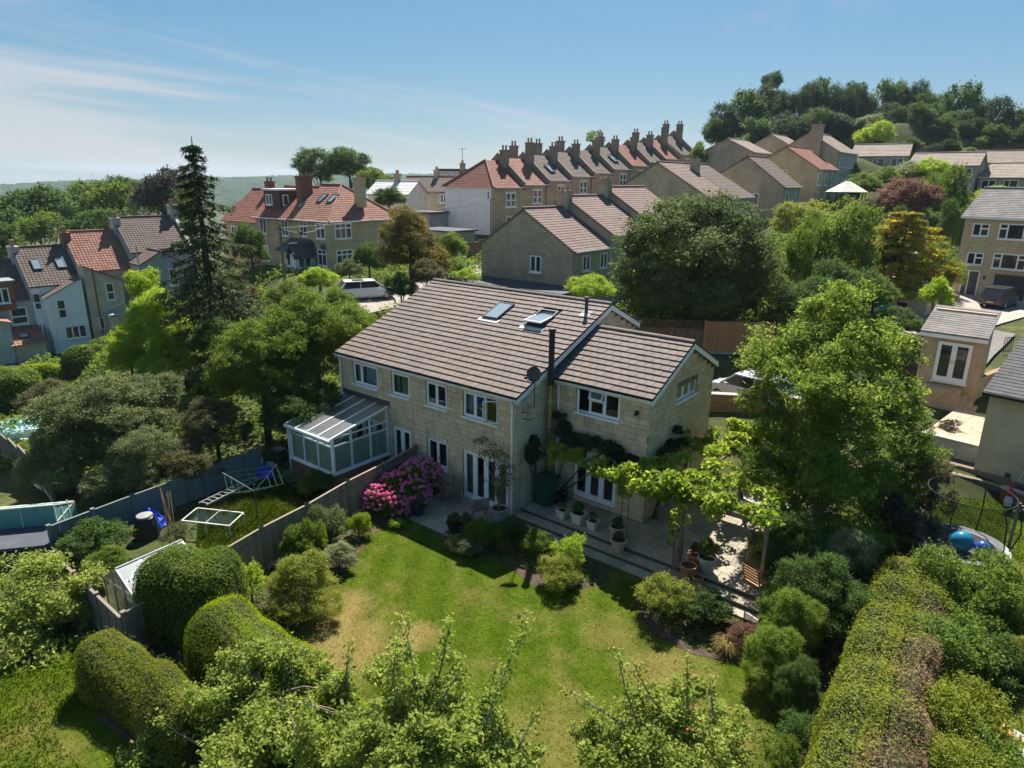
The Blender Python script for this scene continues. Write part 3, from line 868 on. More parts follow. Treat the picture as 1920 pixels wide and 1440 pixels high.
# skylights
t4 = NT('coated_roof_glass', .03, 1.0); t4.color((.1, .16, .19)); t4.b.inputs['Metallic'].default_value = .55; t4.b.inputs['Base Color'].default_value = (.42, .5, .55, 1); M_SKYGLASS = t4.m
def skylight(x0, x1, y0, y1, openang=0):
    Lv = Vector((0, 1, sl)).normalized(); nv = Vector((0, -sl, 1)).normalized()
    yc = y0; org = Vector((x0, y0, rowv(y0)))
    M = Matrix(((1, 0, 0, org.x), (0, Lv.y, nv.y, org.y), (0, Lv.z, nv.z, org.z), (0, 0, 0, 1)))
    w = x1 - x0; l = (y1 - y0) / Lv.y
    fr = MB(); t = .07
    for a in ((0, w, 0, t), (0, w, l - t, l), (0, t, t, l - t), (w - t, w, t, l - t)):
        fr.box(a[0], a[1], a[2], a[3], -.02, .13, M)
    f = fr.build('skylight', M_DKGREY, house)
    MB().box(-.14, w + .14, -.22, -.005, .02, .075, M).build('flashing', plain('pale_lead', (.5, .5, .5), .6, .4, .25), f)
    if openang:
        Mo = M @ Matrix.Translation((0, l * .5, .1)) @ Matrix.Rotation(-openang, 4, 'X') @ Matrix.Translation((0, -l * .5, 0))
    else:
        Mo = M @ Matrix.Translation((0, 0, .09))
    s = MB(); t2_ = .05
    for a in ((.02, w - .02, .02, .02 + t2_), (.02, w - .02, l - .02 - t2_, l - .02), (.02, .02 + t2_, .07, l - .07), (w - .07, w - .02, .07, l - .07)):
        s.box(a[0], a[1], a[2], a[3], .0, .07, Mo)
    s.build('sash', M_DKGREY if not openang else M_WHITE, f)
    MB().box(.065, w - .065, .065, l - .065, .04, .05, Mo).build('pane', M_SKYGLASS, f)
    return f
skylight(*SKY[0]); skylight(*SKY[1], openang=R_(14))
MB().box(-2.7, -1.7, 3.9, 5.1, 6.0, 6.02).box(-5.05, -4.1, 3.9, 5.1, 6.0, 6.02).build('loft_floor', M_FELT, house)

# ---- windows
def window(parent, M, w, h, cols, mat=M_WHITE, glass=None, fr=.065, dep=.07, sill=True, name='window', door=False, opened=(), tops=(), sillmat=None, handles=False, curtains=(), curt_mat=None):
    """M places the opening's lower left corner, x along, -y outwards. cols: relative widths; opened: {col: degrees}; tops: {col: light height}"""
    glass = glass or M_GLASSFAR
    m = MB(); opened = dict(opened); tops = dict(tops)
    m.box(0, w, -dep / 2, dep / 2, 0, fr, M).box(0, w, -dep / 2, dep / 2, h - fr, h, M).box(0, fr, -dep / 2, dep / 2, fr, h - fr, M).box(w - fr, w, -dep / 2, dep / 2, fr, h - fr, M)
    tot = sum(cols); x = fr; iw = w - 2 * fr; panes = []; sash = []
    for k, c in enumerate(cols):
        cw = iw * c / tot; x0, x1 = x, x + cw; x = x1
        if k < len(cols) - 1:
            m.box(x1 - fr * .45, x1 + fr * .45, -dep / 2, dep / 2, fr, h - fr, M)
        z0, z1 = fr, h - fr
        a = x0 + (fr * .45 if k else 0); b = x1 - (fr * .45 if k < len(cols) - 1 else 0)
        cells = [(z0, z1)]
        if k in tops:
            zt = h - fr - tops[k]
            m.box(a, b, -dep / 2, dep / 2, zt - fr * .4, zt + fr * .4, M); cells = [(z0, zt - fr * .4), (zt + fr * .4, z1)]
        for ci, (za, zb) in enumerate(cells):
            rail = (.16 if door and ci == 0 else .04); st_ = .085 if door else .035
            Mo = M
            if k in opened and ci == 0 and not (isinstance(opened[k], tuple)):
                ang = opened[k]; hx = a if ang < 0 else b
                Mo = M @ Matrix.Translation((hx, -dep / 2, 0)) @ Matrix.Rotation(R_(ang), 4, 'Z') @ Matrix.Translation((-hx, dep / 2 - dep, 0))
            if k in opened and isinstance(opened[k], tuple) and ci == 1:
                Mo = M @ Matrix.Translation((0, -dep / 2, zb)) @ Matrix.Rotation(R_(-opened[k][0]), 4, 'X') @ Matrix.Translation((0, -dep / 2, -zb))
            s = MB() if Mo is not M else m
            for q in ((a, b, za, za + rail), (a, b, zb - st_, zb), (a, a + st_, za + rail, zb - st_), (b - st_, b, za + rail, zb - st_)):
                s.box(q[0], q[1], -dep * .3 - .012, dep * .3, q[2], q[3], Mo)
            if Mo is not M: sash.append(s)
            panes.append((Mo, a + st_ - .004, b - st_ + .004, za + rail - .004, zb - st_ + .004))
    o = m.build(name, mat, parent)
    for s in sash:
        s.build('casement', mat, o)
    for Mo, a, b, c, d in panes:
        MB().box(a, b, -.006, .006, c, d, Mo).build('pane', glass, o)
    if sill:
        MB().box(-.06, w + .06, -.17, .03, -.075, -.004, M).build('sill', sillmat or mat, o)
    if handles:
        MB().box(w * .5 - .03, w * .5 - .01, -dep / 2 - .06, -dep / 2, 1.0, 1.12, M).box(w * .5 - .03, w * .5 + .1, -dep / 2 - .075, -dep / 2 - .05, 1.05, 1.075, M).build('handle', M_STEEL, o)
    for (u0, u1) in curtains:
        cb = MB(); n = max(4, int((u1 - u0) * w / .045)); pts = []
        for i in range(n + 1):
            u = (u0 + (u1 - u0) * i / n) * w
            pts.append((u, .16 + .03 * math.sin(i * 1.9) + .012 * math.sin(i * .7)))
        for i in range(n):
            cb.quad(*[M @ Vector(q) for q in ((pts[i][0], pts[i][1], -.05), (pts[i + 1][0], pts[i + 1][1], -.05), (pts[i + 1][0], pts[i + 1][1], h + .04), (pts[i][0], pts[i][1], h + .04))])
        cb.build('curtain', curt_mat, o)
    return o
def MF(x, y, z, rz=0):
    return Matrix.Translation((x, y, z)) @ Matrix.Rotation(rz, 4, 'Z')
t3 = NT('blue_grey_curtain', .9, .1); t3.color(t3.mix(t3.noise(14), (.24, .3, .34), (.42, .47, .5))); M_CURT = t3.m
t3 = NT('green_curtain', .9, .1); t3.color(t3.mix(t3.noise(14), (.2, .2, .12), (.36, .34, .22))); M_CURT2 = t3.m
rec = .07
def fw(k, *a, **kw):
    x0, x1, z0, z1 = FW[k]
    return window(house, MF(x0, rec, z0), x1 - x0, z1 - z0, *a, glass=M_GLASS, **kw)
fw(0, (1, 2.2), curtains=((.02, .3), (.36, .95)), curt_mat=M_CURT)
fw(1, (1,), curtains=((.05, .3), (.36, .8)), curt_mat=M_CURT2)
fw(2, (1, 1))
fw(3, (1, 1, 1.1), opened={2: 38}, curtains=((.02, .26),), curt_mat=M_CURT)
fw(4, (1, 1))
fw(5, (.95, 1, 1, .9), door=True, sill=False, handles=True, curtains=((.0, .22),), curt_mat=M_CURT2)
fw(6, (1, 1), door=True, sill=False, handles=True)
fw(7, (1, 1, 1), door=True, sill=False)
x0, x1, z0, z1 = EW[0]
window(house, MF(x0, E_ + rec, z0), x1 - x0, z1 - z0, (1, 1.25, 1.2), glass=M_GLASS, opened={0: -52, 1: (24,)}, tops={1: .34})
x0, x1, z0, z1 = EW[1]
window(house, MF(x0, E_ + rec, z0), x1 - x0, z1 - z0, (1, 1, 1), glass=M_GLASS, door=True, sill=False, handles=True)
x0, x1, z0, z1 = SW[0]
window(house, MF(W_ - rec, E_ + x0, z0, R_(90)), x1 - x0, z1 - z0, (1, 1.1, 1), glass=M_GLASS)
x0, x1, z0, z1 = SW[1]
window(house, MF(W_ - rec, E_ + x0, z0, R_(90)), x1 - x0, z1 - z0, (1,), glass=M_GLASS, door=True, sill=False, mat=M_WHITE)

# satellite dish on a mast
dish = thing('satellite_dish', 'dark grey satellite dish on a mast at the roof corner', 'satellite dish', (.12, .55, 4.7))
MB().tube([(.05, 0, -.35), (.28, 0, -.3), (.28, 0, .95)], .018, 6).build('mast', M_DKGREY, dish)
db_ = MB(); prof = [(.0, .0), (.12, .012), (.22, .04), (.29, .075)]
Md = Matrix.Translation((.26, -.04, .98)) @ Euler((R_(72), 0, R_(38))).to_matrix().to_4x4()
base = MB().lathe(prof, 18, sx=.92)
base.v = [tuple(Md @ Vector(q)) for q in base.v]
base.f = base.f[:-1]; base.uv = base.uv[:-1]
base.build('dish', M_DKGREY, dish, smooth=True)
MB().tube([(.28, 0, .8), (.18, -.28, .78), (.14, -.34, .88)], .014, 6).box(.1, .18, -.4, -.32, .86, .95).build('feed_arm', M_BLACK, dish)
ae = thing('wall_aerial', 'small black aerial bracket on the stone return wall under the dish', 'aerial', (.03, .35, 3.95))
MB().tube([(0, 0, 0), (.35, 0, .02), (.35, .25, .05)], .016, 6).tube([(0, .0, .25), (.3, .0, .28)], .016, 6).build('bracket', M_BLACK, ae)
# ================================================================== NEIGHBOURING BUILDINGS
S_GREY = stone('grey_bath_stone', (.42, .35, .25), (.5, .42, .3), .45, (.45, .2))
S_TAN = stone('tan_ashlar', (.46, .33, .21), (.54, .4, .26), .5, (.6, .3))
S_YEL = stone('yellow_stone', (.5, .4, .25), (.57, .46, .29), .3, (.45, .22))
S_BRICK = stone('red_brick', (.24, .12, .085), (.3, .15, .1), .35, (.22, .075), .8)
S_SOOT = stone('sooty_stone', (.24, .2, .15), (.3, .25, .185), .6, (.4, .2))
R_WHITE = plain('white_render', (.8, .8, .8), .8, .2, .1, 1.2)
R_CREAM = plain('cream_render', (.58, .46, .33), .85, .2, .22, 1.0)
R_GREY = plain('grey_render', (.42, .4, .38), .85, .2, .18, 1.0)
R_PINK = plain('pink_render', (.55, .36, .26), .85, .2, .15, 1.0)
R_PEB = plain('buff_render', (.4, .36, .27), .9, .2, .2, 1.4)
T_RED = tiles('red_pantiles', (.2, .075, .055), (.27, .11, .08), moss=.3, mosc=(.14, .09, .07))
T_RED2 = tiles('worn_red_pantiles', (.23, .1, .072), (.31, .15, .11), moss=.35, mosc=(.15, .12, .09))
T_BRN = tiles('brown_pantiles', (.115, .085, .07), (.155, .115, .095), moss=.3)
T_PINKB = tiles('pinkish_brown_tiles', (.17, .115, .1), (.22, .15, .13), moss=.2, mosc=(.12, .1, .09))
T_GREY = tiles('grey_slates', (.17, .155, .145), (.23, .21, .195), cw=.35, ch=.25, roll=.1, moss=.4, mosc=(.1, .095, .085))
T_DARK = tiles('dark_slates', (.075, .072, .075), (.11, .105, .105), cw=.3, ch=.22, roll=.08, moss=.2)
T_BUFF = tiles('pale_brown_tiles', (.24, .19, .155), (.3, .24, .2), roll=.2, moss=.25)
M_LEAD = plain('lead_sheet', (.24, .25, .27), .6, .4, .25)
M_POT = plain('chimney_pot_clay', (.36, .2, .12), .85, .2, .25)
M_FELT2 = plain('dark_felt_roof', (.07, .075, .09), .85, .25, .25, 1.5)

def course_roof(mb, a, b, c, d, gauge=.34, step=.03):
    """stepped courses between the eave a-b and the top edge d-c; a hip or a triangle works too"""
    a, b, c, d = map(Vector, (a, b, c, d))
    ex = (b - a).normalized(); mid = (d + c) / 2 - (a + b) / 2; mid -= ex * mid.dot(ex); Ls = mid.length; up_ = mid.normalized(); nr = ex.cross(up_)
    if nr.z < 0: nr = -nr
    n = max(1, round(Ls / gauge)); o = a
    uv = lambda p: ((p - o).dot(ex), (p - o).dot(up_))
    for i in range(n):
        t0, t1 = i / n, (i + 1) / n
        l0, r0, l1, r1 = a.lerp(d, t0), b.lerp(c, t0), a.lerp(d, t1), b.lerp(c, t1)
        s = nr * step
        mb.quad(l0 + s, r0 + s, r1 + nr * .004, l1 + nr * .004, [uv(p + up_ * .002) for p in (l0, r0, r1 - up_ * .004, l1 - up_ * .004)])
        mb.quad(l0, r0, r0 + s, l0 + s, [uv(p) for p in (l0, r0, r0, l0)])
def prism_roof(h, x0, x1, y0, y1, ze, zr, mat, axis='y', xr=None, ov=.25, gauge=.34, name='roof', zb=None, hips=(0, 0)):
    """pitched roof. axis: direction of the ridge; zb: height of the second eave; hips: run of hip at the two ends"""
    mb = MB(); zb = ze if zb is None else zb
    if axis == 'y':
        xm = (x0 + x1) / 2 if xr is None else xr
        f = lambda u, v, z: Vector((v, u, z)); a0, a1, b0, b1 = y0, y1, x0, x1
    else:
        xm = (y0 + y1) / 2 if xr is None else xr
        f = lambda u, v, z: Vector((u, v, z)); a0, a1, b0, b1 = x0, x1, y0, y1
    o0 = ov if not hips[0] else ov; o1 = ov
    s0 = (zr - ze) / (xm - b0); s1 = (zr - zb) / (b1 - xm)
    e0, e1 = b0 - ov, b1 + ov; z0, z1 = ze - ov * s0, zb - ov * s1
    A, B = a0 - o0, a1 + o1
    h0, h1 = hips
    r0 = A + (h0 + ov if h0 else 0); r1 = B - (h1 + ov if h1 else 0)
    course_roof(mb, f(A, e0, z0), f(B, e0, z0), f(r1, xm, zr), f(r0, xm, zr), gauge)
    course_roof(mb, f(B, e1, z1), f(A, e1, z1), f(r0, xm, zr), f(r1, xm, zr), gauge)
    if h0: course_roof(mb, f(A, e1, z1), f(A, e0, z0), f(r0, xm, zr), f(r0, xm, zr), gauge)
    if h1: course_roof(mb, f(B, e0, z0), f(B, e1, z1), f(r1, xm, zr), f(r1, xm, zr), gauge)
    # underside
    th = Vector((0, 0, -.12))
    for q in ((f(A, e0, z0), f(B, e0, z0), f(r1, xm, zr), f(r0, xm, zr)), (f(B, e1, z1), f(A, e1, z1), f(r0, xm, zr), f(r1, xm, zr))):
        mb.quad(*[p + th for p in q][::-1])
    for p, q in ((f(A, e0, z0), f(B, e0, z0)), (f(A, e1, z1), f(B, e1, z1))):
        mb.quad(p, p + th, q + th, q)
    if not h0:
        mb.quad(f(A, e0, z0), f(A, xm, zr), f(A, xm, zr) + th, f(A, e0, z0) + th); mb.quad(f(A, e1, z1), f(A, e1, z1) + th, f(A, xm, zr) + th, f(A, xm, zr))
    if not h1:
        mb.quad(f(B, e0, z0), f(B, e0, z0) + th, f(B, xm, zr) + th, f(B, xm, zr)); mb.quad(f(B, e1, z1), f(B, xm, zr), f(B, xm, zr) + th, f(B, e1, z1) + th)
    r = mb.build(name, mat, h)
    # ridge
    rm = MB(); p, q = f(r0, xm, zr + .04), f(r1, xm, zr + .04)
    rm.tube([p, q], .11, 8)
    if h0:
        for e, z in ((e0, z0), (e1, z1)): rm.tube([f(A, e, z + .05), p], .1, 8)
    if h1:
        for e, z in ((e0, z0), (e1, z1)): rm.tube([f(B, e, z + .05), q], .1, 8)
    rm.build('ridge_cap', mat, r)
    return r
def wall_prism(h, x0, x1, y0, y1, z0, ze, zr, mat, axis='y', xr=None, zb=None, gables=(1, 1), name='wall'):
    mb = MB(); zb = ze if zb is None else zb
    if axis == 'y':
        xm = (x0 + x1) / 2 if xr is None else xr
        f = lambda u, v, z: (v, u, z); a0, a1, b0, b1 = y0, y1, x0, x1
    else:
        xm = (y0 + y1) / 2 if xr is None else xr
        f = lambda u, v, z: (u, v, z); a0, a1, b0, b1 = x0, x1, y0, y1
    for a, g in ((a0, gables[0]), (a1, gables[1])):
        mb.poly([f(a, b0, z0), f(a, b1, z0), f(a, b1, zb)] + ([f(a, xm, zr - .06)] if g else []) + [f(a, b0, ze)])
    mb.quad(f(a0, b0, z0), f(a0, b0, ze), f(a1, b0, ze), f(a1, b0, z0)); mb.quad(f(a0, b1, z0), f(a1, b1, z0), f(a1, b1, zb), f(a0, b1, zb))
    return mb.build(name, mat, h)
def fwin(h, face, u, z, w, hh, cols=(1, 1), at=0, **k):
    """a window on a face: S looks to -y, E to +x, W to -x, at = position of the face"""
    M = {'S': MF(u, at - .02, z), 'E': MF(at + .02, u, z, R_(90)), 'W': MF(at - .02, u + w, z, R_(-90))}[face]
    k.setdefault('fr', .07); k.setdefault('dep', .1)
    return window(h, M, w, hh, cols, **k)
def chimney(h, x, y, z0, z1, sx=.5, sy=.9, mat=S_GREY, pots=2, along='y', pot_h=.45):
    c = MB().box(x - sx / 2, x + sx / 2, y - sy / 2, y + sy / 2, z0, z1 - .16).box(x - sx / 2 - .06, x + sx / 2 + .06, y - sy / 2 - .06, y + sy / 2 + .06, z1 - .16, z1).build('chimney', mat, h)
    for k in range(pots):
        t = (k + .5) / pots - .5
        px, py = (x, y + t * sy) if along == 'y' else (x + t * sx, y)
        MB().lathe([(.13, 0), (.12, pot_h * .8), (.15, pot_h * .85), (.15, pot_h), (.09, pot_h), (.09, pot_h - .1)], 9, (px, py, z1)).build('chimney_pot', M_POT, c)
    return c
def eave_gutter(h, a, b, mat=M_WHITE):
    return MB().bar(a, b, .1, .1).build('gutter', mat, h)
def dpipe(h, x, y, z0, z1, mat=M_WHITE):
    return MB().tube([(x, y, z1), (x, y, z0)], .04, 6).build('downpipe', mat, h)

# ---- stepped row behind: three grey stone houses with gables towards us
rows = [(22.0, 27.4, 7.6, 10.3, 'brown-roofed grey stone house with its gable end behind the flat garage roof'),
        (27.4, 33.4, 8.45, 11.1, 'middle house of the stepped grey stone row, brown roof between two chimneys'),
        (33.4, 40.2, 9.1, 11.8, 'uppermost house of the stepped grey stone row, half hidden by the round tree')]
for k, (y0, y1, ze, zr, lab) in enumerate(rows):
    h = thing('terraced_house', lab, 'house', (-21, y0, 0), 0, 'stepped stone row behind the main house')
    g = gz(-16, y0 + 2) - 1
    wall_prism(h, 0, 8.6, 0, y1 - y0, g, ze, zr, S_GREY, xr=4.1)
    MB().box(8.6, 8.63, .06, y1 - y0 - .06, g, ze - .1).build('side_render', S_YEL, h)
    prism_roof(h, 0, 8.6, .12, y1 - y0 - .12, ze + .1, zr + .1, T_PINKB, xr=4.1, ov=.18, gauge=.3)
    eave_gutter(h, (8.84, .1, ze - .07), (8.84, y1 - y0 - .1, ze - .07))
    dpipe(h, 8.68, y1 - y0 - .25, g, ze)
    if k < 2: chimney(h, 4.1, y1 - y0 - .05, zr - .4, zr + 1.35, .95, .75, S_GREY, 2, 'x', .25)
    for u in (1.2, 3.6):
        fwin(h, 'E', u, ze - 1.5, 1.0, 1.15, (1, 1), 8.63)
    MB().box(5.9, 6.25, .9, 1.3, 0, .1, Matrix.Translation((0, 0, ze + 1.35)) @ Matrix.Rotation(R_(0), 4, 'Y')).build('roof_vent', M_LEAD, h)
    if k == 0:
        fwin(h, 'S', 4.85, 5.85 - 0, 1.05, 1.25, (1, 1), 0)
        MB().box(4.6, 6.15, -.1, .0, 7.2, 7.32).build('lintel', S_GREY, h)
gar = thing('garage_block', 'low garage with dark felt flat roof in front of the stone gable', 'garage', (-21.6, 18.4, 0))
MB().box(.15, 10.4, .15, 3.55, 1.5, 4.95).build('wall', S_GREY, gar)
MB().box(0, 10.6, 0, 3.57, 4.96, 5.14).box(0, 10.6, 0, .12, 5.14, 5.2).box(0, .12, .12, 3.5, 5.14, 5.2).build('roof', M_FELT2, gar)

# ---- red hipped semis to the left
hs = thing('corner_house', 'stone corner house with red hipped tile roof, skylights and stone chimney', 'house', (-41.2, 22.8, 0))
g = 3.2
wall_prism(hs, -6.2, 0, 0, 8.6, g, 8.6, 8.6, S_YEL, axis='x', gables=(0, 0))
hr = prism_roof(hs, -6.2, 0, 0, 8.6, 8.65, 11.75, T_RED2, axis='x', ov=.4, hips=(0, 3.4), gauge=.3)
fwin(hs, 'S', -4.9, 6.75, 1.2, 1.5, (1, 1), 0, tops={0: .4, 1: .4}); fwin(hs, 'S', -1.7, 6.7, 1.4, 1.5, (1, 1), -.35, tops={0: .4, 1: .4})
fwin(hs, 'E', .25, 6.7, 2.0, 1.5, (1, 1, 1), .35, tops={0: .4, 1: .4, 2: .4}); fwin(hs, 'E', .25, 4.15, 2.0, 1.5, (1, 1, 1), .35, tops={0: .4, 1: .4, 2: .4}); fwin(hs, 'S', -1.7, 4.1, 1.4, 1.6, (1, 1), -.35, tops={0: .4, 1: .4})
MB().poly([(-2, -.35, g), (.35, -.35, g), (.35, 2.5, g), (0, 2.5, g), (-2, 0, g)]).build('bay_floor', S_YEL, hs)
MB().box(-2, .352, -.352, -.0, g, 8.4).box(0, .352, 0, 2.5, g, 8.4).build('bay', S_YEL, hs)
chimney(hs, -.9, 4.6, 9.6, 12.5, 1.0, .75, S_YEL, 2, 'x', .3)
eave_gutter(hs, (-6.2, -.45, 8.35), (.4, -.45, 8.35)); eave_gutter(hs, (.45, -.4, 8.35), (.45, 9, 8.35)); dpipe(hs, -2.2, -.1, g, 8.4)
def roofwin(h, M, w, l):
    f = MB().box(0, w, 0, .08, 0, .1, M).box(0, w, l - .08, l, 0, .1, M).box(0, .08, .08, l - .08, 0, .1, M).box(w - .08, w, .08, l - .08, 0, .1, M).build('skylight', M_DKGREY, h)
    MB().box(.07, w - .07, .07, l - .07, .03, .06, M).build('pane', M_SKYGLASS, f)
def slopeM(x, y, z, pitch, rz=0):
    return Matrix.Translation((x, y, z)) @ Matrix.Rotation(rz, 4, 'Z') @ Matrix.Rotation(pitch, 4, 'X')
pit = math.atan2(3.1, 4.3)
for x in (-4.6, -2.9):
    roofwin(hs, slopeM(x, 1.9, 8.65 + 1.9 * .72 + .05, pit), .8, 1.3)
pr = MB().box(-6.3, -3.2, -1.8, -.0, g, 5.4).build('porch', R_CREAM, hs)
pm = MB(); course_roof(pm, (-6.6, -2.1, 5.35), (-3.0, -2.1, 5.35), (-3.0, .0, 6.5), (-6.6, 0, 6.5), .3); pm.build('porch_roof', T_DARK, pr)
fwin(hs, 'S', -4.9, 3.9, 1.4, 1.3, (1, 1), -1.8); 
pg = MB().box(-3.2, -2.3, -2.6, -.3, g, 5.3).build('gabled_porch', R_WHITE, hs)
prism_roof(hs, -3.25, -2.25, -2.7, -.3, 5.3, 6.2, T_DARK, axis='y', ov=.2, name='gable_porch_roof')
fwin(hs, 'E', -2.3, 3.9, 1.5, 1.2, (1, 1), -2.3)
MB().lathe([(.0, 0), (.2, .03), (.34, .1)], 12, (0, 0, 0)).build('wall_dish', M_DKGREY, hs, (-.6, -.5, 6.0)).rotation_euler = (R_(80), 0, 0)
hs2 = thing('attached_house', 'stone house with red tiles, boxed dormer and tall brick chimney, joined to the corner house', 'house', (-54.4, 22.9, 0))
wall_prism(hs2, 0, 7, 0, 8.5, g - .6, 8.55, 8.6, S_TAN, axis='x', gables=(0, 0))
prism_roof(hs2, 0, 6.95, 0, 8.5, 8.55, 11.5, T_RED, axis='x', ov=.38, gauge=.3)
chimney(hs2, 5.6, 2.6, 9.4, 12.6, .8, 1.5, S_BRICK, 2, 'y', .4)
dm = MB().box(.6, 3.6, .9, 4.2, 8.8, 11.1).build('dormer', plain('dark_red_cladding', (.14, .06, .05), .8, .2, .25), hs2)
MB().box(.4, 3.8, .7, 4.4, 11.1, 11.28).build('dormer_roof', R_WHITE, dm)
fwin(hs2, 'S', 1.0, 9.6, 1.2, 1.1, (1, 1), .9); fwin(hs2, 'E', 1.2, 9.6, .7, 1.1, (1,), 3.6)
for u, w in ((.8, 1.3), (4.9, 1.2)):
    fwin(hs2, 'S', u, 6.6, w, 1.6, (1, 1), 0); fwin(hs2, 'S', u, 3.7, w, 1.7, (1, 1), 0)
eave_gutter(hs2, (0, -.42, 8.3), (7, -.42, 8.3))
roofwin(hs2, slopeM(6.0, 1.2, 8.55 + 1.2 * .69 + .06, math.atan2(2.95, 4.25)), .8, 1.9)
hs3 = thing('end_red_house', 'far red-tiled house half hidden behind the spruce', 'house', (-63, 24, 0))
wall_prism(hs3, 0, 8.2, 0, 8.5, 0, 7.8, 8, S_TAN, axis='x', gables=(1, 0)); prism_roof(hs3, 0, 8.2, 0, 8.5, 7.8, 11.1, T_RED, axis='x', ov=.3, gauge=.3)
for u in (1.5, 5): fwin(hs3, 'S', u, 5.6, 1.2, 1.4, (1, 1), 0)
chimney(hs3, 3.5, 4.2, 10.5, 12.0, .7, .9, S_BRICK)
roofwin(hs3, slopeM(6.5, 1.6, 7.8 + 1.6 * .78 + .06, math.atan2(3.3, 4.25)), .8, 1.3)

# ---- the stone terrace climbing the hill
TY = [45.39, 51.06, 56.3, 61.7, 67.2, 72.6, 78.1, 83.9, 89.3, 94.5, 100.2]
TZ = [11.63, 11.95, 12.5, 13.08, 13.6, 14.2, 14.8, 15.45, 16.1, 17.0, 17.7]
roofs = [T_RED, T_RED2, T_BRN, T_BRN, T_BRN, T_BRN, T_RED, T_BRN, T_RED, T_BRN]
words = ['lowest terrace house with hipped red roof and white rendered side wall', 'second house up the hillside terrace, red roof', 'third house up the hillside terrace, dark roof with skylight', 'fourth house up the hillside terrace, plain dark roof',
         'fifth house up the hillside terrace, its lower floor behind a stone chimney', 'sixth house up the hillside terrace, dark roof with a bright skylight', 'seventh house up the hillside terrace, red-brown roof', 'eighth house up the hillside terrace, dark roof near the top',
         'ninth house up the hillside terrace, bright red roof by the tall chimneys', 'topmost house of the hillside terrace with two tall chimneys against the sky']
for k in range(10):
    y0, y1, ze = TY[k], TY[k + 1], TZ[k]; w = y1 - y0
    h = thing('terrace_house', words[k], 'house', (-39.6, y0, 0), 0, 'stone terrace climbing the hill')
    gr = ze - 5.9; zr = ze + 3.15
    wm_ = MB()
    # block, party walls rise above the roof
    wm_.box(-8, 0, 0, w, gr, ze).build('wall', S_TAN, h)
    if k == 0:
        MB().box(-8.01, -.3, -.02, 0, gr, ze - .02).build('side_render', R_WHITE, h)
        mb = MB()
        course_roof(mb, (.3, -.3, ze - .1), (.3, w, ze - .1), (-4, w, zr), (-4, 3.2, zr), .3)
        course_roof(mb, (-8.3, w, ze - .1), (-8.3, -.3, ze - .1), (-4, 3.2, zr), (-4, w, zr), .3)
        course_roof(mb, (-8.3, -.3, ze - .1), (.3, -.3, ze - .1), (-4, 3.2, zr), (-4, 3.2, zr), .3)
        rf = mb.build('roof', T_RED, h)
        MB().tube([(.3, -.3, ze - .05), (-4, 3.2, zr + .04), (-8.3, -.3, ze - .05)], .12, 8).build('ridge_cap', T_RED2, rf)
        fwin(h, 'S', -.95, ze - 1.5, .4, 1.0, (1,), -.02, sill=False)
    else:
        mb = MB()
        course_roof(mb, (.3, .15, ze - .1), (.3, w - .15, ze - .1), (-4, w - .15, zr), (-4, .15, zr), .3)
        course_roof(mb, (-8.3, w - .15, ze - .1), (-8.3, .15, ze - .1), (-4, .15, zr), (-4, w - .15, zr), .3)
        mb.build('roof', roofs[k], h)
    # party wall to the next house, coped
    ph = zr + (.95 if k < 9 else 1.1)
    pw = MB()
    for y_, t in ((w, .16),) if k else ((w, .16),):
        for s in (-1, 1):
            pts = [(-4, ph), (-4 + 4.35 * s, ze + .55), (-4 + 4.35 * s, ze - .4), (-4, ze - .4)]
            a = [(x, y_ - t, z) for x, z in pts]; b = [(x, y_ + t, z) for x, z in pts]
            pw.poly(a); pw.poly(b[::-1])
            for i in range(4): pw.quad(a[i], b[i], b[(i + 1) % 4], a[(i + 1) % 4])
    pwo = pw.build('party_wall', S_SOOT, h)
    chimney(h, -2.9, w - .1, ze + 1.2, zr + 1.25 + (.8 if k in (1, 8, 9) else 0), 1.0, .7, S_SOOT, 2, 'x', .55)
    if k in (1, 3, 5, 7, 9, 2): chimney(h, -5.6, w - .1, ze + 1.5, zr + 1.7 + (.5 if k > 7 else 0), 1.0, .7, S_SOOT, 2, 'x', .6)
    # windows: pairs of tall sashes in stone surrounds
    f = MB().box(.0, .07, w * .42 - .25, w * .42 + 2.0, ze - 2.55, ze - 2.4).box(.0, .07, w * .42 - .15, w * .42 + 1.9, ze - .72, ze - .6).build('window_surround', R_WHITE, h)
    for dy in (0, .95):
        fwin(h, 'E', w * .42 + dy, ze - 2.4, .8, 1.65, (1,), .02, tops={0: .8}, sill=False)
        fwin(h, 'E', w * .42 + dy, ze - 5.2, .8, 1.7, (1,), .02, tops={0: .8}, sill=False)
    if k in (1, 2, 3, 4, 5):
        by = MB()
        by.box(0, .9, w * .38, w * .38 + 2.3, gr, ze - 3.35).build('bay', S_TAN, h)
        for dy in (.3, 1.2):
            MB().box(.55, .95, w * .38 + dy, w * .38 + dy + .5, ze - 3.3, ze - 2.95).poly([(.95, w * .38 + dy, ze - 2.95), (.95, w * .38 + dy + .5, ze - 2.95), (.95, w * .38 + dy + .25, ze - 2.6)]).build('bay_finial', R_WHITE, h)
    eave_gutter(h, (.36, .1, ze - .12), (.36, w - .1, ze - .12)); dpipe(h, .08, w - .3, gr, ze, M_DKGREY if k % 2 else M_WHITE)
    if k in (2, 5):
        pt = math.atan2(3.25, 4.3)
        roofwin(h, Matrix.Translation((-.9, 2.0, ze + .9 + .1)) @ Matrix.Rotation(R_(90), 4, 'Z') @ Matrix.Rotation(pt, 4, 'X'), 1.0 if k == 2 else 1.5, 1.6)
wl = thing('flat_roofed_outbuilding', 'low outbuilding with flat felt roof and white windows below the white gable', 'outbuilding', (-48.6, 42.0, 0))
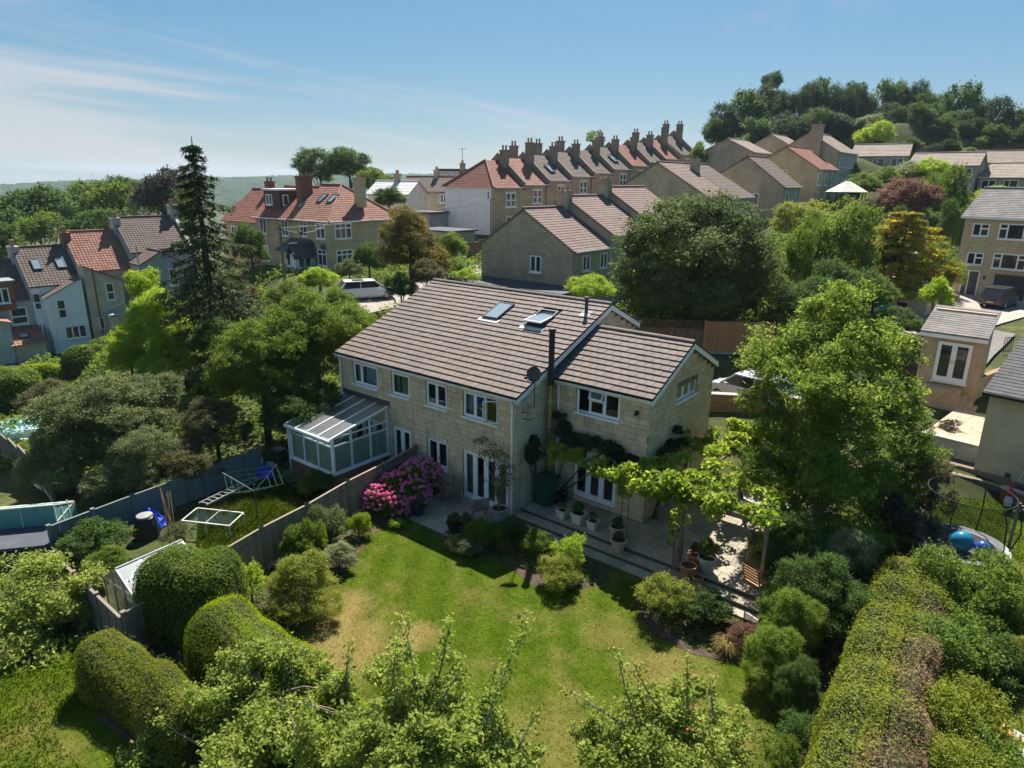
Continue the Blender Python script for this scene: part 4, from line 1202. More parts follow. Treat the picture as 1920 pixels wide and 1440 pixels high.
MB().box(-2.5, 1.5, 0, 3.6, 5.0, 8.3).build('wall', R_GREY, wl); MB().box(-2.8, 1.8, -.3, 3.3, 8.32, 8.52).build('roof', M_FELT2, wl)
for u in (-2.0, -.2): fwin(wl, 'S', u, 6.4, 1.2, 1.4, (1, 1), 0)
gb = thing('garage_row', 'grey concrete garages with flat roofs in front of the white rendered wall', 'garage', (-39.5, 36.8, 0))
MB().box(-4.5, 1.0, 0, 4, 3.9, 6.75).build('wall', R_PEB, gb); MB().box(-4.8, 1.3, -.3, 4.3, 6.76, 6.95).build('roof', M_FELT2, gb)
MB().box(-3.6, -1.2, -.05, .0, 4.2, 6.3).build('door', M_DKGREY, gb)
gb2 = thing('lean_to_garage', 'low pale garage with sheet roof beside the brown fence', 'garage', (-41.5, 33.2, 0))
MB().box(-3.5, 1.4, 0, 3.0, 3.9, 5.9).build('wall', R_PEB, gb2); MB().box(-3.8, 1.7, -.2, 3.2, 5.91, 6.05).build('roof', plain('pale_sheet_roof', (.45, .44, .41), .7, .3, .25), gb2)

# ---- brown gabled houses up the slope
def gable_house(name, label, x0, x1, y0, y1, gr, ze, zr, xr, wallm, roofm, group=None, ew=(), sw=(), split=None, chim=(), zb=None):
    h = thing(name, label, 'house', (x0, y0, 0), 0, group)
    w, d = x1 - x0, y1 - y0
    wall_prism(h, 0, w, 0, d, gr - 1, ze if zb is None else zb, zr, wallm, xr=xr - x0, zb=ze)
    MB().box(w, w + .03, .05, d - .05, gr - 1, ze - .1).build('side_wall', R_PEB, h)
    prism_roof(h, 0, w, .1, d - .1, (ze if zb is None else zb) + .08, zr + .08, roofm, xr=xr - x0, ov=.22, gauge=.33, zb=ze + .08)
    eave_gutter(h, (w + .26, .1, ze - .1), (w + .26, d - .1, ze - .1)); dpipe(h, w + .08, d - .3, gr, ze)
    for u, z, ww, hh, c in ew: fwin(h, 'E', u, z, ww, hh, c, w + .03)
    for u, z, ww, hh, c in sw: fwin(h, 'S', u, z, ww, hh, c, 0)
    for x, y, z, t in chim: chimney(h, x, y, z, z + t, .95, .75, S_GREY, 2, 'x', .3)
    return h
GRP = 'brown gabled houses up the slope'
gable_house('gabled_house', 'wide gabled stone house with pale brown roof above the round tree', -28.8, -16, 53.4, 60, 5.4, 10.75, 14.4, -22.4, S_GREY, T_PINKB, GRP, ew=[(1.4, 9.0, 1.2, 1.2, (1, 1)), (4.2, 9.0, 1.2, 1.2, (1, 1))], sw=[(8.2, 7.3, 1.3, 1.1, (1, 1))])
gable_house('gabled_house', 'brown-roofed half with a stubby chimney, joined to the wide gabled house', -28.8, -16, 60, 66.6, 6, 10.75, 14.4, -22.4, S_GREY, T_BRN, GRP, ew=[(1.2, 9.0, 1.2, 1.2, (1, 1)), (4.2, 9.0, 1.2, 1.2, (1, 1))], chim=[(7.8, .2, 12.9, 2.1)])
gable_house('gabled_house', 'red-brown gabled house with a white window in its gable', -24.5, -13.7, 70.3, 77.2, 7.9, 11.95, 15.5, -18.6, S_GREY, T_BRN, GRP, ew=[(1.0, 9.9, .9, 1.4, (1,)), (4.3, 9.9, .9, 1.4, (1,))], sw=[(6.4, 9.6, 1.5, 1.5, (1, 1))])
gable_house('gabled_house', 'gabled house with red roof and dark open window, above the gazebo', -22.4, -13.0, 81.2, 91.4, 9.2, 14.3, 17.1, -17.4, S_YEL, T_RED, GRP, ew=[(.8, 12.1, 1.1, 1.6, (1,)), (4.0, 12.1, 1.1, 1.6, (1,)), (7.2, 12.1, 1.1, 1.6, (1,)), (.8, 9.4, 1.2, 1.9, (1,)), (4.5, 9.4, 1.2, 1.9, (1,))], sw=[(4.2, 12.6, 1.2, 1.5, (1,))])
hb = gable_house('gabled_house', 'tall grey gabled block with a broad chimney breast below the woods', -23, -14.0, 94.5, 106, 9.8, 16.95, 19.7, -18.5, S_GREY, T_BUFF, GRP, ew=[(1 + 2.4 * i, 14.7, 1.1, 1.4, (1, 1)) for i in range(4)] + [(1 + 2.4 * i, 11.8, 1.1, 1.4, (1, 1)) for i in range(4)])
MB().box(4.9, 6.5, -.7, .05, 9, 20.6).box(4.8, 6.6, -.8, .1, 20.6, 20.8).build('chimney_breast', S_GREY, hb)
h9 = gable_house('gabled_house', 'pale grey gabled house below the wooded hill, left of the row', -34.5, -26.0, 92, 100.5, 12, 17.0, 19.0, -30.2, S_GREY, T_BUFF, GRP, ew=[(1.2, 14.6, 1.4, 1.2, (1, 1)), (4.8, 14.6, 1.4, 1.2, (1, 1))])
gable_house('gabled_house', 'farther pale roofed gable house just under the trees', -31, -24, 104, 112, 13, 18.3, 20.2, -27.5, S_GREY, T_BUFF, GRP)
gable_house('gabled_house', 'third pale gable tucked beneath the wooded hill', -26, -20, 113, 120, 14.5, 19.2, 20.8, -23, S_GREY, T_BUFF, GRP)

# ---- long pale rows on the right hillside
def row_house(label, pa, pb, dep, dep2, hz, hroof, gr, n, mat=R_PEB, roofm=T_BUFF, floors=2, glz=True):
    """a row facing us between two photo points at the eave"""
    a = P(*pa, dep); b = P(*pb, dep2); rz = math.atan2(b.y - a.y, b.x - a.x); w = math.hypot(b.x - a.x, b.y - a.y)
    h = thing('row_of_flats', label, 'house', (a.x, a.y, 0), rz, 'pale rows on the right hillside')
    ze = (a.z + b.z) / 2; d = 8
    wall_prism(h, 0, w, 0, d, ze - hz, ze, ze + hroof, mat, axis='x'); prism_roof(h, 0, w, 0, d, ze + .05, ze + hroof, roofm, axis='x', ov=.3, gauge=.5)
    eave_gutter(h, (0, -.33, ze - .1), (w, -.33, ze - .1))
    for f in range(floors):
        for k in range(n):
            u = w * (k + .5) / n - .9
            fwin(h, 'S', u, ze - 1.75 - 2.6 * f, 1.8, 1.35, (1, 1.4) if (k + f) % 2 else (1, 1), 0)
    return h, w, ze
row_house('long pale house row with four white windows below the round trees', (1598, 291), (1702, 292), 112, 108, 5.4, 1.9, 9, 3)
row_house('pale row with white windows left of the steep path', (1706, 303), (1832, 316), 100, 95, 5.4, 1.8, 9, 3)
row_house('low pale row along the right edge above the three-storey house', (1838, 322), (1962, 342), 96, 90, 5.4, 1.9, 9, 3)
row_house('upper long pale roof under the big trees', (1672, 286), (1812, 297), 122, 118, 5, 1.9, 11, 3)
row_house('upper pale roof at the right edge under the trees', (1832, 296), (1960, 312), 112, 108, 5, 1.9, 11, 3)

# ---- three-storey house at the right edge
a = P(1812, 403, 63)
h3 = thing('three_storey_house', 'tall three-storey buff house with dark garage door at the right edge', 'house', (a.x, a.y, 0), R_(-12))
ze = a.z; gr = 2.3
wall_prism(h3, 0, 9.5, 0, 8.5, gr - .5, ze, ze + 2.4, S_YEL, axis='x'); prism_roof(h3, 0, 9.5, 0, 8.5, ze + .05, ze + 2.4, T_GREY, axis='x', ov=.3, gauge=.3)
MB().box(-.3, 9.8, -.36, -.3, ze - .3, ze - .05).build('fascia', R_WHITE, h3)
for z, hh in ((ze - 2.0, 1.35), (ze - 4.65, 1.35)):
    fwin(h3, 'S', .75, z + .15, 1.35, 1.15, (1, 1), 0, tops={1: .4}); fwin(h3, 'S', 2.85, z, 2.6, 1.4, (1, 2.1, 1), 0, tops={0: .4, 2: .4})
    fwin(h3, 'S', 6.6, z, 2.4, 1.4, (1, 1.8, 1), 0, tops={0: .4, 2: .4})
fd = MB().box(.75, 1.15, -.05, .02, gr + .1, gr + 2.3).box(1.25, 2.0, -.05, .02, gr + .1, gr + 2.3).build('front_door', M_DKGREY, h3)
MB().box(.65, .75, -.07, .02, gr, gr + 2.4).box(1.15, 1.25, -.07, .02, gr, gr + 2.4).box(2.0, 2.1, -.07, .02, gr, gr + 2.4).box(.65, 2.1, -.07, .02, gr + 2.3, gr + 2.4).build('door_frame', M_WHITE, fd)
gd = MB()
for k in range(8): gd.box(3.3, 5.8, -.04 - .01 * (k % 2), .02, gr + .1 + .27 * k, gr + .36 + .27 * k)
gd.build('garage_door', plain('navy_door', (.035, .04, .055), .5, .4, .2), h3)
MB().box(2.4, 2.55, -.16, 0, gr + 1.7, gr + 1.95).build('wall_lamp', M_DKGREY, h3)
M_TARM = plain('tarmac', (.17, .15, .14), .9, .2, .2, 2)
M_BLOCKP = plain('block_paving', (.36, .3, .26), .85, .2, .2, 3)

# ---- garden room with steps
a = P(1734, 619, 36)
gr_ = thing('garden_room', 'small flat-fronted garden room with slate roof and white double doors', 'outbuilding', (a.x, a.y, 0), R_(-3))
zb_ = 1.2; ze = a.z
MB().box(0, 2.75, 0, 2.6, zb_ - .4, ze).box(.0, 2.75, 2.2, 2.6, ze, ze + .9).poly([(0, 0, ze), (0, 2.6, ze), (0, 2.6, ze + .9)]).poly([(2.75, 0, ze), (2.75, 2.6, ze + .9), (2.75, 2.6, ze)]).build('wall', plain('buff_stone_render', (.42, .33, .22), .85, .2, .2, 2), gr_)
mb = MB(); course_roof(mb, (-.15, -.25, ze + .02), (2.9, -.25, ze + .02), (2.9, 2.8, ze + 1.0), (-.15, 2.8, ze + 1.0), .25, .02)
mb.quad((-.15, -.25, ze - .06), (-.15, 2.8, ze + .92), (2.9, 2.8, ze + .92), (2.9, -.25, ze - .06)); mb.quad((2.9, -.25, ze - .06), (2.9, 2.8, ze + .92), (2.9, 2.8, ze + 1.0), (2.9, -.25, ze + .02)); mb.quad((-.15, -.25, ze - .06), (2.9, -.25, ze - .06), (2.9, -.25, ze + .02), (-.15, -.25, ze + .02))
mb.build('roof', T_GREY, gr_)
MB().box(-.15, 2.9, -.27, -.2, ze - .25, ze - .06).build('fascia', R_WHITE, gr_)
window(gr_, MF(.75, -.03, ze - 2.55), 1.55, 2.1, (1, 1), door=True, handles=True, fr=.08)
stt = MB()
for k in range(4):
    stt.box(-.1, 2.2 + .28 * k, -.95 - .0 * k, -.02, zb_ - .1 + .0, zb_ + .95 - .27 * k) if k == 0 else stt.box(2.2 + .28 * (k - 1), 2.2 + .28 * k, -.95, -.02, zb_ - .1, zb_ + .95 - .27 * k)
stt.box(-.3, 2.75, -1.45, -.96, zb_ - .3, zb_ + .15)
stt.build('steps', plain('sandstone', (.45, .34, .23), .85, .2, .2, 3), gr_)
# ---- buff house corner at the right edge
a = P(1858, 735, 27.5)
hw = thing('buff_house', 'buff rendered house corner with grey slate roof at the right edge', 'house', (a.x, a.y, 0), R_(-10))
ze = a.z
MB().box(0, 9, 0, 9, .3, ze).build('wall', R_CREAM, hw)
mb = MB(); course_roof(mb, (-.2, -.3, ze + .05), (9.2, -.3, ze + .05), (9.2, 5, ze + 2.0), (-.2, 5, ze + 2.0), .25, .02); mb.poly([(0, 0, ze), (0, 5, ze + 1.9), (0, 9, ze)]); mb.quad((-.2, -.3, ze - .05), (-.2, 5, ze + 1.9), (9.2, 5, ze + 1.9), (9.2, -.3, ze - .05)); mb.build('roof', T_DARK, hw)
MB().bar((-.2, -.36, ze - .02), (9.2, -.36, ze - .02), .12).build('gutter', M_BLACK, hw)
fwin(hw, 'S', 1.7, ze - 1.9, 1.4, 1.1, (1, 1), 0)
for k in range(3): MB().box(1.1, 1.3, -.03, 0, .9, 1.1).build('air_brick', M_DKGREY, hw) if k == 0 else None

# ---- old terrace in the valley on the left
ROW = Vector(P(62, 655, 63)); ROWZ = R_(85); gr = ROW.z
def rowpt(s, off=0):
    return (ROW.x + math.cos(ROWZ) * s - math.sin(ROWZ) * off, ROW.y + math.sin(ROWZ) * s + math.cos(ROWZ) * off, 0)
def old_house(label, s0, s1, ze, zr, wallm, roofm, off=1.6, depth=8, name='cottage'):
    h = thing(name, label, 'house', rowpt(s0, off), ROWZ, 'old terrace in the valley')
    w = s1 - s0
    wall_prism(h, 0, w, 0, depth, gr - 2, ze, zr, wallm, axis='x'); prism_roof(h, 0, w, 0, depth, ze + .06, zr, roofm, axis='x', ov=.12, gauge=.32)
    pw = MB()
    a = [(w - .15, -.15, ze - .3), (w - .15, -.15, ze + .25), (w - .15, depth / 2, zr + .35), (w - .15, depth / 2, zr - .8)]; b = [(w + .15, y, z) for _, y, z in a]
    pw.poly(a[::-1]); pw.poly(b)
    for i in range(4): pw.quad(a[i], a[(i + 1) % 4], b[(i + 1) % 4], b[i])
    pw.build('party_wall', R_GREY, h)
    chimney(h, w, depth / 2, zr - .6, zr + 1.25, .75, 1.1, S_BRICK if label.startswith('white') else R_GREY, 3, 'y', .6)
    return h
def wing(h, x0, x1, out, ze, zr, wallm, roofm, lean):
    """rear wing; lean 'L' slopes down to the left, 'R' to the right, 'G' is a gable"""
    if lean == 'G':
        wall_prism(h, x0, x1, -out, 0, gr - 2, ze, zr, wallm, axis='y', name='rear_wing'); prism_roof(h, x0, x1, -out, 0, ze + .05, zr + .05, roofm, axis='y', ov=.15, gauge=.32, name='wing_roof')
        return
    zl, zr_ = (ze, zr) if lean == 'L' else (zr, ze)
    m = MB(); m.poly([(x0, -out, gr - 2), (x1, -out, gr - 2), (x1, -out, zr_), (x0, -out, zl)]); m.quad((x0, -out, gr - 2), (x0, -out, zl), (x0, 0, zl), (x0, 0, gr - 2)); m.quad((x1, -out, gr - 2), (x1, 0, gr - 2), (x1, 0, zr_), (x1, -out, zr_)); m.quad((x0, 0, zl), (x0, 0, gr), (x1, 0, gr), (x1, 0, zr_))
    m.build('rear_wing', wallm, h)
    r = MB()
    if lean == 'L': course_roof(r, (x0 - .15, .5, zl + .03), (x0 - .15, -out - .15, zl + .03), (x1, -out - .15, zr_ + .08), (x1, .5, zr_ + .08), .32)
    else: course_roof(r, (x1 + .15, -out - .15, zr_ + .03), (x1 + .15, .5, zr_ + .03), (x0, .5, zl + .08), (x0, -out - .15, zl + .08), .32)
    r.build('wing_roof', roofm, h)
h = old_house('brick and render cottage cut by the left edge, with dormer and skylight', -5.5, 1.0, 1.3, 4.6, R_GREY, T_BRN)
dmm = MB().box(2.6, 5.2, -.1, 3, .4, 3.0).build('dormer', S_BRICK, h); MB().box(2.4, 5.4, -.3, 3.2, 3.0, 3.15).build('dormer_roof', M_LEAD, dmm); fwin(h, 'S', 3.2, 1.1, 1.6, 1.4, (1, 1, 1), -.1)
wing(h, 1.0, 4.0, 2.6, -.3, .5, plain('sage_render', (.4, .46, .42), .85, .2, .15, 1.2), T_RED2, 'R'); fwin(h, 'S', 4.6, -1.0, 1.3, 1.6, (1,), 0, tops={0: .8})
m = MB(); m.box(3.9, 6.4, -2.6, 0, gr - 2, -2.4); m.build('kitchen_wing', R_CREAM, h); m = MB(); course_roof(m, (3.7, -2.9, -2.4), (6.5, -2.9, -2.4), (6.5, 0, -1.2), (3.7, 0, -1.2), .32); m.build('kitchen_roof', T_RED2, h); roofwin(h, slopeM(4.6, -2.0, -1.98, math.atan2(1.2, 2.9)), .8, 1.0)
roofwin(h, slopeM(3.4, 2.6, 1.36 + 2.6 * .825 + .06, math.atan2(3.3, 4)), 1.0, 1.0)
h = old_house('white rendered cottage with brown roof, two skylights and blue-lit windows', 1.0, 5.5, 2.4, 5.7, R_WHITE, T_BRN)
wing(h, .75, 3.9, 1.6, 1.35, 2.95, R_WHITE, T_BRN, 'L')
fwin(h, 'S', .05, .15, .65, 1.6, (1,), 0, tops={0: .85}); fwin(h, 'S', 1.5, -.65, .75, 1.8, (1,), -1.6, tops={0: .85}); window(h, MF(.0, -.03, gr), .72, 2.1, (1, 1), door=True, sill=False); fwin(h, 'S', 1.8, gr + .5, 1.8, 1.25, (1, 1, 1), -1.6)
MB().tube([(.7, -.1, 2.2), (.7, -.1, gr)], .05, 6).tube([(1.0, -1.7, 1.4), (1.0, -1.7, gr)], .05, 6).build('downpipe', M_WHITE, h)
pc = math.atan2(3.3, 4)
roofwin(h, slopeM(.9, 1.5, 2.46 + 1.5 * .825 + .06, pc), .75, 1.4); roofwin(h, slopeM(2.9, 1.5, 2.46 + 1.5 * .825 + .06, pc), .75, 1.4)
h = old_house('cottage with bright red tiled roof and cream wing with a rusty pipe', 5.5, 10.4, 3.4, 6.95, R_PINK, T_RED2, off=2.0)
wing(h, -.3, 2.95, 2.0, 2.35, 4.05, R_CREAM, T_BRN, 'R')
fwin(h, 'S', 1.35, .6, .75, 1.7, (1,), -2.0, tops={0: .85}); fwin(h, 'S', .3, gr + 1.0, .5, 1.2, (1,), -2.0, sill=False); MB().tube([(.45, -2.1, 3.9), (.45, -2.1, gr)], .06, 6).build('soil_pipe', plain('rusty_pipe', (.22, .1, .07), .8, .2, .3), h); MB().tube([(2.75, -2.1, 2.3), (2.75, -2.1, .2), (.9, -2.15, -.3), (.85, -2.15, gr)], .045, 6).build('downpipe', M_WHITE, h)
MB().box(1.0, 4.6, -3.6, -1.8, gr - 2, -.7).build('lean_to', R_CREAM, h); MB().box(.8, 4.8, -3.8, -1.7, -.7, -.55).build('lean_to_roof', plain('pale_felt', (.42, .38, .36), .8, .2, .2), h)
h = old_house('tall cottage with brown roof and grey rendered gable wing, beside the spruce', 10.4, 16.5, 4.9, 8.2, R_GREY, T_BRN, off=2.4)
wing(h, -.4, 3.7, 3.4, 3.95, 5.1, R_GREY, T_BRN, 'G'); fwin(h, 'S', .45, 2.0, .75, 1.3, (1,), -3.4, tops={0: .5}); fwin(h, 'S', 2.2, 1.6, .85, 1.8, (1,), -3.4, tops={0: .5}); fwin(h, 'S', 4.4, 1.4, .9, 1.6, (1,), 0); MB().tube([(-.5, -3.3, 5.9), (-.5, -3.3, gr)], .06, 6).build('flue_pipe', M_STEEL, h)

# ---- houses beyond, in the middle distance
def back_house(label, px, py, dep, w, d, hz, hr, wallm, roofm, rz=0, nw=2):
    a = P(px, py, dep); h = thing('distant_house', label, 'house', (a.x, a.y, 0), rz, 'houses in the middle distance')
    ze = a.z; wall_prism(h, 0, w, 0, d, ze - hz, ze, ze + hr, wallm, axis='x'); prism_roof(h, 0, w, 0, d, ze + .05, ze + hr, roofm, axis='x', ov=.3, gauge=.4)
    for k in range(nw): fwin(h, 'S', w * (k + .5) / nw - .8, ze - 1.7, 1.7, 1.2, (1, 1, 1), 0)
    chimney(h, w * .5, d * .5, ze + hr - .4, ze + hr + 1.0, .7, .9, S_GREY)
    return h
back_house('grey house with brown roof and chimney behind the dark bush', 752, 357, 100, 9, 7, 7, 2.0, S_GREY, T_BRN, R_(28), 2)
hh_ = back_house('grey dark-roofed house with an aerial, left of the terrace', 812, 349, 108, 8, 7, 8, 2.6, S_GREY, T_DARK, R_(28), 2)
MB().tube([(4, 3.5, P(812, 349, 108).z + 3.4), (4, 3.5, P(812, 349, 108).z + 6.0)], .04, 5).tube([(3.4, 3.5, P(812, 349, 108).z + 5.8), (4.7, 3.5, P(812, 349, 108).z + 5.8)], .03, 5).build('aerial', M_DKGREY, hh_)
back_house('white-walled house with a pale roof behind the red hipped house', 690, 362, 92, 6, 6, 5, 1.6, R_WHITE, plain('pale_sheet_roof2', (.5, .5, .5), .7, .3, .2), R_(20), 1)

# ---- roads and drives draped on the terrain
def drape(name, pts, mat, lift=.03, step=1.0):
    """a strip between left and right edge polylines, laid on the ground"""
    vs_ = []; fs = []
    L = [(Vector(a), Vector(b)) for a, b in pts]
    rowsn = []
    for (a0, b0), (a1, b1) in zip(L[:-1], L[1:]):
        n = max(1, int(max((a1 - a0).length, (b1 - b0).length) / step))
        for i in range(n): rowsn.append((a0.lerp(a1, i / n), b0.lerp(b1, i / n)))
    rowsn.append(L[-1])
    nc = 6
    for a, b in rowsn:
        for j in range(nc + 1):
            p = a.lerp(b, j / nc); vs_.append((p.x, p.y, gz(p.x, p.y) + lift))
    for i in range(len(rowsn) - 1):
        for j in range(nc):
            k = i * (nc + 1) + j; fs.append((k, k + 1, k + nc + 2, k + nc + 1))
    return tag(link(name, fast_mesh(name, vs_, fs, mat, True)), kind='structure')
drape('road', [((-31.5, 9), (-24, 7)), ((-31.5, 16), (-24.5, 15)), ((-30, 24), (-24, 24)), ((-31, 33), (-25.5, 33)), ((-34, 45), (-29, 45)), ((-36, 75), (-31, 75))], plain('pale_road', (.3, .26, .23), .9, .2, .18, 1.2), .05)
drape('driveway', [((3.5, 39), (9, 36)), ((4.2, 52), (13.5, 50)), ((5.5, 61), (16, 58))], M_BLOCKP, .06)
drape('access_road', [((7.6, 32), (12, 30)), ((7.2, 44), (13, 42))], M_TARM, .12)
drape('side_path', [((2.5, 47), (3.4, 47)), ((3.5, 58), (4.6, 58)), ((1, 74), (2, 74))], M_CONC, .08)
# ================================================================== VEGETATION
L_OAK = leaf_mat('dark_green_leaves', (.045, .09, .02), (.095, .16, .034), (.18, .24, .055), .3)
L_MID = leaf_mat('green_leaves', (.07, .125, .016), (.15, .22, .03), (.3, .35, .055), .35)
L_LIME = leaf_mat('lime_leaves', (.174, .275, .022), (.319, .435, .043), (.464, .551, .087), .42)
L_APPLE = leaf_mat('apple_leaves', (.15, .21, .035), (.31, .37, .075), (.5, .52, .16), .35, .4, .45)
L_GREYG = leaf_mat('grey_green_leaves', (.085, .115, .04), (.18, .21, .085), (.33, .34, .17), .28)
L_BROWNG = leaf_mat('brownish_leaves', (.072, .080, .029), (.145, .138, .058), (.261, .203, .102), .28)
L_GOLD = leaf_mat('golden_brown_leaves', (.1, .095, .025), (.19, .165, .045), (.3, .24, .08), .4)
L_COPPER = leaf_mat('copper_leaves', (.13, .075, .05), (.24, .14, .095), (.36, .23, .16), .35)
L_PURPLE = leaf_mat('purple_leaves', (.035, .035, .03), (.075, .068, .06), (.12, .1, .09), .2)
L_YEL = leaf_mat('golden_yellow_leaves', (.22, .2, .02), (.38, .34, .03), (.5, .45, .07), .4)
L_ASH = leaf_mat('ash_leaves', (.08, .155, .02), (.2, .28, .04), (.4, .44, .08), .4, .4, .4)
L_VINE = leaf_mat('vine_leaves', (.131, .203, .026), (.275, .362, .043), (.435, .493, .087), .45)
L_IVY = leaf_mat('dark_ivy_leaves', (.018, .039, .015), (.038, .068, .024), (.075, .112, .045), .15, .35, .5)
L_HEDGE = leaf_mat('clipped_hedge_leaves', (.14, .21, .004), (.24, .32, .008), (.34, .4, .02), .3)
L_YEW = leaf_mat('yew_hedge_leaves', (.12, .15, .014), (.22, .25, .028), (.34, .35, .07), .25)
L_CON = leaf_mat('conifer_needles', (.04, .062, .022), (.075, .105, .035), (.13, .155, .055), .2)
L_LEYL = leaf_mat('bright_conifer_sprays', (.087, .145, .023), (.174, .261, .041), (.290, .362, .087), .35)
L_DRY = leaf_mat('dead_hedge_leaves', (.232, .160, .087), (.406, .275, .160), (.551, .406, .261), .25)
L_STRAW = leaf_mat('straw_grass_blades', (.232, .189, .065), (.406, .304, .116), (.522, .406, .189), .35)
L_PINK = leaf_mat('pink_petals', (.66, .14, .3), (.78, .26, .44), (.85, .45, .58), .3, .6, .2)
L_PINK_SHADE = leaf_mat('shaded_pink_petals', (.58, .15, .34), (.7, .26, .46), (.78, .42, .58), .3, .6, .2)  # the same blooms out of the sun, purple shade put into the petal colour
L_SAGE = leaf_mat('sage_leaves', (.160, .189, .087), (.290, .319, .160), (.406, .420, .232), .3)
L_MIDG = leaf_mat('grey_green_dome_leaves', (.055, .09, .026), (.115, .16, .045), (.24, .28, .1), .3)
L_WOOD = leaf_mat('woodland_leaves', (.03, .055, .02), (.065, .1, .03), (.18, .2, .06), .25)
L_YGR = leaf_mat('yellow_green_leaves', (.15, .19, .03), (.26, .29, .045), (.4, .4, .08), .35)

def leaf_verts(pts, nrm, size, aspect, rs, jit=.45, droop=0):
    n = len(pts)
    nr = nrm + rs.normal(0, jit, (n, 3)); nr /= np.linalg.norm(nr, axis=1, keepdims=True) + 1e-9
    t = rs.normal(0, 1, (n, 3)); t[:, 2] -= droop; t -= nr * (t * nr).sum(1, keepdims=True); t /= np.linalg.norm(t, axis=1, keepdims=True) + 1e-9
    b = np.cross(nr, t)
    s = (size * rs.uniform(.6, 1.25, n))[:, None]
    v = np.empty((n, 4, 3), np.float32)
    v[:, 0] = pts - t * s * .5; v[:, 1] = pts + b * s * aspect * .5 + t * s * .05; v[:, 2] = pts + t * s * .5 - nr * s * .12; v[:, 3] = pts - b * s * aspect * .5 + t * s * .05
    return v
def leaf_mesh(name, parts, mat):
    v = np.concatenate(parts).reshape(-1, 3)
    return fast_mesh(name, v, np.arange(len(v)).reshape(-1, 4), mat)
def sph(rs, n):
    d = rs.normal(0, 1, (n, 3)); return d / np.linalg.norm(d, axis=1, keepdims=True)
def clump_leaves(rs, centers, radii, n, size, aspect=.55, origin=(0, 0, 0), jit=.5, outward=.5, droop=.3, flat=1.0):
    """leaves on the outer shells of clumps"""
    centers = np.asarray(centers, float); radii = np.asarray(radii, float)
    w = radii ** 2; k = rs.choice(len(centers), n, p=w / w.sum())
    d = sph(rs, n); out = centers[k] - np.asarray(origin); out /= np.linalg.norm(out, axis=1, keepdims=True) + 1e-6
    bad = (d * out).sum(1) < -.25; d[bad] = -d[bad]
    r = radii[k] * (.5 + .55 * rs.uniform(0, 1, n) ** .6)
    off = d * r[:, None]; off[:, 2] *= flat
    p = centers[k] + off
    stray = rs.uniform(0, 1, n) < .035; p[stray] += d[stray] * (radii[k][stray] * rs.uniform(.05, .4, stray.sum()))[:, None]
    nr = d * outward * .7 + np.array([0, 0, .5])
    jit = jit * 1.35
    return leaf_verts(p, nr, size, aspect, rs, jit, droop)
def make_clumps(rs, n, rx, ry, rz, cr, inner=.25, low=-.55):
    c = []; r = []
    while len(c) < n:
        d = sph(rs, 1)[0]
        if d[2] < low: continue
        q = (1 - inner * rs.uniform() ** 1.5) * rs.uniform(.72, 1.14)
        c.append((d[0] * rx * q * .82, d[1] * ry * q * .82, d[2] * rz * q * .82)); r.append(cr * rs.uniform(.5, 1.5))
    return np.array(c), np.array(r)
def lobes_clumps(rs, nlobe, rz=1., low=-.35, lob=(.3, .48), reach=(.42, .8), cl=(.07, .16), dens=34):
    """a crown as limbs with their own lobes, each carrying many small sprays, with gaps between them"""
    L = [((0, 0, .05), .5)]; k = 0; tries = 0
    while len(L) < nlobe + 1 and tries < 900:
        tries += 1
        d = sph(rs, 1)[0]
        if d[2] < low: continue
        r = rs.uniform(*lob); q = rs.uniform(*reach)
        c = np.array([d[0] * q, d[1] * q, d[2] * q * rz])
        if any(np.linalg.norm(c - np.array(o[0])) < .55 * (r + o[1]) for o in L[1:]): continue
        L.append((c, r))
    C = []; R = []; O = []
    for c, r in L:
        n = int(dens * r * r * 12)
        d = sph(rs, n); d = d[d[:, 2] > -.65]
        p = np.asarray(c) + d * (r * rs.uniform(.72, 1.06, len(d)))[:, None] * np.array([1, 1, .9])
        for q in p:
            if any(np.linalg.norm(q - np.asarray(o)) < .78 * ro for o, ro in L if o is not c): continue
            C.append(q); R.append(rs.uniform(*cl)); O.append(c)
    return np.array(C), np.array(R), L
def spray_leaves(rs, C, R, nl, size, aspect, jit=.6, flat=.62):
    w = R ** 1.6; k = rs.choice(len(C), nl, p=w / w.sum())
    off = rs.normal(0, .55, (nl, 3)) * R[k][:, None]; off[:, 2] *= flat
    p = C[k] + off; d = C[k] / (np.linalg.norm(C[k], axis=1, keepdims=True) + 1e-6)
    return leaf_verts(p, d * .3 + np.array([0, 0, .6]), size * rs.uniform(.6, 1.3, nl), aspect, rs, jit, .4)
def proto(seed, nlobe, nl, size, aspect, rz=1., low=-.35, jit=.65, **kw):
    rs = np.random.RandomState(seed)
    C, R, L = lobes_clumps(rs, nlobe, rz, low, **kw)
    parts = [spray_leaves(rs, C, R, nl, size, aspect, jit)]
    for c, r in L:                                           # sparse leaves inside each lobe
        n = nl // 90; d = sph(rs, n) * (r * rs.uniform(.2, .75, n))[:, None] + np.asarray(c)
        parts.append(leaf_verts(d, np.tile([0, 0, 1.], (n, 1)), size * 1.3, aspect, rs, .9))
    # leading shoots
    for q in range(26):
        i = rs.randint(len(C)); d = C[i] / np.linalg.norm(C[i]) + [0, 0, .4]; t = rs.uniform(.02, .16, 26)
        parts.append(leaf_verts(C[i] + d * t[:, None] + rs.normal(0, .012, (26, 3)), np.tile(d, (26, 1)), size * .8, aspect, rs, .7))
    return leaf_mesh('crown', parts, L_MID)
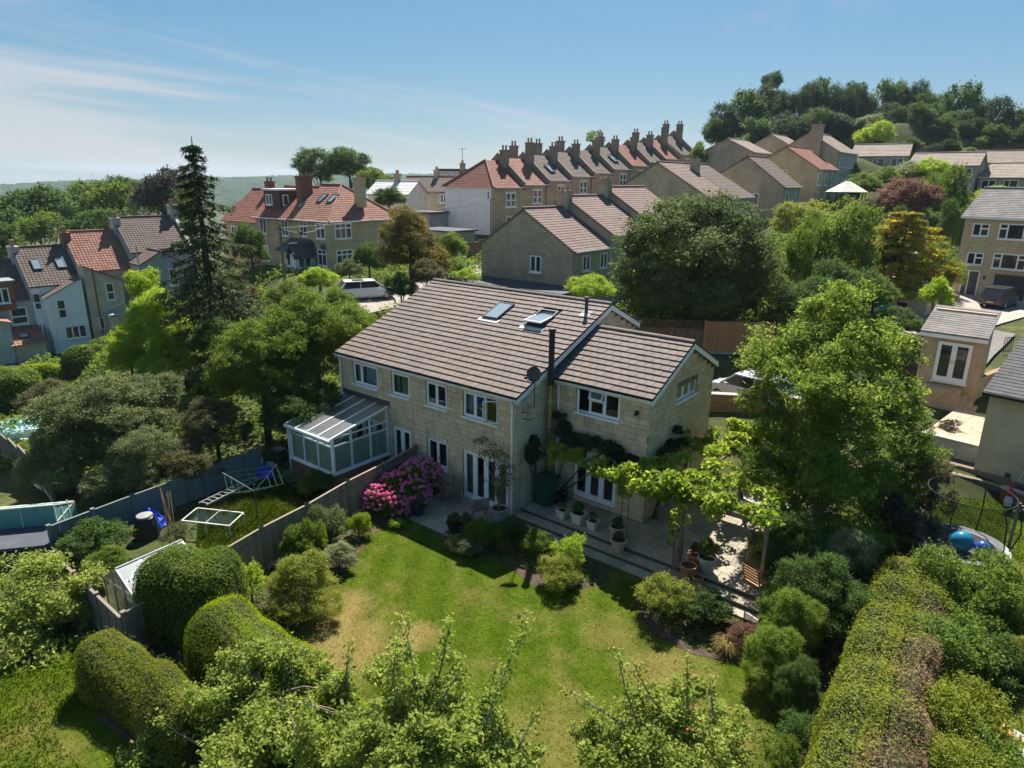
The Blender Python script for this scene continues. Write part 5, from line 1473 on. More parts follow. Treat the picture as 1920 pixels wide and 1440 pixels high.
PR = {'round': proto(11, 13, 22000, .056, .55, lob=(.26, .4), reach=(.5, .68)), 'lumpy': proto(12, 8, 22000, .056, .5), 'oval': proto(13, 10, 19000, .06, .5, reach=(.4, .75)),
      'airy': proto(14, 8, 7500, .06, .45, lob=(.22, .42), cl=(.05, .12), dens=20, jit=.8), 'fine': proto(15, 12, 46000, .038, .5, cl=(.05, .12), dens=46), 'fine2': proto(25, 9, 44000, .038, .5, cl=(.05, .13), dens=44, lob=(.28, .52)), 'bushy': proto(16, 7, 15000, .066, .5, low=-.15, lob=(.32, .55), reach=(.35, .7)), 'bushy2': proto(26, 9, 15000, .066, .5, low=-.15, lob=(.24, .5), reach=(.4, .78)),
      'dome': proto(31, 26, 60000, .036, .5, low=-.5, lob=(.2, .32), reach=(.62, .74), cl=(.05, .1), dens=60),
      'dome2': proto(33, 36, 64000, .036, .5, low=-.85, lob=(.2, .3), reach=(.66, .76), cl=(.05, .1), dens=64),
      'far': proto(17, 8, 7000, .088, .6, cl=(.09, .18)), 'far2': proto(18, 6, 7000, .088, .6, cl=(.09, .18)), 'far3': proto(19, 9, 8000, .085, .6, rz=1.1, cl=(.09, .17))}
ALT = {'fine': 'fine2', 'bushy': 'bushy2', 'far': 'far3'}
def trunk_mesh(h, r, tips, seed, mat=None, lean=(0, 0)):
    rs = random.Random(seed); m = MB()
    top = Vector((lean[0], lean[1], h)); pts = [Vector((0, 0, -.3)), Vector((lean[0] * .1, lean[1] * .1, h * .35)), Vector((lean[0] * .5, lean[1] * .5, h * .7)), top]
    m.tube(pts, [r * 1.25, r, r * .75, r * .35], 8)
    for t in tips:
        t = Vector(t); s = pts[1].lerp(top, rs.uniform(.2, .9)); mid = s.lerp(t, .5) + Vector((rs.uniform(-.1, .1), rs.uniform(-.1, .1), .12)) * (t - s).length
        m.tube([s, mid, t], [r * .4, r * .25, r * .08], 5)
    return m
def tree(name, label, cat, pos, crown, scale, mat, base_z=None, group=None, trunk_r=None, seed=0, rz=None, trunk_mat=None):
    """pos: centre of the crown; crown: a shared crown shape scaled to (x,y,z) radii"""
    pos = Vector(pos); g = gz(pos.x, pos.y) if base_z is None else base_z
    t = thing(name, label, cat, (pos.x, pos.y, g), 0, group)
    ch = max(.15, pos.z - g); rs = random.Random(seed)
    tips = []
    for k in range(7):
        a = rs.uniform(0, 6.28); q = rs.uniform(.35, .7)
        tips.append((math.cos(a) * scale[0] * q, math.sin(a) * scale[1] * q, ch + scale[2] * rs.uniform(-.3, .6)))
    tr = trunk_mesh(ch + scale[2] * .3, trunk_r or max(.04, scale[0] * .06), tips, seed).build('trunk' if cat == 'tree' else 'stems', trunk_mat or M_BARK, t)
    if crown in ALT and seed % 2: crown = ALT[crown]
    c = link('crown' if cat == 'tree' else 'foliage', PR[crown], t, (0, 0, ch), rs.uniform(0, 6.28) if rz is None else rz)
    c.scale = scale
    c.material_slots[0].link = 'OBJECT'; c.material_slots[0].material = mat
    return t
def tree_px(name, label, cat, px, py, rx, ry, dep, crown, mat, group=None, seed=None, sq=1.0, base_z=None):
    p = P(px, py, dep); k = dep / FPX
    return tree(name, label, cat, p, crown, (rx * k * 1.12, rx * k * 1.06 * sq, ry * k * 1.1), mat, base_z, group, seed=seed if seed is not None else int(px * 7 + py))

# ---- trees beyond the valley houses
G1 = 'trees behind the valley terrace'
for a in ((30, 418, 62, 58, 106, 'far', L_OAK, 'dark tree at the left edge behind the cottages'), (118, 405, 52, 52, 110, 'far2', L_OAK, 'second dark tree from the left edge, above the brown cottage roof'),
          (165, 392, 48, 48, 118, 'far', L_MID, 'green tree above the white cottage chimney'), (212, 398, 44, 52, 112, 'far2', L_MID, 'rounded green tree behind the red cottage roof'),
          (252, 374, 38, 40, 122, 'far', L_OAK, 'small dark tree near the skyline left of the purple tree'), (262, 402, 27, 34, 98, 'airy', L_SAGE, 'pale sage-green small tree behind the tall cottage'),
          (303, 372, 42, 52, 98, 'far2', L_PURPLE, 'dark purple-leaved tree left of the spruce'), (345, 340, 34, 30, 124, 'airy', L_BROWNG, 'thin brownish tree on the skyline beside the spruce'),
          (75, 440, 45, 40, 98, 'far2', L_MID, 'lighter green tree low behind the leftmost chimneys'), (325, 395, 40, 45, 104, 'far', L_MID, 'green tree partly behind the spruce'),
          (170, 430, 50, 36, 95, 'far', L_OAK, 'dark tree directly behind the red roof ridge'), (-10, 470, 50, 50, 88, 'far2', L_OAK, 'dark tree cut by the left edge')):
    tree_px('woodland_tree', a[7], 'tree', *a[:7], group=G1)
G2 = 'big trees behind the red hipped house'
for a in ((600, 322, 46, 42, 122, 'lumpy', L_OAK, 'broad dark tree behind the red ridge, leftmost of its clump'), (655, 318, 48, 40, 120, 'lumpy', L_OAK, 'dark round tree, middle of the clump behind the red roof'),
          (702, 342, 34, 26, 116, 'far', L_MID, 'smaller green tree, rightmost of the clump behind the red roof'), (730, 373, 30, 24, 80, 'round', L_OAK, 'dense dark bush-shaped tree right of the stone chimney')):
    tree_px('broad_tree', a[7], 'tree', *a[:7], group=G2)
# ---- the wood on the hill
G3 = 'trees of the wood on the hill'
wood = [(1345, 262, 36, 36, 138), (1372, 238, 42, 44, 142), (1402, 222, 45, 46, 146), (1442, 200, 44, 44, 152), (1445, 160, 22, 20, 158), (1490, 212, 44, 50, 146), (1528, 208, 36, 50, 150), (1570, 205, 40, 46, 146),
        (1602, 180, 30, 26, 156), (1620, 205, 36, 44, 148), (1420, 258, 48, 36, 132), (1480, 255, 46, 38, 130), (1540, 250, 46, 40, 132), (1590, 252, 44, 36, 130), (1672, 208, 40, 48, 146), (1712, 205, 42, 52, 142),
        (1745, 225, 44, 50, 138), (1690, 250, 50, 32, 134), (1800, 225, 46, 52, 140), (1838, 240, 36, 46, 134), (1780, 258, 44, 30, 130), (1898, 238, 42, 56, 124), (1860, 285, 30, 22, 120), (1930, 300, 40, 30, 118), (1722, 262, 40, 26, 128), (1660, 262, 36, 24, 132), (1752, 272, 34, 20, 124), (1620, 262, 30, 22, 128), (1702, 278, 34, 20, 120), (1738, 286, 30, 18, 117), (1782, 284, 34, 20, 120), (1815, 280, 30, 24, 124)]
wl_ = ['leftmost tree of the hill wood above the terrace end', 'second tree from the left of the hill wood', 'dark tree left of the wood crest', 'dark tree on the wood crest below its tip', 'small tuft crowning the wood crest', 'dense dark tree right of the crest',
       'tall narrow dark tree in the middle of the wood', 'dark tree in the middle of the wood under a tuft', 'small round top above the middle of the wood', 'dark tree right of the wood middle', 'low tree over the pale gable roofs', 'low dark tree above the broad chimney', 'low tree right of the broad chimney',
       'low tree left of the bright green tree', 'tall tree right of the bright green tree', 'big rounded tree, second right of the bright one', 'broad dark tree above the upper pale roof', 'low dark tree behind the upper pale roof', 'large dark tree left of the sky gap at right', 'tall dark tree beside the sky gap at right',
       'low dark tree under the large one at right', 'large tree at the right edge of the skyline', 'small tree above the right pale roofs', 'low tree cut by the right edge on the hill', 'low bush above the upper pale roof, left of its chimney', 'low bush between the bright tree and the upper pale roof', 'low tree at the right end of the upper pale roof', 'low tree left below the bright green tree', 'low bush over the middle of the upper pale roof', 'low bush right of the upper roof chimney', 'low dark bush between the two upper pale roofs', 'small tree beneath the large dark trees at right']
for k, (a, lab) in enumerate(zip(wood, wl_)):
    a = (a[0], a[1] + (k * 37 % 13) - 6, a[2] * (.72 + .34 * (k * 29 % 10) / 10), a[3] * (.9 + .3 * (k * 17 % 10) / 10), a[4])
    tree_px('hill_tree', lab, 'tree', *a, ('lumpy', 'oval', 'far3', 'round')[k % 4], L_WOOD if k % 2 else L_OAK, group=G3)
tree_px('hill_tree', 'pale yellowish tree at the foot of the wood', 'tree', 1628, 236, 24, 20, 126, 'lumpy', L_SAGE, G3)
tree_px('hill_tree', 'bright green tree in front of the dark wood', 'tree', 1643, 254, 34, 26, 122, 'oval', L_LIME, G3)
tree_px('roadside_tree', 'thin tree top showing above the terrace roofs', 'tree', 1117, 262, 22, 18, 124, 'airy', L_MID)
tree_px('roadside_tree', 'small green tree right of the topmost terrace house', 'tree', 1308, 290, 16, 26, 110, 'oval', L_MID)

# ---- gardens right of centre
G4 = 'garden trees on the right slope'
for a in ((1297, 505, 148, 132, 43, 'dome2', L_MIDG, 'great round dense green tree behind the wooden fence'),
          (1470, 500, 46, 78, 48, 'oval', L_MID, 'upright green tree right of the great round tree'), (1560, 470, 66, 92, 52, 'oval', L_MID, 'tall dense green tree left of the golden conifer'),
          (1505, 425, 62, 46, 60, 'lumpy', L_YGR, 'yellow-green tree top below the gabled houses'), (1592, 420, 36, 36, 66, 'bushy', L_YGR, 'yellow-tipped shrub tree left of the golden conifer'), (1425, 520, 40, 60, 46, 'oval', L_APPLE, 'grey-leaved tree peeping right of the round tree'),
          (1708, 382, 54, 46, 78, 'lumpy', L_COPPER, 'copper pink-leaved tree above the golden conifer'), (1760, 372, 42, 66, 82, 'oval', L_MID, 'drooping green tree right of the copper tree'),
          (1655, 345, 36, 28, 92, 'bushy', L_MID, 'rounded green shrub tree below the pale row'), (1612, 352, 40, 24, 90, 'bushy', L_MID, 'low green shrub tree beside the gazebo'), (1700, 330, 40, 24, 94, 'bushy', L_SAGE, 'grey-green shrub in front of the pale row'), (1745, 322, 36, 24, 92, 'bushy', L_LIME, 'bright shrub tree above the drooping tree'),
          (1752, 490, 40, 40, 62, 'oval', L_MID, 'green tree right of the golden conifer, left of the path'), (1765, 520, 34, 44, 55, 'bushy', L_YGR, 'yellow-green shrub beside the side path'), (1590, 540, 56, 56, 44, 'oval', L_OAK, 'dark tree between the round tree and the ash'),
          (1500, 565, 60, 50, 42, 'oval', L_OAK, 'dark low tree behind the board fence'), (1640, 560, 44, 36, 46, 'bushy', L_MID, 'green bush left of the green netting'), (1752, 560, 30, 36, 48, 'bushy', L_LIME, 'lime shrub between netting and drive'), (1660, 480, 34, 34, 56, 'bushy', L_OAK, 'dark bush under the golden conifer'),
          (1108, 543, 44, 28, 38, 'bushy', L_LIME, 'bright yellow-green bush behind the main roof ridge'), (1680, 610, 50, 30, 42, 'bushy', L_OAK, 'dark bush behind the ash near the shed'), (1810, 300, 26, 20, 100, 'bushy', L_MID, 'small bush between the pale rows'), (1870, 365, 34, 16, 84, 'bushy', L_LIME, 'low bright shrubs behind the three-storey house'),
          (1790, 430, 26, 60, 70, 'oval', L_OAK, 'dark upright tree left of the three-storey house'), (1690, 430, 26, 46, 74, 'oval', L_OAK, 'dark tree between copper tree and golden conifer'), (1640, 395, 40, 24, 84, 'bushy', L_BROWNG, 'brownish shrub left of the copper tree')):
    tree_px('garden_tree', a[7], 'tree', *a[:7], group=G4)
# ---- gardens on the left
G5 = 'garden trees on the left'
for a in ((770, 468, 66, 76, 47, 'fine', L_GOLD, 'golden-brown leaved tree beside the parked white car'), (838, 470, 38, 34, 52, 'lumpy', L_MID, 'green tree right of the golden-brown tree'), (752, 545, 30, 34, 44, 'bushy', L_OAK, 'dark bush under the golden-brown tree at the roof edge'),
          (590, 640, 106, 98, 33, 'dome', L_MID, 'large spreading green tree left of the main roof'), (490, 690, 96, 98, 31, 'dome', L_MID, 'large dark green tree left of the conservatory'), (640, 590, 52, 48, 36, 'fine', L_MID, 'green tree top at the left roof verge'), (570, 770, 84, 60, 30.5, 'dome', L_OAK, 'dark undergrowth tree behind the conservatory'),
          (288, 610, 66, 66, 41, 'fine', L_LIME, 'lime-yellow tree left of the spruce'), (318, 670, 52, 52, 40, 'fine', L_LIME, 'lower lobe of bright lime foliage beside the dark trees'), (270, 545, 34, 40, 42, 'lumpy', L_LIME, 'narrow lime tree top in front of the grey gable'), (245, 680, 40, 50, 41, 'lumpy', L_LIME, 'lime shrub right of the clipped hedge'),
          (200, 790, 118, 94, 29, 'dome', L_GREYG, 'old grey-green apple tree above the teal fence'), (120, 850, 72, 74, 28, 'fine', L_GREYG, 'grey-green fruit tree by the left garden fence'), (262, 870, 78, 66, 27, 'fine', L_GREYG, 'grey-green fruit tree overhanging the teal fence'), (300, 745, 52, 50, 31, 'lumpy', L_GREYG, 'small grey-green tree behind the old apple'),
          (405, 810, 64, 62, 29, 'fine', L_BROWNG, 'brownish tree between the apple and the conservatory'), (355, 880, 56, 44, 27, 'lumpy', L_BROWNG, 'brown-leaved small tree at the end of the teal fence'),
          (470, 470, 34, 50, 60, 'lumpy', L_OAK, 'dark tree between spruce and corner house'), (600, 530, 44, 26, 54, 'bushy', L_LIME, 'bright shrub in front of the corner house'), (655, 508, 24, 22, 58, 'bushy', L_GREYG, 'small grey-green bush below the bay window'), (692, 490, 32, 34, 60, 'lumpy', L_OAK, 'dark tree against the corner house wall'),
          (545, 560, 44, 34, 46, 'bushy', L_MID, 'green shrub around the telegraph pole'), (440, 560, 48, 40, 44, 'bushy', L_BROWNG, 'brownish shrubs right of the spruce trunk'), (875, 520, 26, 16, 46, 'bushy', L_LIME, 'lime shrub at the garage roof edge'), (845, 508, 30, 24, 50, 'bushy', L_MID, 'green shrub left of the second white car'),
          (385, 905, 40, 30, 28, 'bushy', L_GREYG, 'dusty green shrub behind the ladder'), (90, 750, 50, 34, 36, 'bushy', L_BROWNG, 'dry shrub behind the blue pool cover'), (800, 520, 40, 30, 44, 'bushy', L_BROWNG, 'olive shrub under the golden tree, right side'), (420, 640, 60, 40, 38, 'bushy', L_OAK, 'dark bush at the foot of the spruce')):
    tree_px('garden_tree', a[7], 'tree', *a[:7], group=G5)

# ---- conifers with whorled branches
def conifer(name, label, base, height, spread, mat, seed, nl=30000, droop=.35, tiers=26, flat=False, gap=0.0, size=.3, start=.12):
    rs = random.Random(seed); nr = np.random.RandomState(seed)
    t = thing(name, label, 'tree', base)
    m = MB(); m.tube([(0, 0, -.3), (0, 0, height * .5), (0, 0, height)], [height * .022, height * .014, .02], 8)
    pts = []; nrm = []; tan = []
    for k in range(tiers):
        f = start + (1 - start) * (k / tiers) ** .92; z = height * f
        R0 = spread * (1 - f) ** (.75 if not flat else .4) * rs.uniform(.72, 1.12) + .12
        nb = rs.randint(5, 8); a0 = rs.uniform(0, 6.28)
        for b in range(nb):
            if rs.random() < gap: continue
            a = a0 + 6.28 * b / nb + rs.uniform(-.3, .3); Rb = R0 * rs.uniform(.6, 1.12)
            dirv = Vector((math.cos(a), math.sin(a), 0)); prev = None; bp = []
            for i in range(6):
                q = i / 5
                zz_ = z - droop * Rb * (q ** 1.3) * (1 if not flat else .25) + (.38 * Rb * max(0, q - .55) if not flat else .05 * q)
                bp.append(Vector((dirv.x * Rb * q, dirv.y * Rb * q, zz_)))
            m.tube(bp, [.03 + .012 * Rb, .02, .016, .012, .01, .006], 4, False)
            cnt = int(nl / (tiers * 6.5) * (Rb / spread + .25))
            for i in range(cnt):
                q = rs.uniform(.12, 1) ** .8; j = min(4, int(q * 5)); p = bp[j].lerp(bp[j + 1], q * 5 - j)
                side = rs.uniform(-1, 1); wdt = (.34 if not flat else .5) * Rb * (1 - q * .7) * .6
                perp = Vector((-dirv.y, dirv.x, 0))
                hang = -abs(rs.gauss(0, .16 if not flat else .14)) * (1 + Rb * .12)
                p = p + perp * side * wdt + dirv * rs.uniform(-.1, .15) + Vector((0, 0, hang))
                pts.append(p); nrm.append((dirv.x * .3, dirv.y * .3, .8))
                tan.append((dirv.x * .6 + perp.x * side, dirv.y * .6 + perp.y * side, -.5 if not flat else 0))
    pts = np.array([tuple(p) for p in pts]); nrm = np.array(nrm); tan = np.array(tan) + nr.normal(0, .35, (len(pts), 3))
    nrm = nrm + nr.normal(0, .4, nrm.shape); nrm /= np.linalg.norm(nrm, axis=1, keepdims=True)
    tan -= nrm * (tan * nrm).sum(1, keepdims=True); tan /= np.linalg.norm(tan, axis=1, keepdims=True)
    bb = np.cross(nrm, tan); s = (size * nr.uniform(.6, 1.2, len(pts)))[:, None]
    v = np.stack([pts - tan * s * .5, pts + bb * s * .13, pts + tan * s * .5, pts - bb * s * .13], 1)
    m.build('trunk', M_BARK, t)
    link('crown', leaf_mesh('crown', [v], mat), t)
    return t
b_ = P(405, 640, 41); b_ = Vector((b_.x, b_.y, gz(b_.x, b_.y)))
topz = P(395, 262, 41).z
conifer('spruce_tree', 'tall dark spruce with drooping branches standing on the left skyline', b_, topz - b_.z, 4.5, L_CON, 3, 36000, .45, 24, gap=.14, size=.34)
gp = P(1692, 470, 55); gb_ = Vector((gp.x, gp.y, gz(gp.x, gp.y)))
conifer('golden_conifer', 'golden-yellow tiered conifer above the orange shed', gb_, P(1692, 385, 55).z - gb_.z, 4.9, L_YEL, 5, 24000, .3, 11, flat=True, gap=.15, size=.4, start=.25)

# ---- ash tree beside the patio
def special_tree(name, label, base, clumps, radii, nl, size, aspect, mat, trunk_h, trunk_r, seed, jit=.55, droop=.5, limbs=14, origin=(0, 0, 4), flat=1., extra=None, group=None, trunk_mat=None):
    rs = np.random.RandomState(seed); t = thing(name, label, 'tree', base, 0, group)
    idx_ = rs.choice(len(clumps), min(limbs, len(clumps)), replace=False)
    m = trunk_mesh(trunk_h, trunk_r, [clumps[i] for i in idx_], seed)
    if extra: extra(m)
    m.build('trunk', trunk_mat or M_BARK, t)
    C2 = []; R2 = []
    for c, r in zip(clumps, radii):
        for d in sph(rs, 9):
            if d[2] > -.6: C2.append(np.asarray(c) + d * r * rs.uniform(.55, 1.1)); R2.append(r * rs.uniform(.3, .55))
    link('crown', leaf_mesh('crown', [spray_leaves(rs, np.array(C2), np.array(R2), nl, size, aspect, .6)], mat), t)
    return t
def px_clumps(base, specs, dep_j, seed, per=5, rk=.62):
    """clumps round photo lobes: (px, py, radius px, depth)"""
    rs = np.random.RandomState(seed); c = []; r = []
    for px, py, rp, dep in specs:
        p = P(px, py, dep); R = rp * dep / FPX
        for k in range(per):
            d = sph(rs, 1)[0] * R * rs.uniform(.2, .75); d[2] *= .8
            c.append((p.x - base.x + d[0], p.y - base.y + d[1] + rs.uniform(-dep_j, dep_j), p.z - base.z + d[2])); r.append(R * rk * rs.uniform(.7, 1.2))
    return np.array(c), np.array(r)
ab = P(1560, 800, 24); ab = Vector((ab.x, ab.y, .05))
spec = [(1560, 590, 60, 25), (1620, 640, 60, 25), (1480, 640, 60, 24.5), (1560, 690, 75, 24), (1440, 700, 55, 24.5), (1650, 720, 65, 25), (1700, 790, 52, 25.5), (1720, 850, 45, 25), (1460, 790, 60, 24), (1560, 800, 85, 23.5), (1640, 830, 70, 24), (1690, 900, 55, 25), (1500, 870, 65, 23.5), (1570, 910, 75, 23.5),
        (1640, 950, 55, 24), (1520, 960, 55, 23), (1420, 735, 40, 25), (1590, 560, 40, 25.5), (1530, 575, 35, 25), (1670, 660, 45, 25.5), (1715, 745, 40, 26), (1490, 1030, 50, 22.5), (1510, 740, 70, 22.5), (1600, 760, 70, 22.3), (1550, 860, 70, 22), (1470, 880, 55, 22.8), (1620, 900, 60, 22.5), (1540, 1020, 60, 22.3), (1600, 1010, 55, 23), (1500, 690, 50, 23), (1590, 660, 55, 23), (1440, 850, 50, 23.5), (1490, 1090, 46, 21.8), (1530, 1080, 50, 22), (1465, 1150, 44, 21), (1515, 1160, 52, 21), (1460, 1225, 42, 20.3), (1560, 1130, 42, 21.5), (1472, 1060, 46, 21.6), (1450, 1110, 38, 21.2), (1440, 1175, 36, 20.6), (1425, 1220, 28, 20.2), (1490, 1260, 34, 20), (1530, 1230, 36, 20.3), (1560, 1190, 36, 20.8), (1470, 960, 46, 22.6)]
c_, r_ = px_clumps(ab, spec, 1.0, 21, 6, .62)
special_tree('ash_tree', 'large bright green ash tree right of the patio', ab, c_, r_, 120000, .16, .36, L_ASH, 4.2, .16, 21, droop=.7, limbs=8)

# ---- apple trees in the foreground, with long water shoots
def apple(label, base, spec, shoots, nl, seed, fruit=0, mat=L_APPLE):
    q_ = sum((P(a[0], a[1], a[3] + .25) for a in spec), Vector()) / len(spec); base = Vector((q_.x, q_.y, 0))
    c, r = px_clumps(base, spec, .35, seed, 6, .55)
    rq = np.random.RandomState(seed + 1); zt = c[:, 2].mean()
    cc = np.stack([rq.normal(0, .45, 14), rq.normal(0, .45, 14), rq.uniform(zt - .5, zt + .15, 14)], -1); c = np.concatenate([c, cc]); r = np.concatenate([r, np.full(14, .42)])
    rs = random.Random(seed); nr = np.random.RandomState(seed)
    t = thing('apple_tree', label, 'tree', base, 0, 'apple trees along the bottom edge')
    m = trunk_mesh(1.4, .09, [c[i] for i in range(0, len(c), 4)], seed)
    C2 = []; R2 = []
    for cc_, r2 in zip(c, r):
        for d in sph(nr, 10):
            if d[2] > -.5: C2.append(cc_ + d * r2 * nr.uniform(.5, 1.15)); R2.append(r2 * nr.uniform(.28, .5))
    parts = [spray_leaves(nr, np.array(C2), np.array(R2), nl, .1, .55, .6, .75)]
    # twigs through the crown
    for i in range(70):
        k = rs.randrange(len(c)); p = Vector(c[k]); d = Vector((rs.gauss(0, .5), rs.gauss(0, .5), rs.uniform(.2, 1))).normalized()
        m.tube([p - d * .25, p + d * r[k] * rs.uniform(.8, 1.15)], [.016, .006], 4, False)
    for (x0, y0, x1, y1, d0, d1) in shoots:
        a = P(x0, y0, d0) - base; b = P(x1, y1, d1) - base; mid = a.lerp(b, .5) + Vector((rs.uniform(-.06, .06), rs.uniform(-.06, .06), .05))
        m.tube([a, mid, b], [.028, .018, .006], 5, False)
        n = int((b - a).length * 95); q = nr.uniform(.18, 1, n) ** .8
        lp_ = np.array([tuple(a.lerp(b, float(s))) for s in q]) + nr.normal(0, .085, (n, 3))
        parts.append(leaf_verts(lp_, np.tile([0, 0, .7], (n, 1)) + nr.normal(0, .3, (n, 3)), .105, .52, nr, .5, .2))
    m.build('trunk', M_TWIG, t)
    link('crown', leaf_mesh('crown', parts, mat), t)
    if fruit:
        fm = NT('apple_skin', .35, .5); fm.color(fm.ramp(fm.rnd(), [(.2, (.35, .26, .04)), (.6, (.5, .16, .04)), (.9, (.45, .06, .03))]))
        prof = [(.0, -.03), (.022, -.026), (.034, -.005), (.032, .015), (.016, .03), (.004, .024)]
        am = MB().lathe(prof, 8).mesh('apple', fm.m)
        for k in range(fruit):
            i = rs.randrange(len(c)); d = Vector((rs.gauss(0, 1), rs.gauss(0, 1), rs.gauss(0, 1) - .1)).normalized()
            o = link('apple', am, t, Vector(c[i]) + d * r[i] * .98)
    return t
apple('wide apple tree with many long upright shoots at the bottom left', Vector((4.6, -12.6, 0)),
      [(300, 1420, 70, 15), (400, 1350, 75, 15), (330, 1340, 45, 15.3), (480, 1260, 60, 15.5), (520, 1330, 80, 14.8), (440, 1440, 90, 13.8), (580, 1290, 55, 15.2), (600, 1400, 90, 13.6), (700, 1350, 60, 14.4), (560, 1240, 35, 15.6), (430, 1250, 40, 15.6), (640, 1280, 40, 15)],
      [(560, 1330, 540, 1195, 15, 15.3), (655, 1320, 655, 1205, 14.8, 15.0), (470, 1300, 445, 1215, 15, 15.3), (380, 1400, 290, 1345, 14.4, 14.8), (420, 1350, 415, 1262, 14.8, 15.2)], 36000, 31, 3)
apple('apple tree with tall leafy shoots in front of the lawn', Vector((7.2, -11.2, 0)),
      [(700, 1400, 60, 13.4), (760, 1330, 60, 13.6), (820, 1400, 75, 12.8), (740, 1260, 45, 14), (880, 1430, 70, 12.4), (820, 1280, 40, 13.6), (930, 1400, 45, 12.6), (780, 1440, 80, 12.4), (980, 1430, 40, 12.4), (900, 1350, 35, 13)],
      [(790, 1380, 755, 1150, 13.2, 13.6), (800, 1340, 845, 1160, 13.2, 13.6), (880, 1440, 990, 1155, 12.4, 13.2), (740, 1330, 745, 1200, 13.4, 13.7), (900, 1400, 930, 1250, 12.8, 13.2), (820, 1330, 870, 1245, 13, 13.3), (960, 1430, 1010, 1330, 12.4, 12.8)], 28000, 32, 2)
apple('fruiting apple tree with bare twigs at the bottom, right of the lawn centre', Vector((10.2, -8.6, 0)),
      [(1180, 1380, 65, 14), (1260, 1340, 60, 14.2), (1320, 1380, 65, 13.8), (1120, 1420, 55, 13.6), (1240, 1420, 80, 13.2), (1350, 1420, 60, 13.2), (1200, 1310, 35, 14.4), (1300, 1300, 32, 14.4), (1380, 1360, 34, 14), (1090, 1370, 30, 14)],
      [(1200, 1370, 1155, 1215, 13.8, 14.2), (1250, 1350, 1185, 1240, 13.8, 14), (1290, 1340, 1290, 1230, 13.8, 14.1), (1340, 1360, 1330, 1260, 13.6, 14), (1170, 1360, 1060, 1290, 13.8, 14.2)], 20000, 33, 46, L_APPLE)
apple('leafy apple tree filling the left edge above the shaded grass', Vector((-2.4, -16.6, 0)),
      [(40, 1110, 75, 19), (110, 1130, 60, 19), (40, 1200, 80, 18.4), (120, 1220, 55, 18.6), (20, 1270, 60, 18), (150, 1090, 40, 19.4), (-30, 1150, 70, 19), (90, 1060, 40, 19.6)],
      [], 30000, 34, 8, L_APPLE)
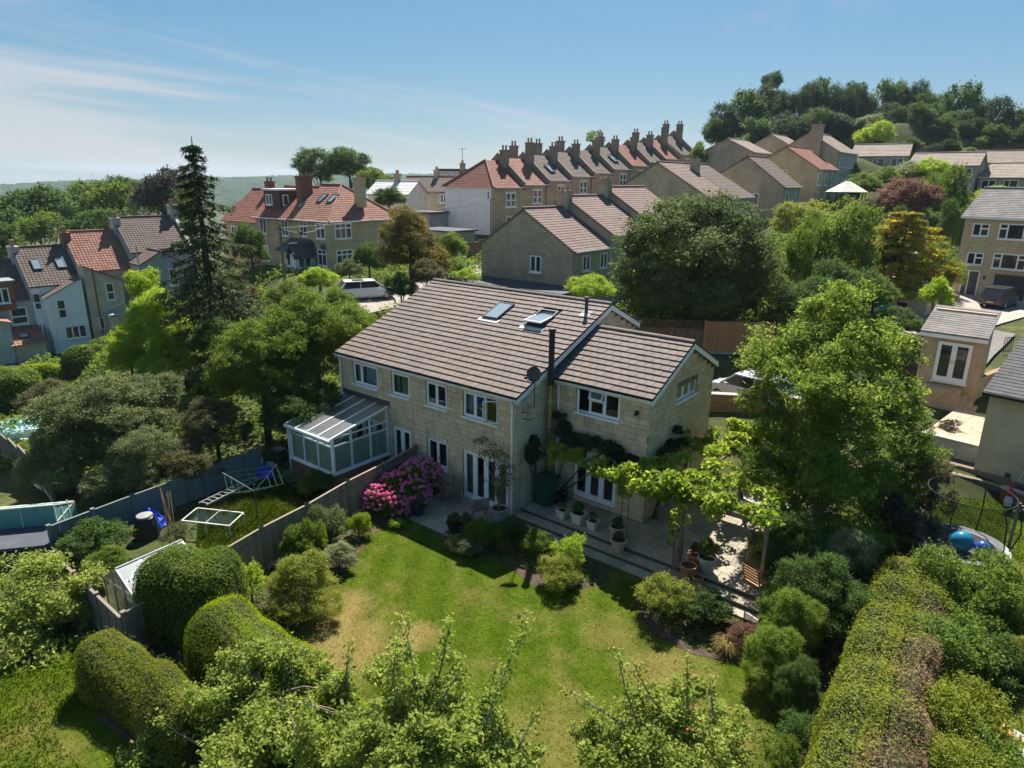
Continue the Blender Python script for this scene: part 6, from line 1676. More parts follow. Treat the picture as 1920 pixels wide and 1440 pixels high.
# ================================================================== HEDGES, SHRUBS, CLIMBERS
M_CORE = plain('hedge_twigs', (.035, .04, .018), .95, .05, .4, 8)
def hedge(name, label, path, width, height, nl, size, mat, seed=1, taper=(1, 1), roundness=.8, aspect=.5, cat='hedge', group=None, jit=.35, lump=.06, extra=None):
    """clipped hedge swept along a path; leaves stand on the surface of a twiggy body"""
    rs = np.random.RandomState(seed); pts = [Vector((p[0], p[1], 0)) for p in path]
    base = pts[0]; t = thing(name, label, cat, (base.x, base.y, gz(base.x, base.y)), 0, group)
    seg = [0]
    for a, b in zip(pts[:-1], pts[1:]): seg.append(seg[-1] + (b - a).length)
    Lt = seg[-1]
    def at(s):
        s = min(max(s, 0), Lt)
        for i in range(len(pts) - 1):
            if s <= seg[i + 1] + 1e-9:
                d = (pts[i + 1] - pts[i]); return pts[i] + d * ((s - seg[i]) / (seg[i + 1] - seg[i])), d.normalized()
        return pts[-1], (pts[-1] - pts[-2]).normalized()
    ph = rs.uniform(0, 6, 6)
    def surf(u, a, k=1.0):
        """u along 0..1 (rounded ends), a across 0..pi"""
        s = u * (Lt + width) - width / 2
        e = 1.0
        if s < 0: e = math.sqrt(max(0, 1 - (s / (width / 2)) ** 2)) ** .6
        if s > Lt: e = math.sqrt(max(0, 1 - ((s - Lt) / (width / 2)) ** 2)) ** .6
        p, d = at(s); p = p + d * (min(0, s) + max(0, s - Lt)); side = Vector((d.y, -d.x, 0))
        f = taper[0] + (taper[1] - taper[0]) * min(max(s / max(Lt, .01), 0), 1)
        ca, sa = math.cos(a), math.sin(a)
        n_ = roundness
        x = math.copysign(abs(ca) ** n_, ca); z = abs(sa) ** n_
        b = 1 + lump * (math.sin(s * 2.1 + ph[0]) * .6 + math.sin(s * 4.7 + a * 2 + ph[1]) * .5 + math.sin(a * 5 + s + ph[2]) * .4)
        q = p + side * (x * width / 2 * e * b * k * (f * .4 + .6)) + Vector((0, 0, max(0, z * height * f * b * k * (e * .55 + .45) if e > 0.02 else 0)))
        return q - base
    nu, na = max(10, int(Lt * 5) + 8), 14
    core = MB()
    G = [[surf(i / nu, math.pi * j / na, .95) for j in range(na + 1)] for i in range(nu + 1)]
    for i in range(nu):
        for j in range(na): core.quad(G[i][j], G[i + 1][j], G[i + 1][j + 1], G[i][j + 1])
    core.build('branches', M_CORE, t, smooth=True)
    aa = np.linspace(0.001, math.pi - .001, 20001); xx = np.sign(np.cos(aa)) * np.abs(np.cos(aa)) ** roundness * width / 2; zz_ = np.abs(np.sin(aa)) ** roundness * height
    arc = np.concatenate([[0], np.cumsum(np.hypot(np.diff(xx), np.diff(zz_)))]); A = np.interp(rs.uniform(0, arc[-1], nl), arc, aa)
    nk = int(nl * .09); xk = rs.uniform(-.16, .16, nk); A[:nk] = np.arccos(np.sign(xk) * np.abs(xk) ** (1 / roundness))
    U = rs.uniform(0, 1, nl); P_ = []; N_ = []
    for u, a in zip(U, A):
        q = surf(u, a); e = .03
        q1 = surf(min(1, u + .01), a); q2 = surf(u, min(math.pi, a + .04))
        n = (q1 - q).cross(q2 - q)
        if n.length < 1e-9: n = Vector((0, 0, 1))
        n.normalize()
        out = Vector((math.cos(a), 0, math.sin(a)))
        if n.z < 0 and math.sin(a) > .3: n = -n
        P_.append(tuple(q + n * rs.uniform(-.03, .04))); N_.append(tuple(n))
    P_ = np.array(P_); N_ = np.array(N_)
    st_ = rs.uniform(0, 1, nl) < .05; P_[st_] += (N_[st_] + [0, 0, .3]) * rs.uniform(.02, .12, (st_.sum(), 1))
    if extra is None:
        link('foliage', leaf_mesh('foliage', [leaf_verts(P_, N_, size, aspect, rs, jit)], mat), t)
    else:
        k = extra(P_ + np.array([base.x, base.y, 0]), rs)
        link('foliage', leaf_mesh('foliage', [leaf_verts(P_[~k], N_[~k], size, aspect, rs, jit)], mat), t)
        link('dead_foliage', leaf_mesh('dead_foliage', [leaf_verts(P_[k], N_[k], size * .95, .22, rs, .9)], L_DRY), t)
    return t
hedge('clipped_hedge', 'smooth bright green clipped hedge like a whale back beside the lawn', [(-.5, -11.3), (1.6, -11.2), (4.0, -11.2)], 1.9, 1.95, 42000, .042, L_HEDGE, 1, (1, .72), .62, .4, lump=.05)
hedge('yew_hedge', 'rough domed yew hedge left of the smooth clipped hedge', [(-2.4, -13.5), (-.5, -13.2), (.9, -13.2)], 1.4, 1.4, 26000, .06, L_YEW, 2, (.95, .9), .75, .3, jit=.6, lump=.09)
hedge('square_bush', 'big square-cut dark green bush in front of the greenhouse', [(-3.35, -11.2), (-2.7, -10.7)], 2.0, 2.35, 20000, .065, L_MID, 3, (1, 1), .5, .55, cat='bush', jit=.5, lump=.05)
def dead(p, rs):
    x, y, z = p[:, 0], p[:, 1], p[:, 2]
    f = np.sin(x * 2.3 + 1) * .5 + np.sin(y * 1.7) * .4 + (x - 13.1) * .9 + rs.normal(0, .45, len(x))
    return (f > .55) & (z > 1.2) & (y < .5)
hedge('conifer_hedge', 'long tall conifer hedge with a browning top along the right of the lawn', [(12.9, 2.2), (13.05, -2), (13.3, -6), (13.55, -10)], 1.95, 2.25, 60000, .08, L_YEW, 4, (.85, 1), .34, .4, jit=.5, lump=.05, extra=dead)
def gh(px, py, z=0): return tuple(atz(px, py, z))[:2]
hedge('garden_hedge', 'clipped green hedge below the cream cottage', [gh(150, 690, -1.6), gh(225, 650, -1.0)], 2.2, 2.2, 7000, .16, L_MID, 5, roundness=.6)
hedge('garden_hedge', 'flat-topped light green hedge before the white cottage', [gh(40, 700, -2.0), gh(135, 690, -1.8)], 1.6, 1.5, 5000, .16, L_HEDGE, 6, roundness=.5)
hedge('garden_hedge', 'dark square hedge at the left edge above the pool', [gh(-20, 760, -1.6), gh(40, 745, -1.4)], 2.6, 2.9, 7000, .16, L_MID, 7, roundness=.45)

# shrubs: placed by where they stand in the photograph
def shrub(label, px, py, zc, rx, rz, crown, mat, group='border shrubs', name='shrub', base_z=0.):
    p = atz(px, py, zc); rx *= 1.2; rz *= 1.2
    return tree(name, label, 'shrub', p, crown, (rx, rx, rz), mat, base_z if base_z is not None else None, group, trunk_r=.03, seed=int(px + py))
for a in (('yellow-green shrub overhanging the dry patch of lawn', 570, 1100, .8, 1.0, .85, 'fine', L_YGR), ('feathery pale green plant between square bush and fence', 470, 1100, .6, .55, .65, 'airy', L_LIME), ('sage-coloured shrub with pink flowers by the lawn edge', 635, 1045, .4, .55, .45, 'bushy', L_SAGE),
          ('dark shrub against the fence left of the round ball', 615, 985, .7, .55, .85, 'oval', L_GREYG), ('shrub against the fence behind the yellow-green one', 560, 1030, .6, .6, .7, 'bushy', L_MID), ('upright leafy shrub by the fence, left of the ball', 590, 1010, .8, .35, .8, 'oval', L_MID),
          ('clipped round ball bush near the pink hydrangea', 672, 985, .42, .4, .42, 'fine', L_HEDGE), ('low dark shrub in the bed before the french doors', 905, 1005, .45, .7, .5, 'bushy', L_MID), ('blue-green low plants in the bed left of centre', 880, 1030, .25, .5, .3, 'bushy', L_GREYG), ('dark shrub by the downpipe corner', 960, 995, .4, .45, .5, 'bushy', L_OAK),
          ('bright rosemary-like shrub below the steps', 1062, 1040, .65, .62, .65, 'airy', L_LIME), ('rounded dark-based shrub below the steps', 1050, 1075, .45, .62, .5, 'bushy', L_YGR), ('leafy shrub at the left end of the steps bed', 1005, 1020, .45, .45, .5, 'bushy', L_MID),
          ('yellow-flecked bush below the terracotta pots', 1245, 1120, .65, .68, .65, 'bushy', L_YGR), ('dark green bush right of the yellow-flecked bush', 1320, 1140, .5, .68, .5, 'bushy', L_OAK), ('reddish low plants at the foot of the ash', 1385, 1190, .35, .5, .4, 'airy', L_COPPER),
          ('dark bush at the hedge end under the ash', 1545, 1130, 1.2, 1.2, 1.1, 'fine', L_OAK), ('dark bush inside the ash shade', 1480, 1030, 1.4, 1.1, 1.2, 'fine', L_OAK),
          ('shrub with cream plumes left of the conifer hedge', 1600, 1040, 1.6, .8, .7, 'bushy', L_SAGE), ('dark plants below the whale-back hedge end', 640, 1330, .3, .5, .4, 'bushy', L_OAK), ('green plants between square bush and yew', 360, 1180, .5, .55, .6, 'bushy', L_MID), ('small yellow-green shrub before the clipped hedge', 395, 1195, .4, .3, .5, 'bushy', L_LIME),
          ('dark leafy plants along the inner fence of the left garden', 175, 1010, .5, .9, .6, 'bushy', L_OAK), ('green plants beside the greenhouse', 200, 1060, .4, .7, .5, 'bushy', L_MID), ('weeds growing by the cold frame', 330, 1010, .4, .5, .45, 'airy', L_BROWNG), ('dark bush below the conservatory wall', 590, 905, .45, .7, .5, 'bushy', L_OAK), ('pale flowering weeds at the conservatory corner', 545, 895, .3, .45, .35, 'airy', L_SAGE),
          ('bright leafy sprays hanging over the lawn below the ash', 1455, 1235, .8, .75, .7, 'fine', L_ASH), ('green shrub filling the corner right of the steps', 1480, 1165, 1.0, .8, .9, 'fine', L_ASH), ('dark shrub in the hedge-side bed, nearest the lawn corner', 1500, 1300, .6, .6, .75, 'fine', L_OAK), ('loose dark shrub at the foot of the conifer hedge', 1488, 1375, .5, .55, .6, 'airy', L_OAK), ('shaded loose shrub at the bottom edge beside the hedge', 1476, 1435, .5, .5, .55, 'airy', L_MID),
          ('shrub in the small gap between house and conservatory fence', 745, 890, .4, .3, .4, 'bushy', L_MID)):
    shrub(*a)
G6 = 'planting in the right-hand garden'
for a in (('purple-flowered airy buddleia behind the ash', 1715, 930, 1.6, 1.2, 1.5, 'airy', L_BROWNG), ('purple-tinged airy shrub near the trampoline', 1690, 985, 1.2, 1.0, 1.0, 'airy', L_PURPLE), ('grey-green shrub left of the trampoline', 1660, 940, 1.6, 1.0, 1.3, 'airy', L_APPLE), ('sunlit loose shrub beside the trampoline rim', 1735, 1010, .8, .7, .7, 'airy', L_SAGE),
          ('bright green conifer below the trampoline', 1800, 1120, 1.3, 1.1, 1.35, 'oval', L_LEYL), ('bright feathery conifer at the right edge', 1885, 1130, 1.2, 1.0, 1.2, 'oval', L_LEYL), ('low conifer sprawling over the hedge side', 1770, 1210, 1.2, 1.1, 1.0, 'oval', L_LEYL), ('dark conifer gap bush right of the hedge', 1830, 1230, .9, .9, .9, 'oval', L_OAK),
          ('yellowing conifer sprays at the right bottom', 1800, 1350, 1.2, 1.0, .9, 'oval', L_YEW), ('bright low conifer cut by the bottom edge', 1850, 1440, 1.0, .9, .8, 'oval', L_LEYL), ('golden shrub at the right edge above the lawn strip', 1900, 1230, .8, .5, .5, 'bushy', L_YGR), ('shrub over the tiny path at right', 1790, 1420, 1.4, .8, .6, 'oval', L_YEW),
          ('lavender clump on the terrace edge', 1775, 800, 1.6, .5, .4, 'airy', L_PURPLE), ('leafy shrub between ash and pale terrace', 1735, 850, 1.4, .7, .9, 'airy', L_MID), ('spiky yellow-green plant by the wall', 1430, 920, .8, .5, .45, 'airy', L_YGR), ('dark shrub behind the pergola', 1400, 840, 1.2, .8, .8, 'bushy', L_MID)):
    shrub(*a, group=G6, base_z=None)

def tuft(label, px, py, r, h, mat, n=220, seed=1, z=0.01, group='grass tufts'):
    rs = np.random.RandomState(seed); p = atz(px, py, z + .1); t = thing('grass_tuft', label, 'plant', (p.x, p.y, z), 0, group)
    v = []; f = []
    for k in range(n):
        a = rs.uniform(0, 6.28); q = rs.uniform(.25, 1); d = np.array([math.cos(a), math.sin(a), 0]); s = np.array([-d[1], d[0], 0]) * .008; b = d * rs.uniform(0, .06)
        hh = h * rs.uniform(.6, 1.1); m = b + d * r * q * .45 + [0, 0, hh * .8]; e = b + d * r * q + [0, 0, hh * (1 - .55 * q)]
        i = len(v); v += [b - s, b + s, m + s, m - s, e]; f += [(i, i + 1, i + 2, i + 3), (i + 3, i + 2, i + 4, i + 4)]
    me = bpy.data.meshes.new('blades'); me.from_pydata([tuple(x) for x in v], [], [q if q[2] != q[3] else q[:3] for q in f]); me.materials.append(mat)
    link('blades', me, t); return t
tuft('orange-tipped grass tuft at the end of the paved edge', 850, 1025, .42, .5, L_STRAW, seed=2); tuft('golden grass tuft in the middle of the bed', 945, 1030, .5, .55, L_GOLD, seed=3); tuft('straw-coloured grass tuft under the ash', 1362, 1215, .55, .5, L_STRAW, seed=4)
tuft('green strap-leaved plant in front of the hydrangea', 745, 985, .42, .4, L_LIME, 120, 5); tuft('pale strap-leaved plant beside the ball bush', 690, 1005, .35, .4, L_YGR, 120, 6); tuft('green spiky plant below the steps', 1000, 1010, .4, .6, L_LIME, 120, 7); tuft('tall green reedy clump by the patio rear', 1395, 925, .5, .7, L_LIME, 200, 8, .35)

# undergrowth that fills the gardens
def undergrowth(name, label, polys, n, size, mat, seed, hgt=.5):
    rs = np.random.RandomState(seed); P_ = []
    for pts, frac in polys:
        xs = [p[0] for p in pts]; ys = [p[1] for p in pts]; m = int(n * frac)
        x = rs.uniform(min(xs), max(xs), m * 3); y = rs.uniform(min(ys), max(ys), m * 3); k = in_poly(x, y, pts); x = x[k][:m]; y = y[k][:m]
        b = np.abs(np.sin(x * .9 + 1.3 * np.sin(y * .7)) * np.cos(y * .8 + np.sin(x * .5)))
        P_.append(np.stack([x, y, ground_arr(x, y) + hgt * b * rs.uniform(.3, 1.1, len(x)) + .03], -1))
    P_ = np.concatenate(P_)
    return tag(link(name, leaf_mesh(name, [leaf_verts(P_, np.tile([0, 0, 1.], (len(P_), 1)), size, .5, rs, .6)], mat)), label, 'undergrowth', kind='stuff')
undergrowth('undergrowth', 'tangled green undergrowth filling the gardens left and behind', [([(-12, -3), (-12, 8), (-24, 12), (-46, 14), (-52, -4), (-30, -12), (-16, -9)], .6), ([(-12, 9), (-10, 20), (-23, 18), (-24, 8)], .1), ([(-32, 19), (-25, 34), (-36, 42), (-40, 24)], .12), ([(-46, 12), (-40, 21), (-62, 22), (-58, 12)], .1)], 60000, .3, L_MID, 5, 1.1)
undergrowth('undergrowth', 'mixed garden growth on the right-hand slope', [([(-11, 22), (6, 21), (4, 45), (0, 60), (-12, 58), (-11, 42)], .55), ([(-12, 60), (2, 60), (4, 90), (-11, 92)], .25), ([(4, 62), (20, 62), (14, 92), (3, 92)], .1), ([(-30, 42), (-13, 42), (-15, 53), (-30, 52)], .06)], 60000, .34, L_MID, 6, 1.2)
undergrowth('undergrowth', 'low weeds and ground cover round the beds', [([(10.2, -1), (12, 1), (12, -9), (11.6, -9)], .12), ([(9.6, .5), (12.2, 1), (12.5, 8), (9.6, 9)], .3), ([(-5.0, -.6), (-4.8, -3), (-3.7, -9.8), (-1.4, -9.3), (-1.8, -7), (-3.3, -4.4)], .2), ([(-1.3, -2.6), (.2, -3), (4.5, -2.2), (4.8, -1.2), (.2, -.8)], .18), ([(6.2, -1), (6.4, -2), (8.4, -2.8), (9.8, -2.2), (11, -.5)], .12)], 16000, .09, L_MID, 7, .16)

# ---- hydrangea
hy = thing('hydrangea', 'large hydrangea covered in pink blooms, the shaded ones tinted mauve, beside the fence', 'shrub', (-3.95, -1.9, 0))
rsn = np.random.RandomState(5); hr_ = random.Random(5)
lobes = [((.1, .7, .95), .85), ((-.25, -.35, .7), .75), ((.45, -.1, .65), .7), ((-.45, -1.1, .5), .6), ((.3, -.9, .45), .6), ((.15, .2, 1.2), .6)]
c_ = np.array([l[0] for l in lobes]); r_ = np.array([l[1] for l in lobes])
link('foliage', leaf_mesh('foliage', [clump_leaves(rsn, c_, r_ * .93, 4200, .13, .6, (0, 0, .3))], L_MID), hy)
trunk_mesh(.8, .04, [tuple(c) for c in c_], 3).build('stems', M_BARK, hy)
def flower_mesh(mat, seed):
    rs = np.random.RandomState(seed); d = sph(rs, 46); d[:, 2] = np.abs(d[:, 2]) * .9 - .15
    return leaf_mesh('flower_head', [leaf_verts(d * .07, d, .062, .9, rs, .25)], mat)
FM = [flower_mesh(L_PINK, 1), flower_mesh(L_PINK_SHADE, 2), flower_mesh(L_PINK, 3)]
heads = []; tries = 0
while len(heads) < 235 and tries < 20000:
    tries += 1
    i = hr_.randrange(len(lobes)); d = Vector(sph(rsn, 1)[0])
    if d.z < -.35: continue
    p = Vector(lobes[i][0]) + d * lobes[i][1] * 1.02
    if p.z < .12 or any((p - Vector(l[0])).length < l[1] * .93 for l in lobes): continue
    if any((p - h).length < .105 for h in heads): continue
    heads.append(p)
for p in heads:
    o = link('flower_head', FM[1] if p.y > -.15 + hr_.uniform(-.35, .35) else FM[0 if hr_.random() < .6 else 2], hy, p); s = hr_.uniform(.8, 1.25); o.scale = (s, s, s); o.rotation_euler = (hr_.uniform(-.5, .5), hr_.uniform(-.5, .5), hr_.uniform(0, 6))  # heads nearer the house get the shade-coloured petals, the rest the sunlit pink

# ---- pergola with vine
pg_ = thing('pergola', 'weathered timber pergola over the upper patio', 'pergola', (4.3, .7, .34))
def pbar(name, a, b, w, h, mat=M_WOOD):
    o_ = Vector((4.3, .7, .34)); return MB().bar(Vector(a) - o_, Vector(b) - o_, w, h).build(name, mat, pg_)
for x, y in ((6.55, .45), (9.1, .7), (6.4, 6.0), (9.2, 5.8), (4.75, 7.4)): pbar('post', (x, y, .3), (x, y, 2.66), .1, .1)
pbar('beam', (.3, 1.2, 2.62), (4.4, .45, 2.62), .07, .14); pbar('beam', (4.3, .48, 2.62), (9.3, .65, 2.62), .07, .14); pbar('beam', (4.4, 5.9, 2.62), (9.4, 5.7, 2.62), .07, .14)
for x in (1.2, 2.5, 3.8): pbar('rafter', (x, .5, 2.72), (x + .05, 2.18, 2.74), .05, .1)
for x in (5.0, 6.2, 7.4, 8.6): pbar('rafter', (x, .2, 2.72), (x, 6.3, 2.74), .05, .1)
pbar('brace', (4.3, 2.4, 1.4), (5.6, 1.2, 2.6), .07, .09)
tl = thing('trellis_post', 'narrow ladder trellis standing by the white doors', 'trellis', (4.32, .66, .34))
for s in (-.13, .13): MB().bar((s, 0, 0), (s * .9, 0, 2.3), .035).build('upright', M_WOOD, tl)
for k in range(9): MB().bar((-.14, 0, .15 + .25 * k), (.14, 0, .15 + .25 * k), .025).build('rung', M_WOOD, tl)
vn = thing('grape_vine', 'bright green grape vine trained over the pergola', 'climber', (6.5, .3, .34))
vc = []; vr = []; vrs = random.Random(9)
for (a, b, n, r0) in (((1.2, .95, 2.7), (4.4, .5, 2.7), 22, .28), ((4.2, .5, 2.7), (9.2, .65, 2.75), 40, .34), ((5.0, .4, 2.8), (5.0, 3.0, 2.8), 14, .32), ((6.2, .4, 2.8), (6.2, 5.8, 2.8), 26, .34), ((7.4, .4, 2.8), (7.5, 3.5, 2.85), 9, .3), ((8.6, .4, 2.7), (8.8, 4, 2.8), 7, .28), ((5.0, 5.5, 2.8), (9, 5.7, 2.8), 24, .34), ((6.5, .35, .9), (6.5, .4, 2.5), 8, .22), ((4.4, .5, 2.2), (4.4, .5, 2.6), 5, .25), ((4.6, 4, 2.7), (5.2, 6.5, 2.9), 12, .32), ((5, 7, 2.7), (7, 8, 3.0), 12, .35)):
    for k in range(n):
        p = Vector(a).lerp(Vector(b), vrs.random()) + Vector((vrs.gauss(0, .22), vrs.gauss(0, .22), vrs.gauss(.02, .14))); vc.append(tuple(p - Vector((6.5, .3, .34)))); vr.append(r0 * vrs.uniform(.6, 1.2))
link('foliage', leaf_mesh('foliage', [clump_leaves(np.random.RandomState(9), vc, vr, 15000, .15, .85, (0, 3, 0), .6, .4, .3, .75)], L_VINE), vn)
m = MB()
for s in range(5):
    a = vrs.uniform(0, 6.28); m.tube([(math.cos(a) * .12, math.sin(a) * .12, -.02), (math.cos(a + 1) * .14, math.sin(a + 1) * .14, 1.0), (math.cos(a + 2) * .1, math.sin(a + 2) * .1, 1.8), (vrs.uniform(-.8, .8), vrs.uniform(-.1, .6), 2.4)], [.035, .03, .025, .015], 6)
m.build('stems', M_TWIG, vn)
def climber(label, specs, nl, size, mat, base, seed, name='climber', aspect=.7):
    rs = np.random.RandomState(seed); t = thing(name, label, 'climber', base); c = []; r = []
    for x, y, z, q in specs:
        for k in range(4): c.append((x - base[0] + rs.normal(0, q * .4), y - base[1] + rs.normal(0, q * .2), z - base[2] + rs.normal(0, q * .35))); r.append(q * .7)
    link('foliage', leaf_mesh('foliage', [clump_leaves(rs, c, r, nl, size, aspect, (0, 2, 0), .45, .6, .2)], mat), t)
    m = MB()
    for k in range(5):
        i = rs.randint(len(c)); m.tube([(rs.uniform(-.1, .1), rs.uniform(-.05, .05), 0), (c[i][0] * .5, c[i][1] * .3, c[i][2] * .6), c[i]], [.03, .025, .012], 5)
    m.build('stems', M_BARK, t); return t
climber('dark ivy-like climber along the extension wall above the white doors', [(.55, 1.95, 3.7, .26), (.7, 1.95, 3.3, .34), (1.1, 1.9, 3.05, .36), (1.6, 1.9, 2.95, .34), (2.1, 1.9, 3.0, .32), (2.6, 1.9, 3.0, .38), (3.1, 1.9, 2.9, .36), (3.6, 1.95, 2.75, .34), (3.9, 2.0, 2.6, .3)], 7000, .1, L_IVY, (.5, 2.05, .34), 3)
climber('dark climber in the corner below the flue', [(.2, .9, 2.9, .3), (.25, .6, 2.6, .34), (.3, .75, 2.3, .3)], 2200, .1, L_IVY, (.25, 1.0, .34), 4)
climber('dark green climber on the side wall by the side window', [(4.5, 2.7, 1.6, .36), (4.5, 2.9, 2.2, .4), (4.5, 3.2, 2.7, .42), (4.5, 3.7, 3.0, .34), (4.5, 4.1, 3.4, .22), (4.5, 3.4, 1.8, .4), (4.5, 4.4, 2.9, .25)], 4200, .11, L_IVY, (4.45, 2.8, .34), 6)

# potted tree against the facade
pt = thing('potted_tree', 'slender leaning tree in a large grey pot by the french doors', 'plant', (-.33, -.55, .05))
MB().lathe([(.2, 0), (.27, .06), (.31, .38), (.34, .42), (.34, .48), (.29, .48), (.28, .42)], 16).build('pot', M_CONC, pt); MB().lathe([(.0, .42), (.28, .425)], 14).build('soil', M_SOIL, pt)
m = MB(); cl = []
for k, (x, y, z) in enumerate(((-.15, .1, 2.6), (.15, .12, 2.5), (-.5, .15, 2.75), (.05, .1, 2.0), (-.9, .2, 2.85), (.3, .0, 1.6), (-.1, -.1, 1.5), (-1.25, .22, 2.7), (.4, .1, 2.1), (-.05, .05, 1.1))):
    m.tube([(0, 0, .4), (x * .3, y * .3, z * .6), (x, y, z)], [.025, .018, .006], 5); cl.append((x, y, z)); cl.append((x * .8 + .05, y * .8, z * .85))
m.build('stems', M_TWIG, pt); link('foliage', leaf_mesh('foliage', [clump_leaves(np.random.RandomState(4), cl, [.22] * len(cl), 1300, .1, .45, (0, 0, 0), .7, .3, .6)], L_GREYG), pt)
# ================================================================== GARDEN BUILDINGS, FENCES AND FURNITURE
# ---- conservatory
cons = thing('conservatory', 'white framed lean-to conservatory with glass roof on brick base', 'conservatory', (-7.08, -3.05, 0))
cw, cdp, sil, eav, topz_ = 2.92, 3.02, .72, 2.28, 2.9
MB().box(-cw, 0, 0, .14, -.3, sil).box(-.14, 0, .14, cdp, -.3, sil).box(-cw, -cw + .14, .14, cdp, -.3, sil).build('base_wall', S_BRICK, cons)
MB().box(-cw - .06, .06, -.06, .16, sil, sil + .06).box(-.16, .06, .16, cdp, sil, sil + .06).box(-cw - .06, -cw + .16, .16, cdp, sil, sil + .06).build('sill', M_WHITE, cons)
z0 = sil + .06; tr_ = 1.92; fr_ = MB()
for i in range(4):
    x = -cw + cw * i / 3; fr_.box(x - (.06 if i in (0, 3) else .035), x + (.06 if i in (0, 3) else .035), .0, .09, z0, eav)
for z, h in ((z0, .06), (tr_, .06), (eav - .08, .08)): fr_.box(-cw, 0, .005, .085, z, z + h)
for sx in (-.05, -cw + .05):
    for i in range(4):
        y = cdp * i / 3; fr_.box(sx - .04, sx + .04, y - .045 + (.05 if i == 0 else 0) - (.05 if i == 3 else 0), y + .045 - (.05 if i == 3 else 0), z0, eav + (topz_ - eav) * i / 3)
    for z in (z0, tr_, eav - .02): fr_.box(sx - .035, sx + .035, .05, cdp, z, z + .06)
    fr_.bar((sx, 0, eav + .02), (sx, cdp, topz_ + .02), .08, .1)
fr_.build('frame', M_WHITE, cons)
for i in range(3):
    xa, xb = -cw + cw * i / 3 + .04, -cw + cw * (i + 1) / 3 - .04
    MB().box(xa, xb, .04, .05, z0 + .06, tr_).build('pane', M_GLASS, cons); MB().box(xa, xb, .04, .05, tr_ + .06, eav - .08).build('pane', M_GLASS, cons)
    MB().box(xa, xb, .1, .11, z0, tr_).build('blind', plain('pale_green_blind', (.46, .5, .38), .9, .1, .12, 4), cons)
    ya, yb = cdp * i / 3 + .04, cdp * (i + 1) / 3 - .04
    for sx in (-.05, -cw + .05):
        MB().box(sx - .005, sx + .005, ya, yb, z0 + .06, tr_).build('pane', M_GLASS, cons); MB().box(sx - .005, sx + .005, ya, yb, tr_ + .06, eav - .02).build('pane', M_GLASS, cons)
        t0, t1 = eav + .06 + (topz_ - eav) * (ya / cdp), eav + .06 + (topz_ - eav) * (yb / cdp)
        MB().poly([(sx, ya, eav + .04), (sx, yb, eav + .04), (sx, yb, t1 - .06), (sx, ya, t0 - .06)]).build('pane', M_GLASS, cons)
    MB().box(-.11, -.1, ya, yb, z0, tr_).build('blind', MATS['pale_green_blind'], cons)
for i in range(5):
    x = -cw - .04 + (cw + .08) * i / 4; MB().bar((x, -.14, eav + .05), (x, cdp, topz_ + .08), .06, .07).build('glazing_bar', M_WHITE, cons)
    if i < 4:
        xb = -cw - .04 + (cw + .08) * (i + 1) / 4
        MB().quad((x + .03, -.12, eav + .06), (xb - .03, -.12, eav + .06), (xb - .03, cdp, topz_ + .09), (x + .03, cdp, topz_ + .09)).build('roof_pane', M_HAZY, cons)
MB().box(-cw - .1, .1, -.2, -.1, eav - .06, eav + .05).build('gutter', M_WHITE, cons)
MB().box(-cw - .1, .12, cdp - .03, cdp + .02, topz_ + .06, topz_ + .3).build('flashing', M_DKGREY, cons)
MB().box(-cw + .15, -.15, .15, cdp, .02, .06).build('floor', plain('conservatory_floor', (.4, .38, .34), .7, .2, .2), cons)
MB().tube([(-cw - .06, -.05, eav - .05), (-cw - .06, -.05, 0)], .035, 6).build('downpipe', M_WHITE, cons)
ch_ = thing('sofa', 'pale sofa inside the conservatory', 'sofa', (-9.2, -1.2, .06)); MB().box(-.4, .9, -.3, .4, .12, .45).build('seat', plain('pale_fabric', (.5, .52, .54), .9, .1, .15), ch_); MB().box(-.4, .9, .4, .6, .12, .85).build('backrest', MATS['pale_fabric'], ch_); MB().box(-.55, -.4, -.3, .6, .1, .62).build('armrest', MATS['pale_fabric'], ch_)

